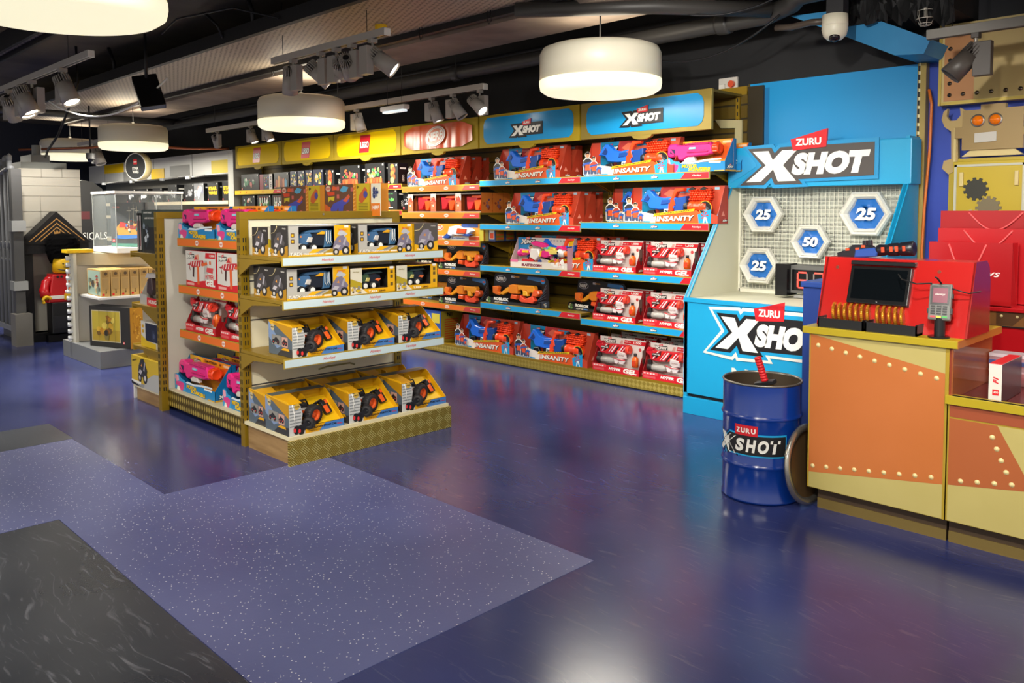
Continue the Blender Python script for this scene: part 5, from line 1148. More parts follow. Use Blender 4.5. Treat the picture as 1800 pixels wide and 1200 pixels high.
# ------------------------------------------------------------------ free-standing gondola
SP = mat('#cfcabb', .5)
def slotted(g, x, y, z0, z1, m=GOLD, ax='x', w_=.055, d=.03):
    if ax == 'x': g.box(x, x+w_, y, y+d, z0, z1, m)
    else: g.box(x, x+d, y, y+w_, z0, z1, m)
    n = int((z1-z0-.2)/.05)
    for k in range(n):
        for o in (.016, .032):
            if ax == 'x': g.box(x+o, x+o+.006, y-.0015, y, z0+.15+.05*k, z0+.18+.05*k, M_DARK)
            else: g.box(x+d, x+d+.0015, y+o, y+o+.006, z0+.15+.05*k, z0+.18+.05*k, M_DARK)
t = root('gondola_shelving', (-5.5, 3.05, 0)); tag(t, 'gold framed free-standing shelf island with orange strips on its aisle side', 'shelf unit')
def at0(o): o.location = (5.5, -3.05, 0); return o
g = G(); g.box(-6.16, -4.9, 3.03, 3.07, .04, 1.44, SP)
for k in range(9): g.box(-6.15, -4.9, 3.024, 3.03, .3+.13*k, .304+.13*k, GREY)
at0(g.build('spine_panel', t))
for (xa, nm) in ((-6.22, 0), (-4.90, 1)):
    g = G(); M_ = mat('#96781a', .36, .3)
    g.box(xa, xa+.05, 2.40, 3.64, 1.445, 1.495, M_, .003)
    for y in (2.40, 3.585): slotted(g, xa, y, 0, 1.446, M_, 'y', .055, .05)
    for k in range(25): 
        for o_ in (.013, .031): g.box(xa+o_, xa+o_+.0055, 2.3985, 2.40, .15+.05*k, .18+.05*k, M_DARK)
    at0(g.build('end_frame', t))
    g = G(); g.box(xa+.015, xa+.035, 2.455, 3.585, .12, 1.446, PANEL if nm == 0 else mat('#e9e3c6', .5)); 
    if nm == 1:
        for z in (1.05, .8, .6, .38, .33): g.box(xa+.0345, xa+.037, 2.46, 3.58, z, z+.008, GREY_D)
        g.tube([(xa+.037, 2.95, .42), (xa+.037, 3.02, .43), (xa+.037, 3.2, .43), (xa+.037, 3.24, .415)], .006, mat('#9c9560')); g.cyl((xa+.05, 3.0, 1.475), .008, .004, STEEL, 'x', 8)
    at0(g.build('end_panel', t))
g = G(); M_CR = mat('#d8d0ae', .5)
g.box(-6.17, -4.90, 2.46, 3.6, .145, .162, M_CR); g.build('base_board', t).location = (5.5, -3.05, 0)
g = G(); g.M = T(-5.53, 2.46, .1); g.box(-.64, .63, -.012, 0, -.06, .052, plate_mat('gold_diamond_plate', '#5c4a0c', '#cdb458', .042, .4, .72, .62, False)); o = g.build('kick_plate', t); o.location = (5.5, -3.05, 0)
g = G(); g.box(-6.15, -4.92, 2.56, 3.5, 0, .145, M_DARK); at0(g.build('plinth', t))
for z in (1.30, .955, .625):
    s = shelf_part(t, 1.06, z, .52, STO, 'q', x0=0, name='shelf', bracket=False); s.location = (-6.02+5.5, 2.50-3.05, 0)
    g = G(); 
    for k in (.34, .72): g.poly([(k+.026*cos(a*pi/6), z-.027+.02*sin(a*pi/6)) for a in range(12)], -.0155, mat('#f3e2d8')); g.text('NERF', k, z-.027, .012, -.016, ORG_D, w=.04, bold=.03, shear=.2)
    g.build('strip_badge', s)
s = shelf_part(t, 1.25, 1.44, .5, STO, 'q', name='rear_shelf', bracket=False); s.location = (-6.17+5.5, 3.09-3.05, 0)
GP = 'pink water blasters'
place(soak, (-6.035, 2.505, 1.301), 0, 'pink water blaster on the top shelf of the gold island, farther one', GP, (1.0, 1, .92))
place(soak, (-5.405, 2.505, 1.301), 0, 'pink water blaster on the top shelf of the gold island, cut by the slotted upright', GP, (.83, 1, .92))
place(soak, (-6.035, 2.67, 1.301), 0, 'pink water blaster in the second row of the top shelf, farther one', GP, (1.0, 1, .92))
place(soak, (-5.405, 2.67, 1.301), 0, 'pink water blaster in the second row of the top shelf, near the upright', GP, (.83, 1, .92))
place(gbx, (-5.93, 2.51, .956), 0, 'white gel blaster box on the second shelf of the gold island, farther one', 'white gel blaster boxes', (.98, 1, .98))
place(gbx, (-5.42, 2.51, .956), 0, 'white gel blaster box on the second shelf of the gold island, by the upright', 'white gel blaster boxes', (.98, 1, .98))
place(gel, (-5.96, 2.51, .626), 0, 'gel blaster in a red open carton, third shelf of the gold island, farther one', GG, (1.06, 1, 1.0))
place(gel, (-5.39, 2.51, .626), 0, 'gel blaster in a red open carton on the third shelf, cut by the upright', GG, (1.0, 1, 1.0))
place(gel, (-5.90, 2.67, .626), 0, 'gel blaster in a red open carton behind the farther one on the third shelf', GG, (1.06, 1, 1.0))
place(soak, (-6.16, 2.50, .163), 0, 'pink water blaster standing forward on the base of the gold island', GP, (1.13, 1, .98))
place(soak, (-5.36, 2.50, .163), 0, 'pink water blaster on the base of the gold island, beside the slotted upright', GP, (.73, 1, 1.0))
for k in range(3): place(soak, (-6.0+.03*k, 2.665+.13*k, .163), 0, ['pink water blaster in the second row of the island base', 'pink water blaster in the third row of the island base', 'pink water blaster in the rear row of the island base'][k], GP, (1.1, .8, 1.0))
# brown boxes and price card over the rear shelf
for i, x in enumerate((-6.22, -5.55)):
    t2 = root('two_tone_blaster_box', (x+.0, 3.45, 1.451)); tag(t2, ['brown box of assorted foam blasters, farther from the price card', 'brown box of assorted foam blasters, beside the price card'][i], 'toy box', 'brown foam blaster boxes')
    g = G(); g.box(0, .66, 0, .12, 0, .245, mat('#d98a1f', .4)); y = -.001
    g.rect(0, .385, 0, .245, y, mat('#6d4630')); g.rect(.43, .60, 0, .245, y, mat('#d0b41e')); g.rect(.45, .58, 0, .03, y-.0005, mat('#d8c4b0'))
    g.poly([(.0, .0), (.0, .10), (.08, .07), (.1, 0)], y-.0004, mat('#d8642a')); g.disc(.05, .215, .022, y-.0006, mat('#e8c4b0'), 14, .035); g.text('NERF', .05, .215, .018, y-.001, ORG_D, w=.055, bold=.03)
    g.poly([(.08, .06), (.12, .10), (.24, .13), (.32, .155), (.34, .12), (.3, .1), (.26, .085), (.24, .0), (.19, 0), (.19, .07), (.12, .0), (.09, .0)], y-.001, mat('#4a4fb8'))
    g.poly([(.1, .22), (.12, .235), (.2, .22), (.2, .205), (.11, .2)], y-.001, mat('#e8602a')); g.poly([(.03, .19), (.14, .19), (.14, .165), (.05, .16)], y-.0012, mat('#e04a24')); g.poly([(.05, .15), (.14, .155), (.13, .12), (.08, .13), (.05, .11)], y-.0012, mat('#d8c42a'))
    g.poly([(.21, .2), (.26, .235), (.33, .22), (.3, .19), (.25, .185)], y-.001, mat('#5aa8d0')); g.poly([(.25, .12), (.33, .17), (.35, .15), (.3, .11)], y-.0014, mat('#e0603a'))
    for a, b in ((.17, .2), (.3, .02), (.17, .14), (.36, .19)): g.rect(a, a+.035, b, b+.03, y-.0016, mat('#c9645a'))
    g.prism([(.46, .12), (.47, .16), (.54, .22), (.57, .2), (.56, .14), (.5, .1)], y-.002, y, mat('#c9602a')); g.disc(.55, .165, .026, y-.003, mat('#4a4a9a'), 12); g.text('8+', .455, .22, .025, y-.002, BLK, w=.03, shear=.2)
    for k in range(5): g.rect(.455, .575, .05+.012*k, .057+.012*k, y-.001, mat('#8a7a14'))
    for k in range(8): g.poly([(.39, .02+.028*k), (.42, .03+.028*k), (.42, .038+.028*k), (.39, .028+.028*k)], y-.0006, mat('#f2b45a'))
    g.build('box', t2)
g = G(); g.box(-4.862+.0, -4.752, 3.40, 3.405, 1.46, 1.69, mat('#e6dfcb', .5)); g.rect(-4.86, -4.754, 1.46, 1.55, 3.399, mat('#e07a24')); g.text('8+', -4.807, 1.625, .085, 3.3985, mat('#27356e'), w=.07, bold=.06); g.text('NERF', -4.807, 1.52, .025, 3.398, LW, w=.08, bold=.03, shear=.2)
tag(g.build('age_card'), 'cream and orange card with a big number above the end display', 'card')

# nearer end display
t = root('end_display_shelving', (-4.6, 3.0, 0)); tag(t, 'gold end display of four shelves with pale blue strips facing the open floor', 'shelf unit')
def at1(o): o.location = (4.6, -3.0, 0); return o
g = G(); g.box(-4.85, -4.29, 2.40, 3.62, .148, .168, mat('#ddd3b0', .5)); g.box(-4.83, -4.33, 2.415, 2.43, 0, .148, M_WOOD); g.box(-4.83, -4.33, 3.59, 3.605, 0, .148, M_WOOD); at1(g.build('base_board', t))
g = G(); g.box(-.62, .62, -.02, 0, -.075, .072, M_PLATE); o = g.build('kick_plate', t); o.matrix_parent_inverse = Matrix.Identity(4); o.location = (-4.295+4.6, 3.01-3.0, .0765); o.rotation_euler = (0, 0, E90)
STG = mat('#c9dadb', .4)
for z, x1 in ((1.225, -4.30), (.972, -4.30), (.628, -4.30)):
    g = G(); g.M = T(-4.30, 2.38, 0) @ RZ(E90); g.box(.01, 1.2, 0, .55, z-.022, z, GOLD)
    for xx in (.01, 1.188): g.add([(xx, .55, z-.02), (xx, .55, z-.13), (xx, .40, z-.055), (xx, .05, z-.03), (xx, .05, z-.02)]+[(xx+.012, .55, z-.02), (xx+.012, .55, z-.13), (xx+.012, .40, z-.055), (xx+.012, .05, z-.03), (xx+.012, .05, z-.02)], [(0, 1, 2, 3, 4), (9, 8, 7, 6, 5), (0, 5, 6, 1), (1, 6, 7, 2), (2, 7, 8, 3), (3, 8, 9, 4)], GOLD)
    s = at1(g.build('shelf', t))
    g = G(); g.M = T(-4.30, 2.375, 0) @ RZ(E90); g.box(0, 1.205, -.014, -.002, z-.05, z+.006, GOLD_L); g.box(.003, 1.202, -.016, -.014, z-.044, z-.0, STG)
    for k in (.3, .64, .92): g.text('Hamleys', k, z-.022, .022, -.0168, mat('#d8443a'), w=.085, bold=.01, shear=.35)
    g.build('price_strip', s)
trex = make_trex(.43, .187, True); dino = make_trex(.345, .165, False); bug = make_buggy()
GT = 'dinosaur truck boxes on the end display'
X0 = -4.325
def ed(proto, y, z, lab, grp, x=X0, s=1, name=None): return place(proto, (x, y, z), E90, lab, grp, s)
ed(trex, 2.435, 1.226, 'grey and yellow box with a blue dinosaur truck, top shelf, beside the slotted upright', GT)
ed(trex, 2.92, 1.226, 'grey and yellow box with a blue dinosaur truck, top shelf, nearer to the wall bays', GT)
place(trex, (-4.755, 3.365, 1.226), 0, 'dinosaur truck box turned end-on at the end of the top shelf', GT)
ed(trex, 2.42, .973, 'dark dinosaur truck box on the second shelf, first in its row', GT, s=(1.0, 1, 1.0))
ed(dino, 2.86, .973, 'small yellow box with a dark green dinosaur truck in the middle of the second shelf', GT)
ed(dino, 3.215, .973, 'small yellow box with a teal dinosaur truck at the end of the second shelf', GT)
ed(dino, 2.43, 1.226, 'dark dinosaur box behind the first one on the top shelf', GT, x=X0-.225, s=(1, 1, 1.05))
ed(trex, 2.43, .973, 'dark dinosaur box behind the first one on the second shelf', GT, x=X0-.215)
ed(trex, 2.92, 1.226, 'dinosaur box in the rear row of the top shelf', GT, x=X0-.215)
GU = 'yellow display cartons with racing buggies'
for i, y in enumerate((2.45, 2.835, 3.225)): ed(bug, y, .629, ['yellow carton with a black buggy on the third shelf, farthest from the wall bays', 'yellow carton with a black buggy in the middle of the third shelf', 'yellow carton with a black buggy on the third shelf, next to the wall bays'][i], GU)
for i, y in enumerate((2.41, 2.825, 3.235)): ed(bug, y, .169, ['front yellow carton with a black buggy on the base, at the wooden side', 'front yellow carton with a black buggy in the middle of the base', 'front yellow carton with a black buggy on the base, at the wall side'][i], GU, s=(1.06, 1, 1.04), x=-4.31)
for i, y in enumerate((2.42, 2.82, 3.22)): ed(bug, y, .169, ['rear yellow buggy carton on the base, at the wooden side', 'rear yellow buggy carton in the middle of the base', 'rear yellow buggy carton on the base, at the wall side'][i], GU, s=(1.06, .8, 1.04), x=-4.60)

# far end display of the island (seen from its side)
t = root('far_end_shelving', (-6.5, 3.0, 0)); tag(t, 'gold bracket shelves on the far end of the gold island', 'shelf unit')
for z in (1.175, .765, .43):
    g = G(); g.box(-6.79, -6.225, 2.43, 3.6, z-.022, z, GOLD); g.box(-6.80, -6.79, 2.43, 3.6, z-.04, z+.01, GOLD_L)
    g.prism([(-6.225, z-.02), (-6.225, z-.14), (-6.40, z-.10), (-6.6, z-.035), (-6.6, z-.02)], 2.435, 2.447, GOLD); o = g.build('shelf', t); o.location = (6.5, -3.0, 0)
g = G(); g.box(-6.79, -6.23, 2.42, 3.6, .1, .118, mat('#ddd3b0')); g.box(-6.74, -6.24, 2.43, 2.445, 0, .1, M_WOOD); g.box(-6.79, -6.775, 2.42, 3.6, 0, .1, WHT); o = g.build('base_board', t); o.location = (6.5, -3.0, 0)
t = root('laser_game_box', (-6.72, 2.46, 1.176)); tag(t, 'tall black laser game box on the top far end shelf', 'toy box', 'black laser game boxes')
g = G(); g.box(0, .04, 0, .3, 0, .31, mat('#1a1a1c', .35)); g.box(.05, .09, 0, .3, 0, .31, mat('#1a1a1c', .35)); 
for x in (.005, .055): g.rect(x, x+.03, .02, .29, -.001, mat('#b9b2b0')); g.rect(x+.006, x+.02, .05, .25, -.0016, mat('#8a3a44'))
g.build('narrow_boxes', t)
g = G(); g.box(.10, .48, 0, .9, 0, .335, mat('#3c4744', .35)); g.text('SHARPER IMAGE', .22, .312, .014, -.001, LW, w=.16, bold=.02); g.text('LASER TAG TWIN PACK', .27, .27, .014, -.001, LW, w=.22, bold=.03); g.rect(.12, .47, .0, .20, -.0008, mat('#15171b'))
blossom(g, .11, .25, .01, .24, ['#8a98a8', '#2a3038', '#c9d0d8', '#3a4450'], 9, -.0012, 5, .15, .25); g.build('wide_box', t)
t = root('orange_gel_toy', (-6.70, 2.46, .766)); tag(t, 'grey and red open carton with an orange toy on the middle far end shelf', 'toy')
g = G(); open_carton(g, .44, .12, .24, .06, .09, mat('#8c8682', .4), mat('#b3aca4', .4)); g.rect(.14, .44, 0, .06, -.001, RED); g.rect(.0, .14, 0, .08, -.001, mat('#b8b4b0')); g.text('HUNGRY', .29, .03, .03, -.002, LW, w=.22, bold=.03); g.build('carton', t)
g = G(); g.prism([(.08, .09), (.1, .2), (.18, .22), (.2, .12), (.15, .07)], .02, .06, mat('#4a3a3c', .3), cham=.006)
for z in (.09, .15): g.lathe([(0, -.02), (.04, -.01), (.045, .02), (0, .04)], (.30, .04, z+.02), mat('#ee6a1c', .3), 'y', 14)
g.prism([(.06, .21), (.1, .245), (.4, .25), (.4, .22)], .02, .07, mat('#c9c2c0', .3)); g.build('toy', t)
t = root('window_buggy_box', (-6.70, 2.46, .431)); tag(t, 'white and navy window box with a buggy wheel on the lower far end shelf', 'toy box')
g = G(); g.box(0, .47, 0, .25, 0, .20, mat('#d9d6ce', .4)); g.rect(.09, .465, .05, .19, -.001, mat('#1a2038')); g.rect(0, .47, 0, .05, -.0014, mat('#c9c4b8')); g.poly([(0, 0), (0, .09), (.12, .05), (.3, .04), (.3, 0)], -.0018, mat('#e0bd1a'))
g.disc(.26, .10, .045, -.0018, mat('#28304a'), 18); g.disc(.26, .10, .02, -.0022, mat('#4a5474'), 12); 
for z in (.16, .12): g.rect(.02, .06, z-.012, z+.012, -.0016, mat('#d8a81a'))
g.build('box', t)
t = root('yellow_buggy_box', (-6.79, 2.41, .119)); tag(t, 'yellow box printed with a black racing buggy on the far end base', 'toy box')
g = G(); g.box(0, .55, 0, .28, 0, .235, mat('#d8b51c', .38)); y = -.001
g.poly([(0, 0), (.55, 0), (.55, .06), (.3, .03), (.1, .02)], y, mat('#9a9a9a')); g.poly([(.25, 0), (.3, .07), (.45, .13), (.55, .14), (.55, 0)], y-.0004, mat('#b8b8b4'))
art_dino(g, .14, .04, .2, y-.001, '#2c2a22', '#1a1a1a'); g.text('TOMAHAWK', .07, .2, .014, y-.001, BLK, w=.1, shear=.3, rot=.2); g.rect(.0, .2, .02, .04, y-.0008, LW)
g.poly([(0, .005), (.0, .03), (.2, .0)], y-.002, BLK); g.build('box', t)
# ------------------------------------------------------------------ target game booth
t = root('target_booth', (-2.7, 5.5, 0)); tag(t, 'tall light blue target booth with wire mesh, hexagon targets and big white lettering', 'game booth')
def b_(g, nm, par=None): o = g.build(nm, par or t); o.location = (2.7, -5.5, 0) if par is None else (0, 0, 0); return o
BO = mat('#1b9fd2', .34); BO2 = mat('#169bcf', .38); WIN = mat('#cfccb4', .5)
XL, XR = -3.365, -2.03
g = G(); g.box(XL, XR, 5.10, 5.9, .15, .835, BO, .004); g.box(XL, XR, 5.095, 5.9, 0, .125, BO2, .003); g.box(XL+.03, XR, 5.12, 5.88, .12, .155, M_DARK); g.box(XL, XL+.03, 5.1, 5.16, 0, .85, BO)
g.box(XL, XR, 5.10, 5.9, .835, .85, WIN); g.box(XL, XR, 5.09, 5.115, .825, .855, BO2); b_(g, 'cabinet')
def wing(x, m_in, m_out, nm):
    g = G(); pr = [(5.105, .85), (5.70, 1.66), (5.72, 1.98), (5.9, 1.98), (5.9, .85)]
    for a, mm in ((x, m_out), (x+.012, m_in)):
        vs = [(a, y, z) for y, z in pr]+[(a+.012, y, z) for y, z in pr]; g.add(vs, [(4, 3, 2, 1, 0), (5, 6, 7, 8, 9)]+[(i, (i+1) % 5, (i+1) % 5+5, i+5) for i in range(5)], mm)
    for i in range(1):
        (ya, za), (yb, zb) = pr[0], pr[1]; g.add([(x-.006, ya, za), (x+.03, ya, za), (x+.03, yb, zb), (x-.006, yb, zb), (x-.006, ya+.012, za-.006), (x+.03, ya+.012, za-.006), (x+.03, yb+.012, zb-.006), (x-.006, yb+.012, zb-.006)], [(0, 1, 2, 3), (7, 6, 5, 4), (0, 4, 5, 1), (1, 5, 6, 2), (2, 6, 7, 3), (3, 7, 4, 0)], BO)
    b_(g, nm)
wing(XL, WIN, BO, 'side_wing'); wing(XR-.024, BO, BO, 'side_wing')
g = G(); g.box(XL-.005, XR+.02, 5.70, 5.88, 1.66, 1.965, BO, .006); g.prism([(XL+.02, 1.93), (XL+.22, 1.88), (XL+.24, 1.82), (XL+.14, 1.76), (XL+.02, 1.70)], 5.697, 5.70, mat('#2f9ad2', .4)); o = b_(g, 'header')
g = G(); g.M = T(-3.235, 5.695, 1.69)
xlogo(g, 0, 0, .985, 0, .004, depth=.012, black=mat('#4c4644', .4), outline=mat('#1a8fc8', .35)); g.build('header_lettering', o)
g = G(); g.box(XL+.03, XR-.03, 5.885, 5.90, .85, 1.68, mat('#b9bbae', .4)); g.build('backing', t).location = (2.7, -5.5, 0)
g = G(); MW = mat('#d8d6c6', .35)
n = 0
for i in range(42):
    x = XL+.045+i*.0305
    if x < XR-.04: g.box(x, x+.003, 5.836, 5.839, .87, 1.655, MW)
for i in range(26): g.box(XL+.04, XR-.04, 5.833, 5.836, .88+i*.0305, .883+i*.0305, MW)
for i in range(21): g.box(XL+.05+i*.06, XL+.053+i*.06, 5.868, 5.871, .87, 1.655, GREY)
for i in range(13): g.box(XL+.04, XR-.04, 5.866, 5.869, .9+i*.06, .903+i*.06, GREY)
b_(g, 'wire_mesh')
g = G(); g.box(XL+.02, XL+.04, 5.82, 5.89, .85, 1.66, MW); g.box(XL+.03, XR-.03, 5.82, 5.86, .85, .875, MW); b_(g, 'mesh_frame')
for (hx, hz, hr, txt) in ((-3.125, 1.455, .165, '25'), (-2.345, 1.46, .185, '25'), (-2.745, 1.255, .15, '50'), (-3.155, 1.06, .165, '25')):
    g = G(); HW = mat('#dcdad0', .35)
    def hexp(r): return [(hx+r*cos(k*pi/3), 5.0, hz+r*.95*sin(k*pi/3)) for k in range(6)]
    rings = [(hr, 5.83), (hr, 5.79), (hr*.93, 5.775), (hr*.83, 5.79), (hr*.80, 5.775), (hr*.70, 5.80), (hr*.66, 5.83)]
    vs = []; 
    for rr, yy in rings: vs += [(a, yy, c) for a, _, c in hexp(rr)]
    g.add(vs, [(6*j+i, 6*j+(i+1) % 6, 6*j+6+(i+1) % 6, 6*j+6+i) for j in range(6) for i in range(6)], HW); fr = b_(g, 'hexagon_target')
    g = G(); rd = random.Random(int(hx*-100)); N_ = 24; vs = [(hx, 5.825, hz)]
    for j in range(1, 4):
        for i in range(N_):
            a = 2*pi*i/N_; rr = hr*.70*j/3*(cos(pi/6)/cos((a % (pi/3))-pi/6)); vs.append((hx+rr*cos(a), 5.822+rd.uniform(-.012, .012), hz+rr*.95*sin(a)))
    fs = [(0, 1+i, 1+(i+1) % N_) for i in range(N_)]+[(1+N_*j+i, 1+N_*j+(i+1) % N_, 1+N_*(j+1)+(i+1) % N_, 1+N_*(j+1)+i) for j in range(2) for i in range(N_)]
    g.add(vs, fs, mat('#1c66b4', .45), True); g.text(txt, hx, hz, hr*.48, 5.80, LW, w=hr*.8, bold=.05, shear=.15); g.build('cloth_centre', fr)
g = G(); g.M = T(-3.245, 5.094, .395)
W5 = mat('#e6e6d8', .45)
def gl(pts, y, m): g.poly([(x*.00262, z*.0031) for x, z in pts], y, m)
Xo = [(0, 0), (125, 60), (38, 128), (130, 128), (150, 92), (200, 130), (505, 130), (505, 20), (225, 14), (215, 0), (110, 0), (90, 14), (70, 0)]

g = G(); g.M = T(-3.125, 5.094, .505) @ Matrix.Scale(1.2, 4, (0, 0, 1)); xlogo(g, .0, .0, .82, 0, .0010, outline=BO, outline2=W5); b_(g, 'front_lettering')
g = G(); g.text('N', -2.90, .325, .13, 5.092, W5, w=.13, bold=.03); g.box(-2.66, -2.54, 5.092, 5.094, .365, .395, W5); b_(g, 'lower_lettering')
t = root('score_counter', (-2.75, 5.62, .89)); tag(t, 'black scoreboard with glowing red digits at the foot of the target mesh', 'scoreboard')
g = G(); g.box(-.10, .45, .0, .16, 0, .2, mat('#5a5a58', .4)); g.box(-.14, -.05, -.06, .1, -.02, .21, BLKG); g.rect(-.04, .43, .02, .17, -.002, mat('#0d0c0e', .2)); g.box(-.02, .3, -.01, .05, -.035, -.015, GREY); g.build('case', t)
g = G(); SEG = {'6': 'abcdfg'.replace('b', 'f'), '0': 'abcdef', '2': 'abged'}
LIT = mat('#ff5a4a', .4, emit='#ff3a34', es=1.6); OFF = mat('#7a716e', .4)
def digit(x, z, w_, h, on):
    tk = .010; S = {'a': (x+tk, x+w_-tk, z+h-tk, z+h), 'g': (x+tk, x+w_-tk, z+h/2-tk/2, z+h/2+tk/2), 'd': (x+tk, x+w_-tk, z, z+tk), 'f': (x, x+tk, z+h/2+.003, z+h-tk), 'b': (x+w_-tk, x+w_, z+h/2+.003, z+h-tk), 'e': (x, x+tk, z+tk, z+h/2-.003), 'c': (x+w_-tk, x+w_, z+tk, z+h/2-.003)}
    for k, (a, b, c, d) in S.items(): g.box(a, b, -.006, -.002, c, d, LIT if k in on else OFF)
for dx, on in ((.0, 'afgedc'), (.12, 'abg'), (.24, 'afb')): g = G(); digit(dx, .035, .08, .12, on); g.build('digit', t)
g = G(); g.box(-3.33, -2.065, 5.945, 5.965, 1.7, 2.48, mat('#1291cf', .4)); g.rect(-3.325, -3.16, 1.98, 2.44, 5.944, mat('#0d72ad', .4)); g.box(-3.335, -3.325, 5.935, 5.97, 1.66, 2.48, GOLD_D)
for k in range(26): g.box(-3.337, -3.335, 5.934, 5.95, 1.68+.03*k, 1.695+.03*k, M_DARK)
tag(g.build('blue_backboard'), 'large plain light blue board rising above the target booth', 'board')
t = root('slotted_post', (-2.055, 5.96, 0)); tag(t, 'gold slotted post with pale edge at the end of the blue backboard', 'post')
g = G(); g.box(-.01, .045, -.03, .03, 0, 2.48, mat('#a48f4a', .4)); g.build('post_body', t)
g = G()
for k in range(42): g.box(-.006, .006, -.033, -.03, .05+.058*k, .085+.058*k, M_DARK); g.box(.0, .01, -.0335, -.03, .085+.058*k, .105+.058*k, CREAM)
g.build('slots', t)
cable([(-1.99, 5.93, 2.30), (-1.97, 5.93, 2.2), (-1.975, 5.93, 1.9), (-2.0, 5.93, 1.5), (-2.01, 5.93, 1.2), (-2.0, 5.93, .9)], .01, mat('#d8732a', .45), 'orange cable hanging beside the gold slotted post')

# dark blue cabinet between booth and counter
t = root('blue_cabinet', (-2.16, 4.95, 0)); tag(t, 'dark blue cabinet standing behind the red screen stand', 'cabinet')
NB = mat('#1b3a86', .45); g = G(); g.box(-.15, .35, -.15, .12, 0, 1.02, NB, .004); g.build('body', t); g = G(); g.box(-.16, .36, -.165, .13, 1.02, 1.055, mat('#1f4290', .45), .006); g.build('lid', t)

# ------------------------------------------------------------------ drum
t = root('steel_drum', (-2.105, 3.925, 0)); tag(t, 'dark blue steel drum with white lettering beside the counter', 'drum')
DB = mat('#06348c', .22, 0, .6, coat=.3); RIM = mat('#9a958c', .3, .8); r_ = .198
g = G(); prof = [(0, .012), (r_-.004, .012), (r_+.004, .0), (r_+.004, .014), (r_, .02), (r_, .175), (r_+.004, .183), (r_+.008, .19), (r_+.004, .197), (r_, .205), (r_, .423), (r_+.004, .431), (r_+.008, .438), (r_+.004, .445), (r_, .453), (r_, .608)]
g.lathe(prof, (0, 0, 0), DB, 'z', 64); g.lathe([(r_-.003, .61), (r_-.003, .03), (0, .03)], (0, 0, 0), mat('#6a5c4c', .35, .6), 'z', 64); g.build('drum_body', t)
g = G(); g.lathe([(r_-.004, .605), (r_+.002, .603), (r_+.005, .609), (r_+.002, .615), (r_-.004, .613), (r_-.004, .605)], (0, 0, 0), RIM, 'z', 64); g.build('rim', t)
g = G()
ca = math.atan2(-3.95, 2.02)  # towards the viewpoint
def wrap(p):
    a = -2.47+.25-.66+(p.x)/(r_+.001); rr = r_+.0012-p.y*1.0
    # p.x right as seen from the viewer: angle grows counterclockwise
    return (rr*cos(a+1.32), rr*sin(a+1.32), p.z)
def sub_xlogo(g, x, z, w_):
    """mark cut into thin strips so that it follows the curved side"""
    k = w_/505
    def slab(xa, xb, za, zb, lay, m, n=14):
        for i in range(n):
            a, b = xa+(xb-xa)*i/n, xa+(xb-xa)*(i+1)/n
            g.poly([(x+a*k, z+za*k), (x+b*k, z+za*k), (x+b*k, z+zb*k), (x+a*k, z+zb*k)], -.0006*lay, m)
    slab(150, 512, 8, 142, 1, CYAN_L); slab(150, 505, 16, 132, 2, LB)
    for lay, m, gr in ((1, CYAN_L, 12), (2, LB, 0)):
        for (a, b, c, d) in (((0, 0), (78, 0), (230, 130), (150, 130)), ((38, 130), (125, 130), (220, 0), (130, 0))):
            for i in range(8):
                f0, f1 = i/8, (i+1)/8
                def L(f, p, q): return p[0]+(q[0]-p[0])*f, p[1]+(q[1]-p[1])*f
                p0, p1, p2, p3 = L(f0, a, d), L(f0, b, c), L(f1, b, c), L(f1, a, d)
                g.poly([(x+(p0[0]-gr)*k, z+(p0[1]-(gr if i == 0 else 0))*k), (x+(p1[0]+gr)*k, z+(p1[1]-(gr if i == 0 else 0))*k), (x+(p2[0]+gr)*k, z+p2[1]*k), (x+(p3[0]-gr)*k, z+p3[1]*k)], -.0006*lay, m)
    for (a, b, c, d) in (((22, 8), (70, 8), (208, 121), (158, 121)), ((55, 120), (110, 120), (205, 10), (148, 10))):
        for i in range(8):
            f0, f1 = i/8, (i+1)/8
            L = lambda f, p, q: (p[0]+(q[0]-p[0])*f, p[1]+(q[1]-p[1])*f)
            p0, p1, p2, p3 = L(f0, a, d), L(f0, b, c), L(f1, b, c), L(f1, a, d)
            g.poly([(x+q[0]*k, z+q[1]*k) for q in (p0, p1, p2, p3)], -.0018, LW)
    for i, ch in enumerate('SHOT'): g.text(ch, x+(232+70*i)*k, z+72*k, 78*k, -.0024, LW, w=62*k, bold=.05, shear=.18)
    slab(198, 340, 130, 192, 3, RED, 6)
    for i, ch in enumerate('ZURU'): g.text(ch, x+(222+31*i)*k, z+160*k, 30*k, -.0030, LW, w=26*k, bold=.04)
g.fn = wrap; sub_xlogo(g, -.215, .238, .435); g.build('lettering', t)
t = root('drum_lid', (-1.866, 3.935, 0)); tag(t, 'round steel drum lid leaning between the blue drum and the counter', 'lid')
g = G(); g.M = T(0, 0, .207) @ RZ(R(-4)) @ RY(R(84))
g.lathe([(0, 0), (.17, 0), (.178, .014), (.192, .014), (.2, .0), (.204, .01), (.198, .022), (.17, .022), (.165, .008), (0, .008)], (0, 0, 0), mat('#a8a39a', .25, .85), 'z', 48); g.build('lid_disc', t)
g = G(); g.M = T(0, 0, .207) @ RZ(R(-4)) @ RY(R(84)); g.lathe([(0, .009), (.165, .009)], (0, 0, 0), mat('#6a5236', .4, .6), 'z', 40); g.build('worn_inside', t)
t = root('toy_sword', (-2.06, 3.90, .56)); tag(t, 'toy sword with ribbed red handle standing in the blue drum', 'toy sword')
g = G(); g.M = RY(R(-14)) @ RX(R(10)); 
for i in range(9): g.lathe([(0, 0), (.017, 0), (.019, .005), (.017, .0145), (0, .0145)], (0, 0, .05+.0145*i), mat('#e0242c', .4), 'z', 10)
g.build('grip', t)
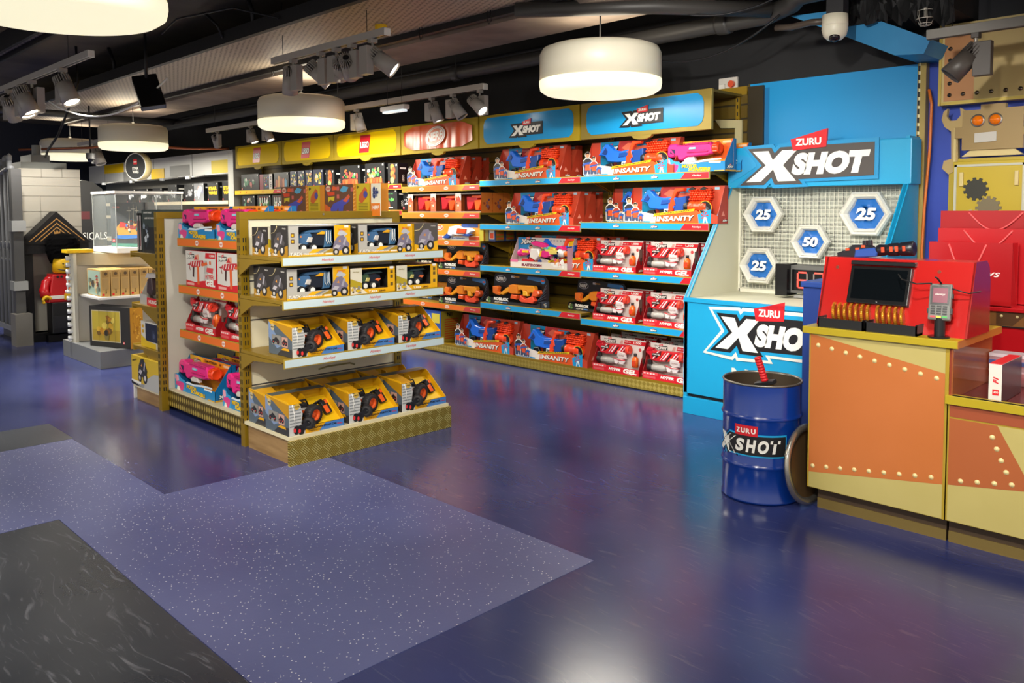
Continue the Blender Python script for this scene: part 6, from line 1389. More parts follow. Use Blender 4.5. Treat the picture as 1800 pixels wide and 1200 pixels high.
g = G(); g.M = RY(R(-14)) @ RX(R(10)); g.box(-.055, .055, -.02, .02, .03, .05, mat('#26262a', .4), .004); g.build('guard', t)
g = G(); g.M = RY(R(-14)) @ RX(R(10)); g.box(-.035, .035, -.012, .012, -.002, .03, mat('#b8863a', .3, .4)); g.rect(-.01, .01, .005, .022, -.0125, LW); g.box(-.03, .03, -.006, .006, -.52, -.002, GREY_M); g.build('blade', t)

# ------------------------------------------------------------------ counter
COPR = noisy('orange_board', '#b8672c', '#c4713a', 1.2, .42); COPR2 = mat('#a85a2e', .45); CRM = noisy('cream_board', '#b3a460', '#bdae6c', 2, .45); RIV = mat('#ddc98e', .4); GTOP = mat('#b09a1c', .35)
t = root('till_counter', (-1.5, 4.1, 0)); tag(t, 'gold topped counter with orange riveted front carrying the screen and card reader', 'counter')
def c_(g, nm, par=None): o = g.build(nm, par or t); o.location = (1.5, -4.1, 0) if par is None else (0, 0, 0); return o
g = G(); g.box(-1.822, -1.195, 3.872, 4.5, .12, .888, mat('#7d5a30', .5)); g.box(-1.824, -1.185, 3.868, 3.873, .118, .888, GOLD_L); c_(g, 'body')
g = G(); y = 3.8665; g.rect(-1.816, -1.20, .12, .888, y, CRM)
g.poly([(-1.816, .195), (-1.20, .275), (-1.20, .772), (-1.816, .885)], y-.0006, COPR); c_(g, 'front_panel')
g = G()
for i in range(9):
    f = i/8
    for p, q in (((-1.778, .832), (-1.235, .746)), ((-1.796, .228), (-1.247, .297))):
        x, z = p[0]+(q[0]-p[0])*f, p[1]+(q[1]-p[1])*f; g = G(); g.lathe([(0, -.006), (.006, -.005), (.010, -.001), (.011, .0)], (x, y-.0006, z), RIV, 'y', 14); c_(g, 'rivet')
g = G(); g.box(-1.852, -1.148, 3.848, 4.5, .888, .922, GTOP, .003); g.box(-1.150, -1.146, 3.85, 4.498, .8885, .9215, mat('#b9742c', .3)); c_(g, 'worktop')
g = G(); g.box(-1.80, -1.2, 3.94, 4.45, 0, .12, mat('#4c3a26', .6)); g.box(-1.80, -1.2, 3.935, 3.94, 0, .05, mat('#7a6632', .5)); c_(g, 'plinth')
t = root('low_counter', (-.9, 4.1, 0)); tag(t, 'lower counter with glass display well joined to the till counter', 'counter')
def d_(g, nm): o = g.build(nm, t); o.location = (.9, -4.1, 0); return o
g = G(); g.box(-1.19, -.3, 3.872, 4.5, .12, .64, mat('#7d5a30', .5)); g.box(-1.19, -.3, 3.868, 3.873, .118, .64, GOLD_L); d_(g, 'body')
g = G(); y = 3.8665; g.rect(-1.178, -.3, .12, .578, y, CRM); g.poly([(-1.178, .28), (-.85, .325), (-.99, .578), (-1.178, .578)], y-.0006, COPR2); g.rect(-1.178, -.3, .585, .64, y-.0006, mat('#9a4a2a', .45)); d_(g, 'front_panel')
for (x, z) in ((-1.126, .308), (-1.06, .318), (-.995, .328), (-.93, .338), (-.952, .386), (-.972, .432), (-.99, .478), (-1.008, .525)): g = G(); g.lathe([(0, -.006), (.006, -.005), (.010, -.001), (.011, .0)], (x, y-.0006, z), RIV, 'y', 14); d_(g, 'rivet')
g = G(); g.box(-1.193, -.3, 3.85, 3.90, .642, .68, GTOP, .002); g.box(-1.193, -.3, 3.90, 4.5, .64, .662, mat('#5d2424', .2)); d_(g, 'display_ledge')
g = G(); g.box(-1.19, -.3, 3.94, 4.45, 0, .12, mat('#4c3a26', .6)); g.box(-1.19, -.3, 3.935, 3.94, 0, .05, mat('#7a6632', .5)); d_(g, 'plinth')
g = G(); g.box(-1.172, -1.166, 3.86, 4.42, .664, .888, mat('#b86a3a', .06, alpha=.55)); g.box(-1.185, -1.173, 3.872, 4.45, .664, .888, mat('#8a3a20', .35)); d_(g, 'glass_side')
g = G(); g.box(-1.166, -.3, 3.856, 3.86, .664, .684, mat('#0e1412', .1)); d_(g, 'glass_edge')
# box and case on the glass
t = root('white_edge_box', (-1.045, 3.93, .664)); tag(t, 'upright white edged box with red top standing in the glass well', 'toy box')
g = G(); g.box(0, .05, 0, .3, 0, .165, mat('#d9d6ce', .4)); g.box(0.001, .049, 0.001, .299, .165, .167, RED); g.box(.05, .052, 0, .3, .0, .165, mat('#3a2224', .3)); g.rect(.015, .04, .03, .055, -.001, RED); g.text('LEGO', .0275, .043, .008, -.0015, LW, w=.02, bold=.04); g.text('F1', .0275, .095, .02, -.001, RED, w=.03, rot=pi/2, bold=.05, shear=.3); g.build('box', t)
t = root('clear_plastic_case', (-1.16, 4.36, .664)); tag(t, 'clear plastic case at the back of the glass well', 'case')
g = G(); g.box(0, .5, 0, .1, 0, .14, mat('#e8c9d0', .1, alpha=.35)); g.box(0, .5, -.005, .1, .13, .145, mat('#e0d4dc', .15, alpha=.7)); g.box(0, .5, -.005, .1, .06, .068, mat('#e0d4dc', .15, alpha=.7)); g.build('shell', t); g = G(); g.box(.0, .3, -.008, -.004, .095, .115, mat('#4a5a94')); g.build('blue_strip', t)

# red stand with screen
t = root('screen_stand', (-1.5, 4.1, .922)); tag(t, 'glossy red sloped stand holding the black screen on the till counter', 'stand')
RS = mat('#b81a17', .22, coat=.4); RS2 = mat('#9a1a16', .25, coat=.3)
xa, xb = -1.825+1.5, -1.150+1.5
g = G(); fy0, fy1, by1 = 3.945-4.1, 4.055-4.1, 4.27-4.1; H = .335
def slab_poly(pts, off, m, th=.012):
    """pts (x, z) on the sloped face"""
    f = lambda z: fy0+(fy1-fy0)*z/H
    vs = [(x, f(z)+off, z) for x, z in pts]+[(x, f(z)+off+th, z) for x, z in pts]; n = len(pts)
    g.add(vs, [tuple(range(n)), tuple(range(2*n-1, n-1, -1))]+[(i, i+n, (i+1) % n+n, (i+1) % n) for i in range(n)], m)
slab_poly([(xa, 0), (xb, 0), (xb+.01, H-.005), (xa-.01, H)], 0, RS)
for x in (.0, 1):
    X = xb if x else xa
    pr = [(fy0, 0), (fy1, H), (by1-.06, H), (by1-.02, H-.03), (by1, H-.1), (by1, 0)]; vs = [(X+(.01 if x else 0), a, b) for a, b in pr]+[(X+(.0 if x else .01), a, b) for a, b in pr]; n = 6
    g.add(vs, [tuple(range(n)), tuple(range(2*n-1, n-1, -1))]+[(i, i+n, (i+1) % n+n, (i+1) % n) for i in range(n)], RS2)
g.box(xa, xb, fy1, by1-.05, H-.012, H-.002, RS)
g.build('shell', t)
g = G(); 
for x, z in ((xa+.06, H-.05), (xb-.14, H-.05)): slab_poly([(x+.008*cos(k*pi/6), z+.008*sin(k*pi/6)) for k in range(12)], -.002, mat('#8a4a3a', .3, .5), .002)
g.build('screws', t)
t = root('till_screen', (-1.54, 4.02, 1.06)); tag(t, 'black touch screen with thick frame set into the red stand', 'screen')
g = G(); g.M = T(0, -.045, 0) @ RX(R(-18)); g.box(-.145, .14, -.012, .02, -.02, .165, BLKG, .004); g.build('frame', t)
g = G(); g.M = T(0, -.045, 0) @ RX(R(-18)); g.box(-.128, .124, -.0135, -.012, .0, .15, mat('#0b0f12', .08)); g.text('hp', 0, -.010, .006, -.0128, GREY, w=.007); g.build('display', t)
g = G(); g.box(-.15, .15, .0, .05, .165, .185, BLKG, .003); g.build('hood', t)
t = root('card_reader', (-1.245, 3.91, .922)); tag(t, 'grey card reader with lit maroon screen on a black post', 'card reader')
g = G(); g.cyl((0, 0, 0), .045, .008, BLKG, 'z', 28); g.cyl((0, .01, .008), .022, .08, BLK, 'z', 20); g.build('post', t)
MR = T(0, -.01, .08) @ RZ(R(6)) @ RX(R(-14))
g = G(); g.M = MR; g.box(-.046, .046, -.0, .03, 0, .165, mat('#6a6a66', .35), .008); g.box(-.050, -.046, .002, .02, .03, .05, BLK); g.box(.046, .052, .002, .02, .03, .055, BLK); g.box(.046, .052, .002, .02, .10, .12, BLK); g.rect(-.038, .038, .068, .155, -.0008, BLKG); g.build('reader_body', t)
g = G(); g.M = MR; g.rect(-.03, .03, .078, .145, -.0014, mat('#6a1a34', .3, emit='#7a1c3a', es=.4)); g.text('Hamleys', 0, .115, .012, -.002, LW, w=.04, shear=.3, bold=0); g.build('display', t)
g = G(); g.M = MR
for r0 in range(4):
    for c0 in range(3): g.box(-.034+.024*c0, -.016+.024*c0, -.003, 0, .024+.011*r0, .031+.011*r0, BLK)
for c0, m in enumerate(('#c9303a', '#d8c42a', '#3aa84a')): g.box(-.034+.024*c0, -.014+.024*c0, -.003, 0, .010, .018, mat(m))
g.build('keypad', t)
g = G(); g.tube([(-.04, .02, .24), (-.1, .0, .235), (-.17, .02, .25), (-.2, .06, .27)], .0035, BLK, 6); g.tube([(.0, .02, .24), (-.015, .01, .265), (-.02, .0, .27)], .004, BLK, 6); g.tube([(.04, .03, .22), (.1, .06, .2), (.14, .09, .21)], .003, BLK, 6); g.build('cables', t)
GC = mat('#d9902a', .25, .75); GC2 = mat('#c24f1a', .35, .3)
def coin_proto():
    g = G(); g.lathe([(0, 0), (.048, 0), (.052, .003), (.052, .011), (.048, .014), (0, .014)], (0, 0, 0), GC, 'x', 32)
    for k in range(40):
        a = 2*pi*k/40; g.box(.002, .012, .0515*cos(a)-.001, .0515*cos(a)+.002, .0515*sin(a)-.001, .0515*sin(a)+.002, GC)
    g.lathe([(0, .0145), (.043, .0145)], (0, 0, 0), GC2, 'x', 28)
    rd = random.Random(2); 
    for k in range(16): g.lathe([(0, .004), (.004, 0)], (.0145, rd.uniform(-.025, .025), rd.uniform(-.025, .025)), GC2, 'x', 6)
    return g
cg = coin_proto().build('chocolate_coin'); first = True
def coin(x, i, lab):
    global first
    o = cg if first else cg.copy()
    if not first: C.objects.link(o)
    first = False; o.location = (x, 3.965, .985); o.rotation_euler = (0, R(-6), R(8)); return tag(o, lab, 'coin', 'gold foil coins in the black trays')
for i in range(7): coin(-1.745+.0275*i, i, ['first', 'second', 'third', 'fourth', 'fifth', 'sixth', 'seventh'][i]+' gold foil coin in the tray nearer the drum')
for i in range(5): coin(-1.535+.0275*i, i, ['first', 'second', 'third', 'fourth', 'fifth'][i]+' gold foil coin in the tray nearer the card reader')
for x0, x1, lab in ((-1.785, -1.565, 'black slotted coin tray nearer the drum'), (-1.555, -1.325, 'black slotted coin tray nearer the card reader, partly empty')):
    t = root('coin_tray', (x0, 3.87, .922)); tag(t, lab, 'tray', 'black coin trays'); w_ = x1-x0
    g = G(); g.box(0, w_, 0, .006, 0, .045, BLK); g.box(0, w_, .10, .106, 0, .07, BLK); g.box(0, w_, .006, .1, 0, .01, BLK); g.box(0, .006, 0, .106, 0, .05, BLK); g.box(w_-.006, w_, 0, .106, 0, .05, BLK); g.build('tray_body', t)
    g = G()
    for k in range(8): g.box(.012+.027*k, .015+.027*k, .006, .1, .01, .03, BLK)
    g.build('dividers', t)
# toy rifle resting on the stand
t = root('dark_toy_blaster', (-1.68, 4.15, 1.255)); tag(t, 'dark blue and orange toy blaster lying on top of the red stand', 'toy blaster')
g = G(); BKP = mat('#1a1a22', .35); BLP = mat('#2a4fa0', .35); ORP = mat('#e8502a', .35)
g.M = RY(R(-5)) @ Matrix.Scale(1, 4)
g.prism([(-.13, .0), (-.13, .03), (-.09, .04), (-.05, .065), (.03, .06), (.06, .04), (.06, 0)], -.02, .03, BKP, cham=.006); g.prism([(-.04, -.0), (-.03, .04), (.06, .045), (.08, .02), (.07, -.0)], -.03, .025, BLP, cham=.005)
for x, z in ((-.08, .05), (.0, .06), (-.03, .05)): g.box(x, x+.018, -.026, -.018, z-.012, z, ORP)
g.box(.0, .02, -.01, .01, .055, .085, BKP, .004); g.box(.025, .045, -.01, .01, .055, .085, BKP, .004); g.build('stock', t)
g = G(); g.M = RY(R(-5)); g.lathe([(0, 0), (.026, 0), (.03, .01), (.026, .05), (.032, .06), (.032, .1), (.028, .105), (.034, .115), (.036, .17), (.03, .175), (0, .165)], (.07, 0, .03), BKP, 'x', 20)
for x in (.1, .14, .165, .2): g.box(x, x+.014, -.036, -.03, .02, .045, ORP)
g.build('barrel', t)

# ------------------------------------------------------------------ behind the counter
t = root('back_cabinet', (-1.0, 5.3, 0)); tag(t, 'red cabinet with brown riveted band carrying the gift bags behind the counter', 'cabinet')
RC_ = mat('#c4101c', .3)
def e_(g, nm): o = g.build(nm, t); o.location = (1.0, -5.3, 0); return o
g = G(); g.box(-1.55, 1, 5.0, 5.9, 0, .86, RC_); e_(g, 'body')
g = G(); g.box(-1.55, 1, 4.99, 5.9, .862, .94, mat('#8a5a2c', .4)); g.box(-1.55, 1, 4.985, 4.99, .855, .862, BLK)
for k in range(12): g.lathe([(0, -.005), (.006, -.004), (.009, 0)], (-1.5+.075*k, 4.99, .915), RIV, 'y', 10)
g.add([(-1.3, 4.9885, .865), (-1.22, 4.9885, .865), (-1.15, 4.9885, .938), (-1.3, 4.9885, .938)], [(0, 1, 2, 3)], mat('#5c3a1e')); e_(g, 'riveted_band')
g = G(); g.box(-1.6, 1, 4.97, 5.9, .94, .962, RC_, .003); e_(g, 'top')
def bag(x, y, z, w_, h, d, lab, m, txt=False):
    t = root('gift_bag', (x, y, z)); tag(t, lab, 'gift bag', 'red paper gift bags'); g = G()
    g.box(0, w_, 0, d, 0, .004, m); g.box(0, w_, 0, .002, 0, h, m); g.box(0, w_, d-.002, d, 0, h-.004, m)
    for xx in (0, w_-.002): g.add([(xx, 0, 0), (xx, d, 0), (xx, d, h), (xx+(.012 if xx == 0 else -.012), d/2, h), (xx, 0, h)], [(0, 1, 2, 3, 4)], mat('#a80c14', .35))
    if txt: g.text('Hamleys', w_*.56, h*.50, .05, -.001, LW, w=w_*.62, shear=.3, bold=.01)
    g.build('bag_body', t); g = G()
    n = 14; g.tube([(w_*(.25+.45*i/n), -.004-.012*sin(pi*i/n), h-.01-.17*sin(pi*i/n)*(1 if txt else .6)) for i in range(n+1)], .005, mat('#ea5a5c', .5), 6); g.build('handle', t)
    return t
RB1, RB2, RB3 = mat('#b5121b', .3, coat=.2), mat('#bd0f1a', .3, coat=.2), mat('#a80d16', .3, coat=.2)
bag(-1.655, 5.0, .963, .42, .345, .12, 'front red gift bag with white script, largest face visible', RB1, True)
bag(-1.66, 5.16, .963, .55, .42, .12, 'middle red gift bag, behind the one with white script', RB2)
bag(-1.70, 5.32, .963, .62, .52, .12, 'rearmost and tallest red gift bag, below the gear board', RB3)
# riveted board and robot
RBD = mat('#b9925a', .4); RBL = mat('#b09a62', .35, .15); PALE = mat('#c9b77c', .4); BRZ = mat('#8b7448', .38, .25); BRZ_L = mat('#a8905c', .38, .2)
t = root('riveted_board', (-1.9, 5.88, 2.18)); tag(t, 'gold and orange riveted wall board above the robot', 'wall decoration')
g = G(); g.box(0, 2, 0, .12, 0, .52, PALE, .003); g.box(0.02, 2, -.004, 0, .02, .50, RBL); g.rect(.02, .20, .02, .50, -.005, mat('#b9804c', .4)); g.build('board', t)
SR = mat('#6a6258', .2, .9)
for rx, rz_ in [(.055, .06+.075*k) for k in range(5)]+[(.055+.082*k, .06) for k in range(1, 20)]+[(.055+.082*k, .475) for k in range(1, 12)]:
    g = G(); g.lathe([(0, -.012), (.009, -.009), (.014, 0)], (rx, -.005, rz_), SR, 'y', 14); g.build('rivet', t)
g = G(); g.box(0, 2, -.012, .0, -.005, .015, mat('#c4ad55', .3, .3)); g.box(-.012, .005, -.012, .12, -.005, .52, mat('#c4ad55', .3, .3)); g.build('gold_edge', t)
t = root('robot_cutout', (-1.6, 5.85, 0)); tag(t, 'layered gold wooden robot with orange eyes and gear shaped holes', 'wall decoration')
def f_(g, nm): o = g.build(nm, t); o.location = (1.6, -5.85, 0); return o
g = G(); g.prism([(-1.745, 2.125), (-1.64, 2.125), (-1.64, 2.155), (-1.50, 2.155), (-1.50, 2.125), (-1.40, 2.125), (-1.40, 2.0), (-1.36, 2.0), (-1.36, 1.95), (-1.40, 1.95), (-1.40, 1.87), (-1.745, 1.87), (-1.745, 1.95), (-1.79, 1.95), (-1.79, 2.02), (-1.745, 2.02)], 5.82, 5.87, BRZ, PALE); g.prism([(-1.70, 1.87), (-1.45, 1.87), (-1.40, 1.83), (-1.75, 1.83)], 5.84, 5.88, PALE)
g.prism([(-1.67, 1.915), (-1.67, 1.975), (-1.545, 1.98), (-1.545, 1.92)], 5.812, 5.82, mat('#b9b6ae', .35)); f_(g, 'head')
for x in (-1.655, -1.555): g = G(); g.lathe([(0, -.03), (.018, -.026), (.03, -.012), (.034, 0)], (x, 5.82, 2.055), mat('#ee7a12', .12, coat=.5), 'y', 20); g.lathe([(.033, -.006), (.04, -.004), (.042, 0)], (x, 5.82, 2.055), STEEL, 'y', 20); f_(g, 'eye')
g = G(); YB = mat('#a8921f', .38, .15); g.box(-1.83, -1.2, 5.86, 5.90, 1.1, 1.82, YB); g.box(-1.80, -1.2, 5.84, 5.86, 1.1, 1.80, mat('#b39c24', .35, .15), .004)
for a in ((-1.79, -1.775, 1.1, 1.78), (-1.79, -1.22, 1.765, 1.78), (-1.40, -1.385, 1.1, 1.78)): g.box(a[0], a[1], 5.835, 5.84, a[2], a[3], mat('#b8b8a8', .35))
for x in (-1.755, -1.44): 
    for z in (1.64, 1.32): g.box(x, x+.022, 5.82, 5.84, z, z+.09, PALE, .003)
f_(g, 'chest')
def gear(x, z, r, n, m, y=5.838, nm='gear_hole'):
    g = G(); pts = []
    for k in range(n):
        a = 2*pi*k/n
        for da, rr in ((-.16, .8), (-.12, 1), (.12, 1), (.16, .8)): pts.append((x+r*rr*cos(a+da*10/n*1.2), z+r*rr*sin(a+da*10/n*1.2)))
    g.prism(pts, y-.004, y+.002, m); f_(g, nm)
gear(-1.66, 1.62, .075, 11, mat('#2a2a20', .6)); gear(-1.585, 1.50, .075, 12, mat('#6f6347', .5)); gear(-1.68, 1.43, .06, 11, mat('#a9a48a', .5))
g = G(); W_ = BRZ_L
g.prism([(-1.815, 1.82), (-1.82, 2.0), (-1.86, 2.03), (-1.88, 2.08), (-1.87, 2.13), (-1.845, 2.15), (-1.85, 2.10), (-1.83, 2.07), (-1.79, 2.07), (-1.765, 2.10), (-1.77, 2.15), (-1.74, 2.13), (-1.73, 2.08), (-1.75, 2.03), (-1.78, 2.0), (-1.775, 1.82), (-1.79, 1.74), (-1.83, 1.72), (-1.87, 1.76), (-1.86, 1.81)], 5.85, 5.89, W_, PALE); g.box(-1.80, -1.785, 5.842, 5.85, 1.80, 2.02, PALE); f_(g, 'spanner_arm')

# ------------------------------------------------------------------ left: sentry box, tower, gate
t = root('sentry_box', (-10.5, 2.93, 0)); tag(t, 'black sentry box with gold lined gable and initials around the brick guardsman', 'sentry box')
BS = mat('#0e0d10', .5, 0, .3); GL = mat('#b98a4a', .4, .3)
g = G(); g.M = RZ(E90)
g.box(-.33, -.25, 0, .5, .08, 1.14, BS); g.box(.25, .33, 0, .5, .08, 1.14, BS); g.box(-.34, .34, -.02, .5, .0, .1, BS); g.box(-.15, .34, -.12, -.02, 0, .08, BS); g.build('frame', t)
g = G(); g.M = RZ(E90); g.box(-.25, .25, .24, .28, .1, 1.1, mat('#d0cec8', .5)); g.box(-.25, .25, .05, .24, .08, .1, BS); g.build('back_panel', t)
g = G(); g.M = RZ(E90); g.box(-.34, .34, -.03, .5, 1.02, 1.14, BS); g.prism([(-.37, 1.13), (0, 1.50), (.37, 1.13)], -.04, .5, BS); g.build('gable_roof', t)
g = G(); g.M = RZ(E90)
for k, (s_, m) in enumerate(((.80, GL), (.76, BS), (.64, GL), (.60, BS), (.5, GL), (.46, BS))): g.poly([(-.37*s_, 1.16), (0, 1.16+.33*s_), (.37*s_, 1.16)], -.0408-.0006*k, m)
g.text('E R', 0, 1.19, .05, -.046, GL, w=.13, bold=.01); g.poly([(-.03, 1.235), (-.035, 1.28), (-.015, 1.26), (0, 1.29), (.015, 1.26), (.035, 1.28), (.03, 1.235)], -.046, GL); g.build('gold_lining', t)
t = root('brick_guardsman', (-10.36, 2.98, .1)); tag(t, 'life-size toy brick guardsman in red tunic and tall black fur hat', 'statue')
RT = mat('#c4161f', .35); YF = mat('#e8b817', .35); BKG = mat('#18181b', .4)
M0 = RZ(E90)
g = G(); g.M = M0; g.box(-.17, .17, -.03, .17, -.0, .36, BKG, .012); g.box(-.012, .012, -.034, -.03, .0, .34, mat('#0c0c0e')); g.box(-.16, -.02, -.036, -.03, .06, .2, mat('#222226')); g.box(.02, .16, -.036, -.03, .06, .2, mat('#222226')); g.build('legs', t)
g = G(); g.M = M0; g.prism([(-.20, .36), (-.15, .68), (.15, .68), (.20, .36)], -.04, .18, RT, cham=.012)
g.box(-.19, .19, -.046, -.04, .40, .44, LW); g.box(-.04, .04, -.06, -.044, .385, .455, YF, .006); g.box(-.008, .008, -.046, -.04, .44, .68, LW)
for z in (.50, .55, .60): g.cyl((.03, -.05, z), .012, .01, YF, 'y', 8)
for x in (-.1, -.06, .06, .1): g.box(x-.012, x+.012, -.047, -.043, .642, .668, BKG)
g.build('tunic', t)
for sx in (-1, 1):
    g = G(); g.M = M0 @ Matrix.Scale(sx, 4, (1, 0, 0)); g.tube([(.15, .05, .62), (.20, .04, .58), (.23, .02, .5), (.23, -.03, .44)], .052, RT, 12); g.lathe([(0, -.02), (.058, 0), (.05, .05), (0, .06)], (.158, .05, .60), RT, 'z', 14); g.build('arm', t)
    g = G(); g.M = M0 @ Matrix.Scale(sx, 4, (1, 0, 0)); g.tube([(.23, -.03, .43), (.23, -.05, .41)], .03, YF, 10)
    pts = [(.23+.04*cos(a), -.085, .395+.04*sin(a)) for a in [(-.9+.35*k)*1.0+pi/2-1.6 for k in range(12)]]; g.tube([(x, y, z) for x, y, z in pts], .016, YF, 8); g.build('hand', t)
g = G(); g.M = M0; g.lathe([(0, .68), (.10, .69), (.12, .71), (.12, .84), (.10, .87), (0, .87)], (0, .07, 0), YF, 'z', 28)
for x in (-.04, .04): g.cyl((x, -.052, .80), .009, .006, BKG, 'y', 8)
g.tube([(-.035, -.05, .765), (0, -.056, .752), (.035, -.05, .765)], .004, BKG, 6); g.tube([(.11*cos(a), .07-.125*abs(sin(a)), .77-.045*sin(a)) for a in [pi*k/12 for k in range(13)]], .006, BKG, 6)
for z in (.71, .74): g.lathe([(.121, z-.001), (.1215, z+.001)], (0, .07, 0), mat('#b98f10'), 'z', 24)
g.build('head', t)
rd = random.Random(9); g = G(); g.M = M0; prof = [(0, .80), (.13, .80), (.155, .86), (.178, .95), (.182, 1.02), (.165, 1.09), (.12, 1.135), (0, 1.15)]; seg = 26; vs = []
bmf = []; P2 = []
for i in range(len(prof)-1):
    for q in range(3): f = q/3; P2.append((prof[i][0]*(1-f)+prof[i+1][0]*f, prof[i][1]*(1-f)+prof[i+1][1]*f))
P2.append(prof[-1])
for j in range(seg):
    a = 2*pi*j/seg
    for r0, z0 in P2:
        k = 1+rd.uniform(-.03, .03); y0 = .09+r0*k*sin(a)*.85
        lift = .06 if (sin(a) < -.3 and z0 < .86) else 0
        vs.append((r0*k*cos(a), y0, z0+lift))
n = len(P2); g.add(vs, [(j*n+i, ((j+1) % seg)*n+i, ((j+1) % seg)*n+i+1, j*n+i+1) for j in range(seg) for i in range(n-1)], mat('#070708', .95, 0, .1)); g.build('fur_hat', t)
t = root('brick_tower', (-11.2, 2.93, 0)); tag(t, 'white and grey toy brick tower standing behind the sentry box', 'tower')
TW = noisy('pale_tower_brick', '#a9a498', '#b5b0a4', 2, .5); TG = mat('#4e4f52', .5)
g = G(); g.M = RZ(E90); g.box(-.31, .34, -.5, .3, 0, 2.0, TW); g.box(-.345, -.31, -.47, .3, 0, 1.98, TG); g.build('brick_body', t)
g = G(); g.M = RZ(E90); J = mat('#8a867c', .6)
for z in (1.90, 1.80, 1.68, 1.50, 1.32, 1.14): g.box(-.31, .34, -.503, -.5, z, z+.006, J)
for x, z, z2 in ((-.08, 1.9, 2.0), (.14, 1.9, 2.0), (-.1, 1.5, 1.68), (-.1, 1.32, 1.5), (.1, 1.14, 1.32)): g.box(x, x+.005, -.503, -.5, z, z2, J)
g.build('joints', t)
g = G(); g.M = RZ(E90); g.box(-.28, .2, -.48, .25, 2.0, 2.075, mat('#6a6c68', .5)); g.box(-.14, .06, -.35, .1, 2.075, 2.17, mat('#77797a', .5)); g.cyl((-.04, -.2, 2.17), .05, .12, mat('#77797a', .5), 'z', 20); g.build('cap', t)
t = root('toy_gate', (-11.0, 2.5, 0)); tag(t, 'grey toy railing gate with rings in front of the brick tower', 'gate')
GT_ = mat('#7a7c80', .45)
g = G(); g.box(.52, .72, -.07, .1, .0, .36, GREY_M); g.box(.50, .60, -.03, .07, .36, 1.98, GREY_D); g.box(.46, .64, -.05, .09, 1.28, 1.40, mat('#9a9c9c')); g.box(.46, .64, -.05, .09, .62, .72, mat('#9a9c9c')); g.build('gate_post', t)
for k in range(9):
    x = .42-.17*k; top = 2.10-.035*k*k*.35; g = G(); g.tube([(x, 0, .16), (x, 0, 1.0), (x, 0, top)], .028, GT_, 8); g.lathe([(0, 0), (.03, 0), (.03, .05), (0, .08)], (x, 0, top-.02), GT_, 'z', 8); g.build('bar', t)
g = G(); g.tube([(-1.0+.15*k, 0, 1.55+.45*sin(min(1, k/9)*1.35)) for k in range(11)], .03, GT_, 8); g.box(-1.1, .5, -.03, .03, .14, .2, GT_); g.build('rail', t)
for k in range(7):
    x = .335-.17*k; g = G(); g.tube([(x+.07*cos(a*pi/8), 0, 1.05+.1*sin(a*pi/8)) for a in range(17)], .018, GT_, 8); g.build('ring', t)

# white stand with kraft boxes
t = root('white_display_stand', (-8.8, 3.1, 0)); tag(t, 'white display stand on a grey plinth with a row of white studs', 'display stand')
def h_(g, nm): o = g.build(nm, t); o.location = (8.8, -3.1, 0); return o
g = G(); g.box(-9.36, -8.235, 2.64, 3.85, 0, .168, mat('#77797a', .45), .004); h_(g, 'plinth')
g = G(); WS = mat('#d9d5c4', .45); g.box(-9.12, -9.06, 2.70, 3.8, .168, 1.08, WS); h_(g, 'back_panel')
g = G(); g.box(-9.13, -9.0, 2.66, 2.69, .168, 1.075, WS); g.add([(-9.06, 2.69, 1.07), (-8.6, 3.6, 1.07), (-9.06, 3.7, 1.07), (-9.06, 2.69, .95), (-8.6, 3.6, .95)], [(0, 1, 2), (0, 3, 4, 1)], mat('#bdb59a', .5)); h_(g, 'side_panel')
g = G()
for k in range(13): g.lathe([(0, -.04), (.022, -.04), (.024, -.03), (.022, -.0), (0, 0)], (-9.10, 2.66, .21+.068*k), mat('#e6e8ea', .2), 'y', 14)
h_(g, 'studs')
g = G(); g.box(-9.06, -8.455, 2.72, 3.75, .635, .662, WHT, .006); h_(g, 'shelf'); g = G(); g.box(-9.16, -8.98, 2.60, 2.85, 1.08, 1.115, YEL, .003); h_(g, 'yellow_tile')
g = G(); g.box(-9.3, -9.13, 2.66, 2.95, .66, .685, WHT, .004); h_(g, 'outer_shelf')
put_box('kraft_set_box', .10, .2, .16, 'kraft', 3, (-9.28, 2.70, .686), R(30), 'small brown box on the outer shelf of the white stand, before the guardsman', 'brown boxes')
for i in range(6):
    t = root('pagoda_set_box', (-8.90, 2.755+.092*i, .663)); tag(t, ['first', 'second', 'third', 'fourth', 'fifth', 'sixth'][i]+' brown box with printed end in the row on the white shelf', 'toy box', 'brown set boxes in a row')
    g = G(); g.box(0, .40, 0, .083, 0, .262, mat('#c29e5e', .5)); y = -.001
    g.rect(.02, .38, .01, .25, y, mat('#9fb7a8')); blossom(g, .02, .38, .01, .2, ['#5a6a5a', '#c9a86a', '#7a8a7a', '#4a3a34', '#d8c49a'], 16, y-.0006, i, .06, .14)
    for k in range(4): g.poly([(.27-.012*k, .10+.03*k), (.30, .125+.03*k), (.33+.0*k, .10+.03*k)], y-.003, mat('#a83a2a'))
    g.M = T(.4008, 0, 0) @ RZ(E90); g.rect(.012, .071, .19, .25, -.0004, mat('#a9854a')); g.disc(.045, .225, .016, -.001, mat('#5a4630'), 10); g.rect(.014, .07, .07, .18, -.0004, mat('#b3935c')); g.rect(.01, .03, .01, .03, -.0008, RED); g.text('88012', .045, .05, .012, -.0008, mat('#4a3620'), w=.04, rot=pi/2); g.build('box', t)
t = root('flower_picture_box', (-8.70, 2.70, .17)); t.rotation_euler = (0, 0, R(21)); tag(t, 'big black box framing a yellow flower picture with a gold side, under the white shelf', 'toy box')
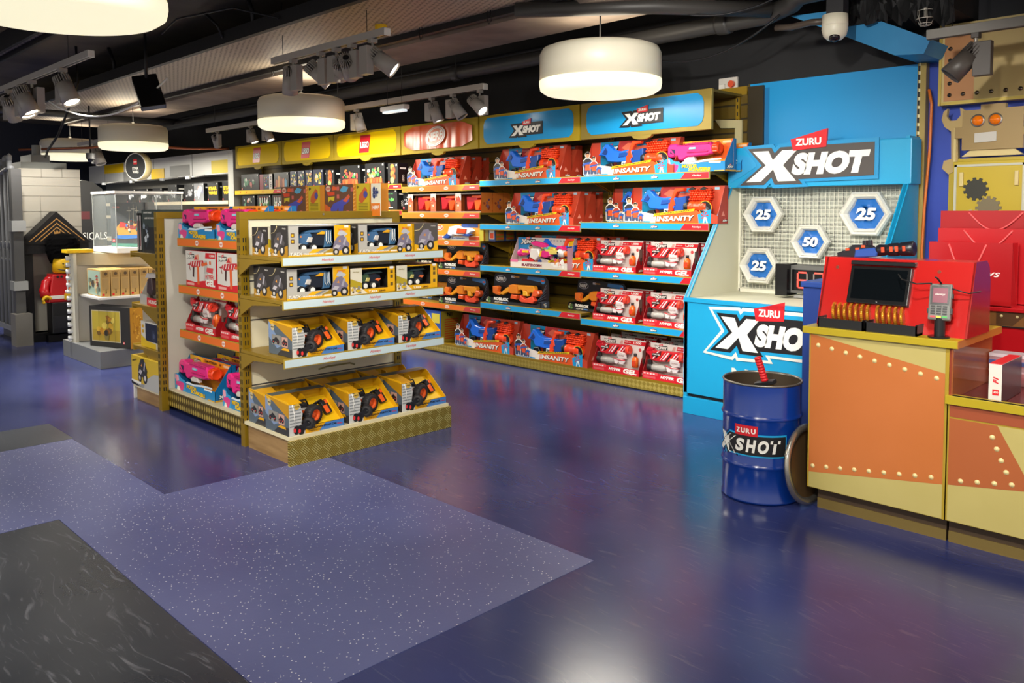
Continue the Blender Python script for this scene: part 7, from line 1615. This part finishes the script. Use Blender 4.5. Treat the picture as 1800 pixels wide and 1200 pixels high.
g = G(); g.box(0, .56, 0, .15, 0, .40, mat('#1d1b19', .4)); y = -.001; g.rect(.03, .43, .05, .36, y, mat('#c9bfa0')); g.rect(.04, .42, .06, .35, y-.0005, mat('#c9b23a')); g.rect(.04, .42, .06, .17, y-.0007, mat('#b89a2e'))
blossom(g, .08, .38, .10, .33, ['#e0b83a', '#c98a1e', '#e8cf5a', '#a86a1a', '#d8a82a', '#7a5a1a', '#5a7a3a'], 26, y-.001, 6, .08, .15); g.disc(.24, .14, .03, y-.006, mat('#2a2018'), 12); g.poly([(.22, .07), (.27, .07), (.28, .12), (.21, .12)], y-.005, mat('#8a7a3a'))
g.rect(.46, .485, .04, .065, y-.001, RED); g.text('LEGO', .4725, .052, .009, y-.0015, LW, w=.02, bold=.04)
for q in (.14, .26, .36): g.rect(q, q+.003, .05, .36, y-.008, mat('#8a7a2a'))
g.M = T(.5608, 0, 0) @ RZ(E90); g.rect(.0, .15, 0, .4, -.0004, mat('#b8821e')); blossom(g, .01, .14, .02, .38, ['#c9922a', '#a8701a', '#d8a83a'], 30, -.0006, 8, .06, .12); g.M = Matrix.Identity(4); g.build('box', t)
t = root('glass_display_case', (-8.95, 3.25, 1.08)); tag(t, 'clear glass display case with white lid on the white stand', 'display case')
g = G(); g.box(-.36, .34, -.30, .38, 0, .05, WHT); g.build('case_base', t)
g = G(); 
for a in ((-.35, .33, -.295, -.29), (-.35, .33, .37, .375), (-.35, -.345, -.29, .37), (.325, .33, -.29, .37)): g.box(a[0], a[1], a[2], a[3], .05, .60, GLASS)
g.build('glass_walls', t); g = G(); g.box(-.36, .34, -.305, .385, .60, .625, WHT); g.build('lid', t)
g = G(); EG = mat('#c9cfcd', .2)
for x, y in ((-.35, -.295), (.327, -.295), (.327, .37), (-.35, .37)): g.box(x-.003, x+.003, y-.003, y+.003, .05, .6, EG)
g.build('corner_edges', t)
t = root('ship_model_box', (-9.08, 3.06, 1.131)); t.rotation_euler = (0, 0, R(21)); tag(t, 'dark box printed with a colourful sailing ship inside the glass case', 'toy box')
g = G(); g.box(0, .50, 0, .12, 0, .46, mat('#34373a', .4)); y = -.001; g.rect(0, .5, 0, .035, y, mat('#3f7a68'))
g.poly([(.1, .12), (.08, .2), (.13, .24), (.2, .2), (.42, .2), (.46, .15), (.42, .11), (.15, .1)], y-.001, mat('#c98a3a')); g.poly([(.12, .2), (.14, .26), (.26, .24), (.24, .2)], y-.0014, mat('#b8302a')); g.poly([(.2, .18), (.45, .18), (.47, .22), (.22, .23)], y-.0016, mat('#8a2a24')); g.poly([(.05, .09), (.2, .08), (.48, .1), (.46, .13), (.1, .12)], y-.002, mat('#2f6ab0'))
for x, z0, z1 in ((.27, .2, .42), (.33, .2, .44), (.38, .2, .42)): g.rect(x, x+.006, z0, z1, y-.0024, mat('#c9bfa8')); g.rect(x-.03, x+.035, z1-.05, z1-.045, y-.0028, mat('#d8d0c0'))
blossom(g, .2, .48, .13, .3, ['#b8342a', '#d8a04a', '#2a6a5a', '#e0d4c0', '#3a6ab0', '#8a3a2a'], 20, y-.003, 31, .04, .09); g.text('PIRATES', .08, .41, .02, y-.001, mat('#c9604a'), w=.1, bold=.03); g.rect(.02, .055, .045, .08, y-.001, RED); g.text('LEGO', .0375, .062, .011, y-.0015, LW, w=.028, bold=.04); g.build('box', t)
t = root('grey_set_box', (-9.5, 3.5, 1.0)); tag(t, 'mottled grey and pale box beyond the glass case', 'toy box')
g = G(); g.M = RZ(R(21)); g.box(-.25, .25, 0, .15, 0, .5, mat('#8f8a84', .45)); blossom(g, -.24, .24, .02, .48, ['#5a5450', '#b8b0a4', '#3a3634', '#8a3a2a', '#c9c2b4', '#6a6460'], 46, -.001, 77, .05, .12); g.box(-.25, .25, -.02, .2, -1.0, 0, WHT); g.build('box', t)
t = root('round_hanging_sign', (-13.1, 4.8, 2.19)); tag(t, 'round black hanging sign with white rim and small red plate', 'sign')
t.rotation_euler = (0, 0, R(26))
g = G(); g.lathe([(0, 0), (.20, 0), (.212, .01), (.212, .12), (.2, .13), (0, .13)], (0, 0, 0), mat('#c9b98a', .4), 'y', 40); g.build('disc_body', t)
g = G(); g.disc(0, 0, .205, -.001, LW, 40); g.disc(0, 0, .190, -.002, mat('#2c2e30', .4), 40); g.rect(-.035, .035, .03, .11, -.003, RED); g.text('LEGO', 0, .07, .022, -.004, LW, w=.06, bold=.04); g.text('STAR', 0, -.03, .045, -.003, LW, w=.12, bold=.05); g.text('WARS', 0, -.085, .045, -.003, LW, w=.12, bold=.05); g.build('face', t)
g = G(); g.box(-.01, .01, .06, .08, .2, 1.1, BLKM); g.build('hanger', t)
t = root('arched_sign', (-13.6, 4.2, 0)); tag(t, 'tall black arched sign board with white letters behind the sentry box', 'sign board')
g = G(); g.M = RZ(E90); g.prism([(-.3, 0), (-.3, 1.7), (-.25, 1.85), (-.12, 1.95), (.0, 1.98), (.14, 1.95), (.27, 1.85), (.32, 1.65), (.32, 0)], 0, .1, mat('#121216', .5)); g.build('board', t)
g = G(); g.M = RZ(E90); g.text('MUSICALS', .06, 1.12, .11, -.002, LW, w=.52, bold=.0); g.rect(-.05, .08, 1.38, 1.5, -.002, mat('#5a1c24')); g.build('lettering', t)
t = root('small_round_sensor', (-12.6, 4.0, 2.25)); tag(t, 'small dark dome camera beneath the smallest pendant', 'camera')
g = G(); g.cyl((0, 0, 0), .06, .08, GREY_D, 'z', 16); g.lathe([(0, -.05), (.035, -.035), (.05, 0)], (0, 0, 0), BLKG, 'z', 16); g.tube([(0, 0, .08), (0, 0, 1.05)], .012, BLKM); g.build('dome', t)
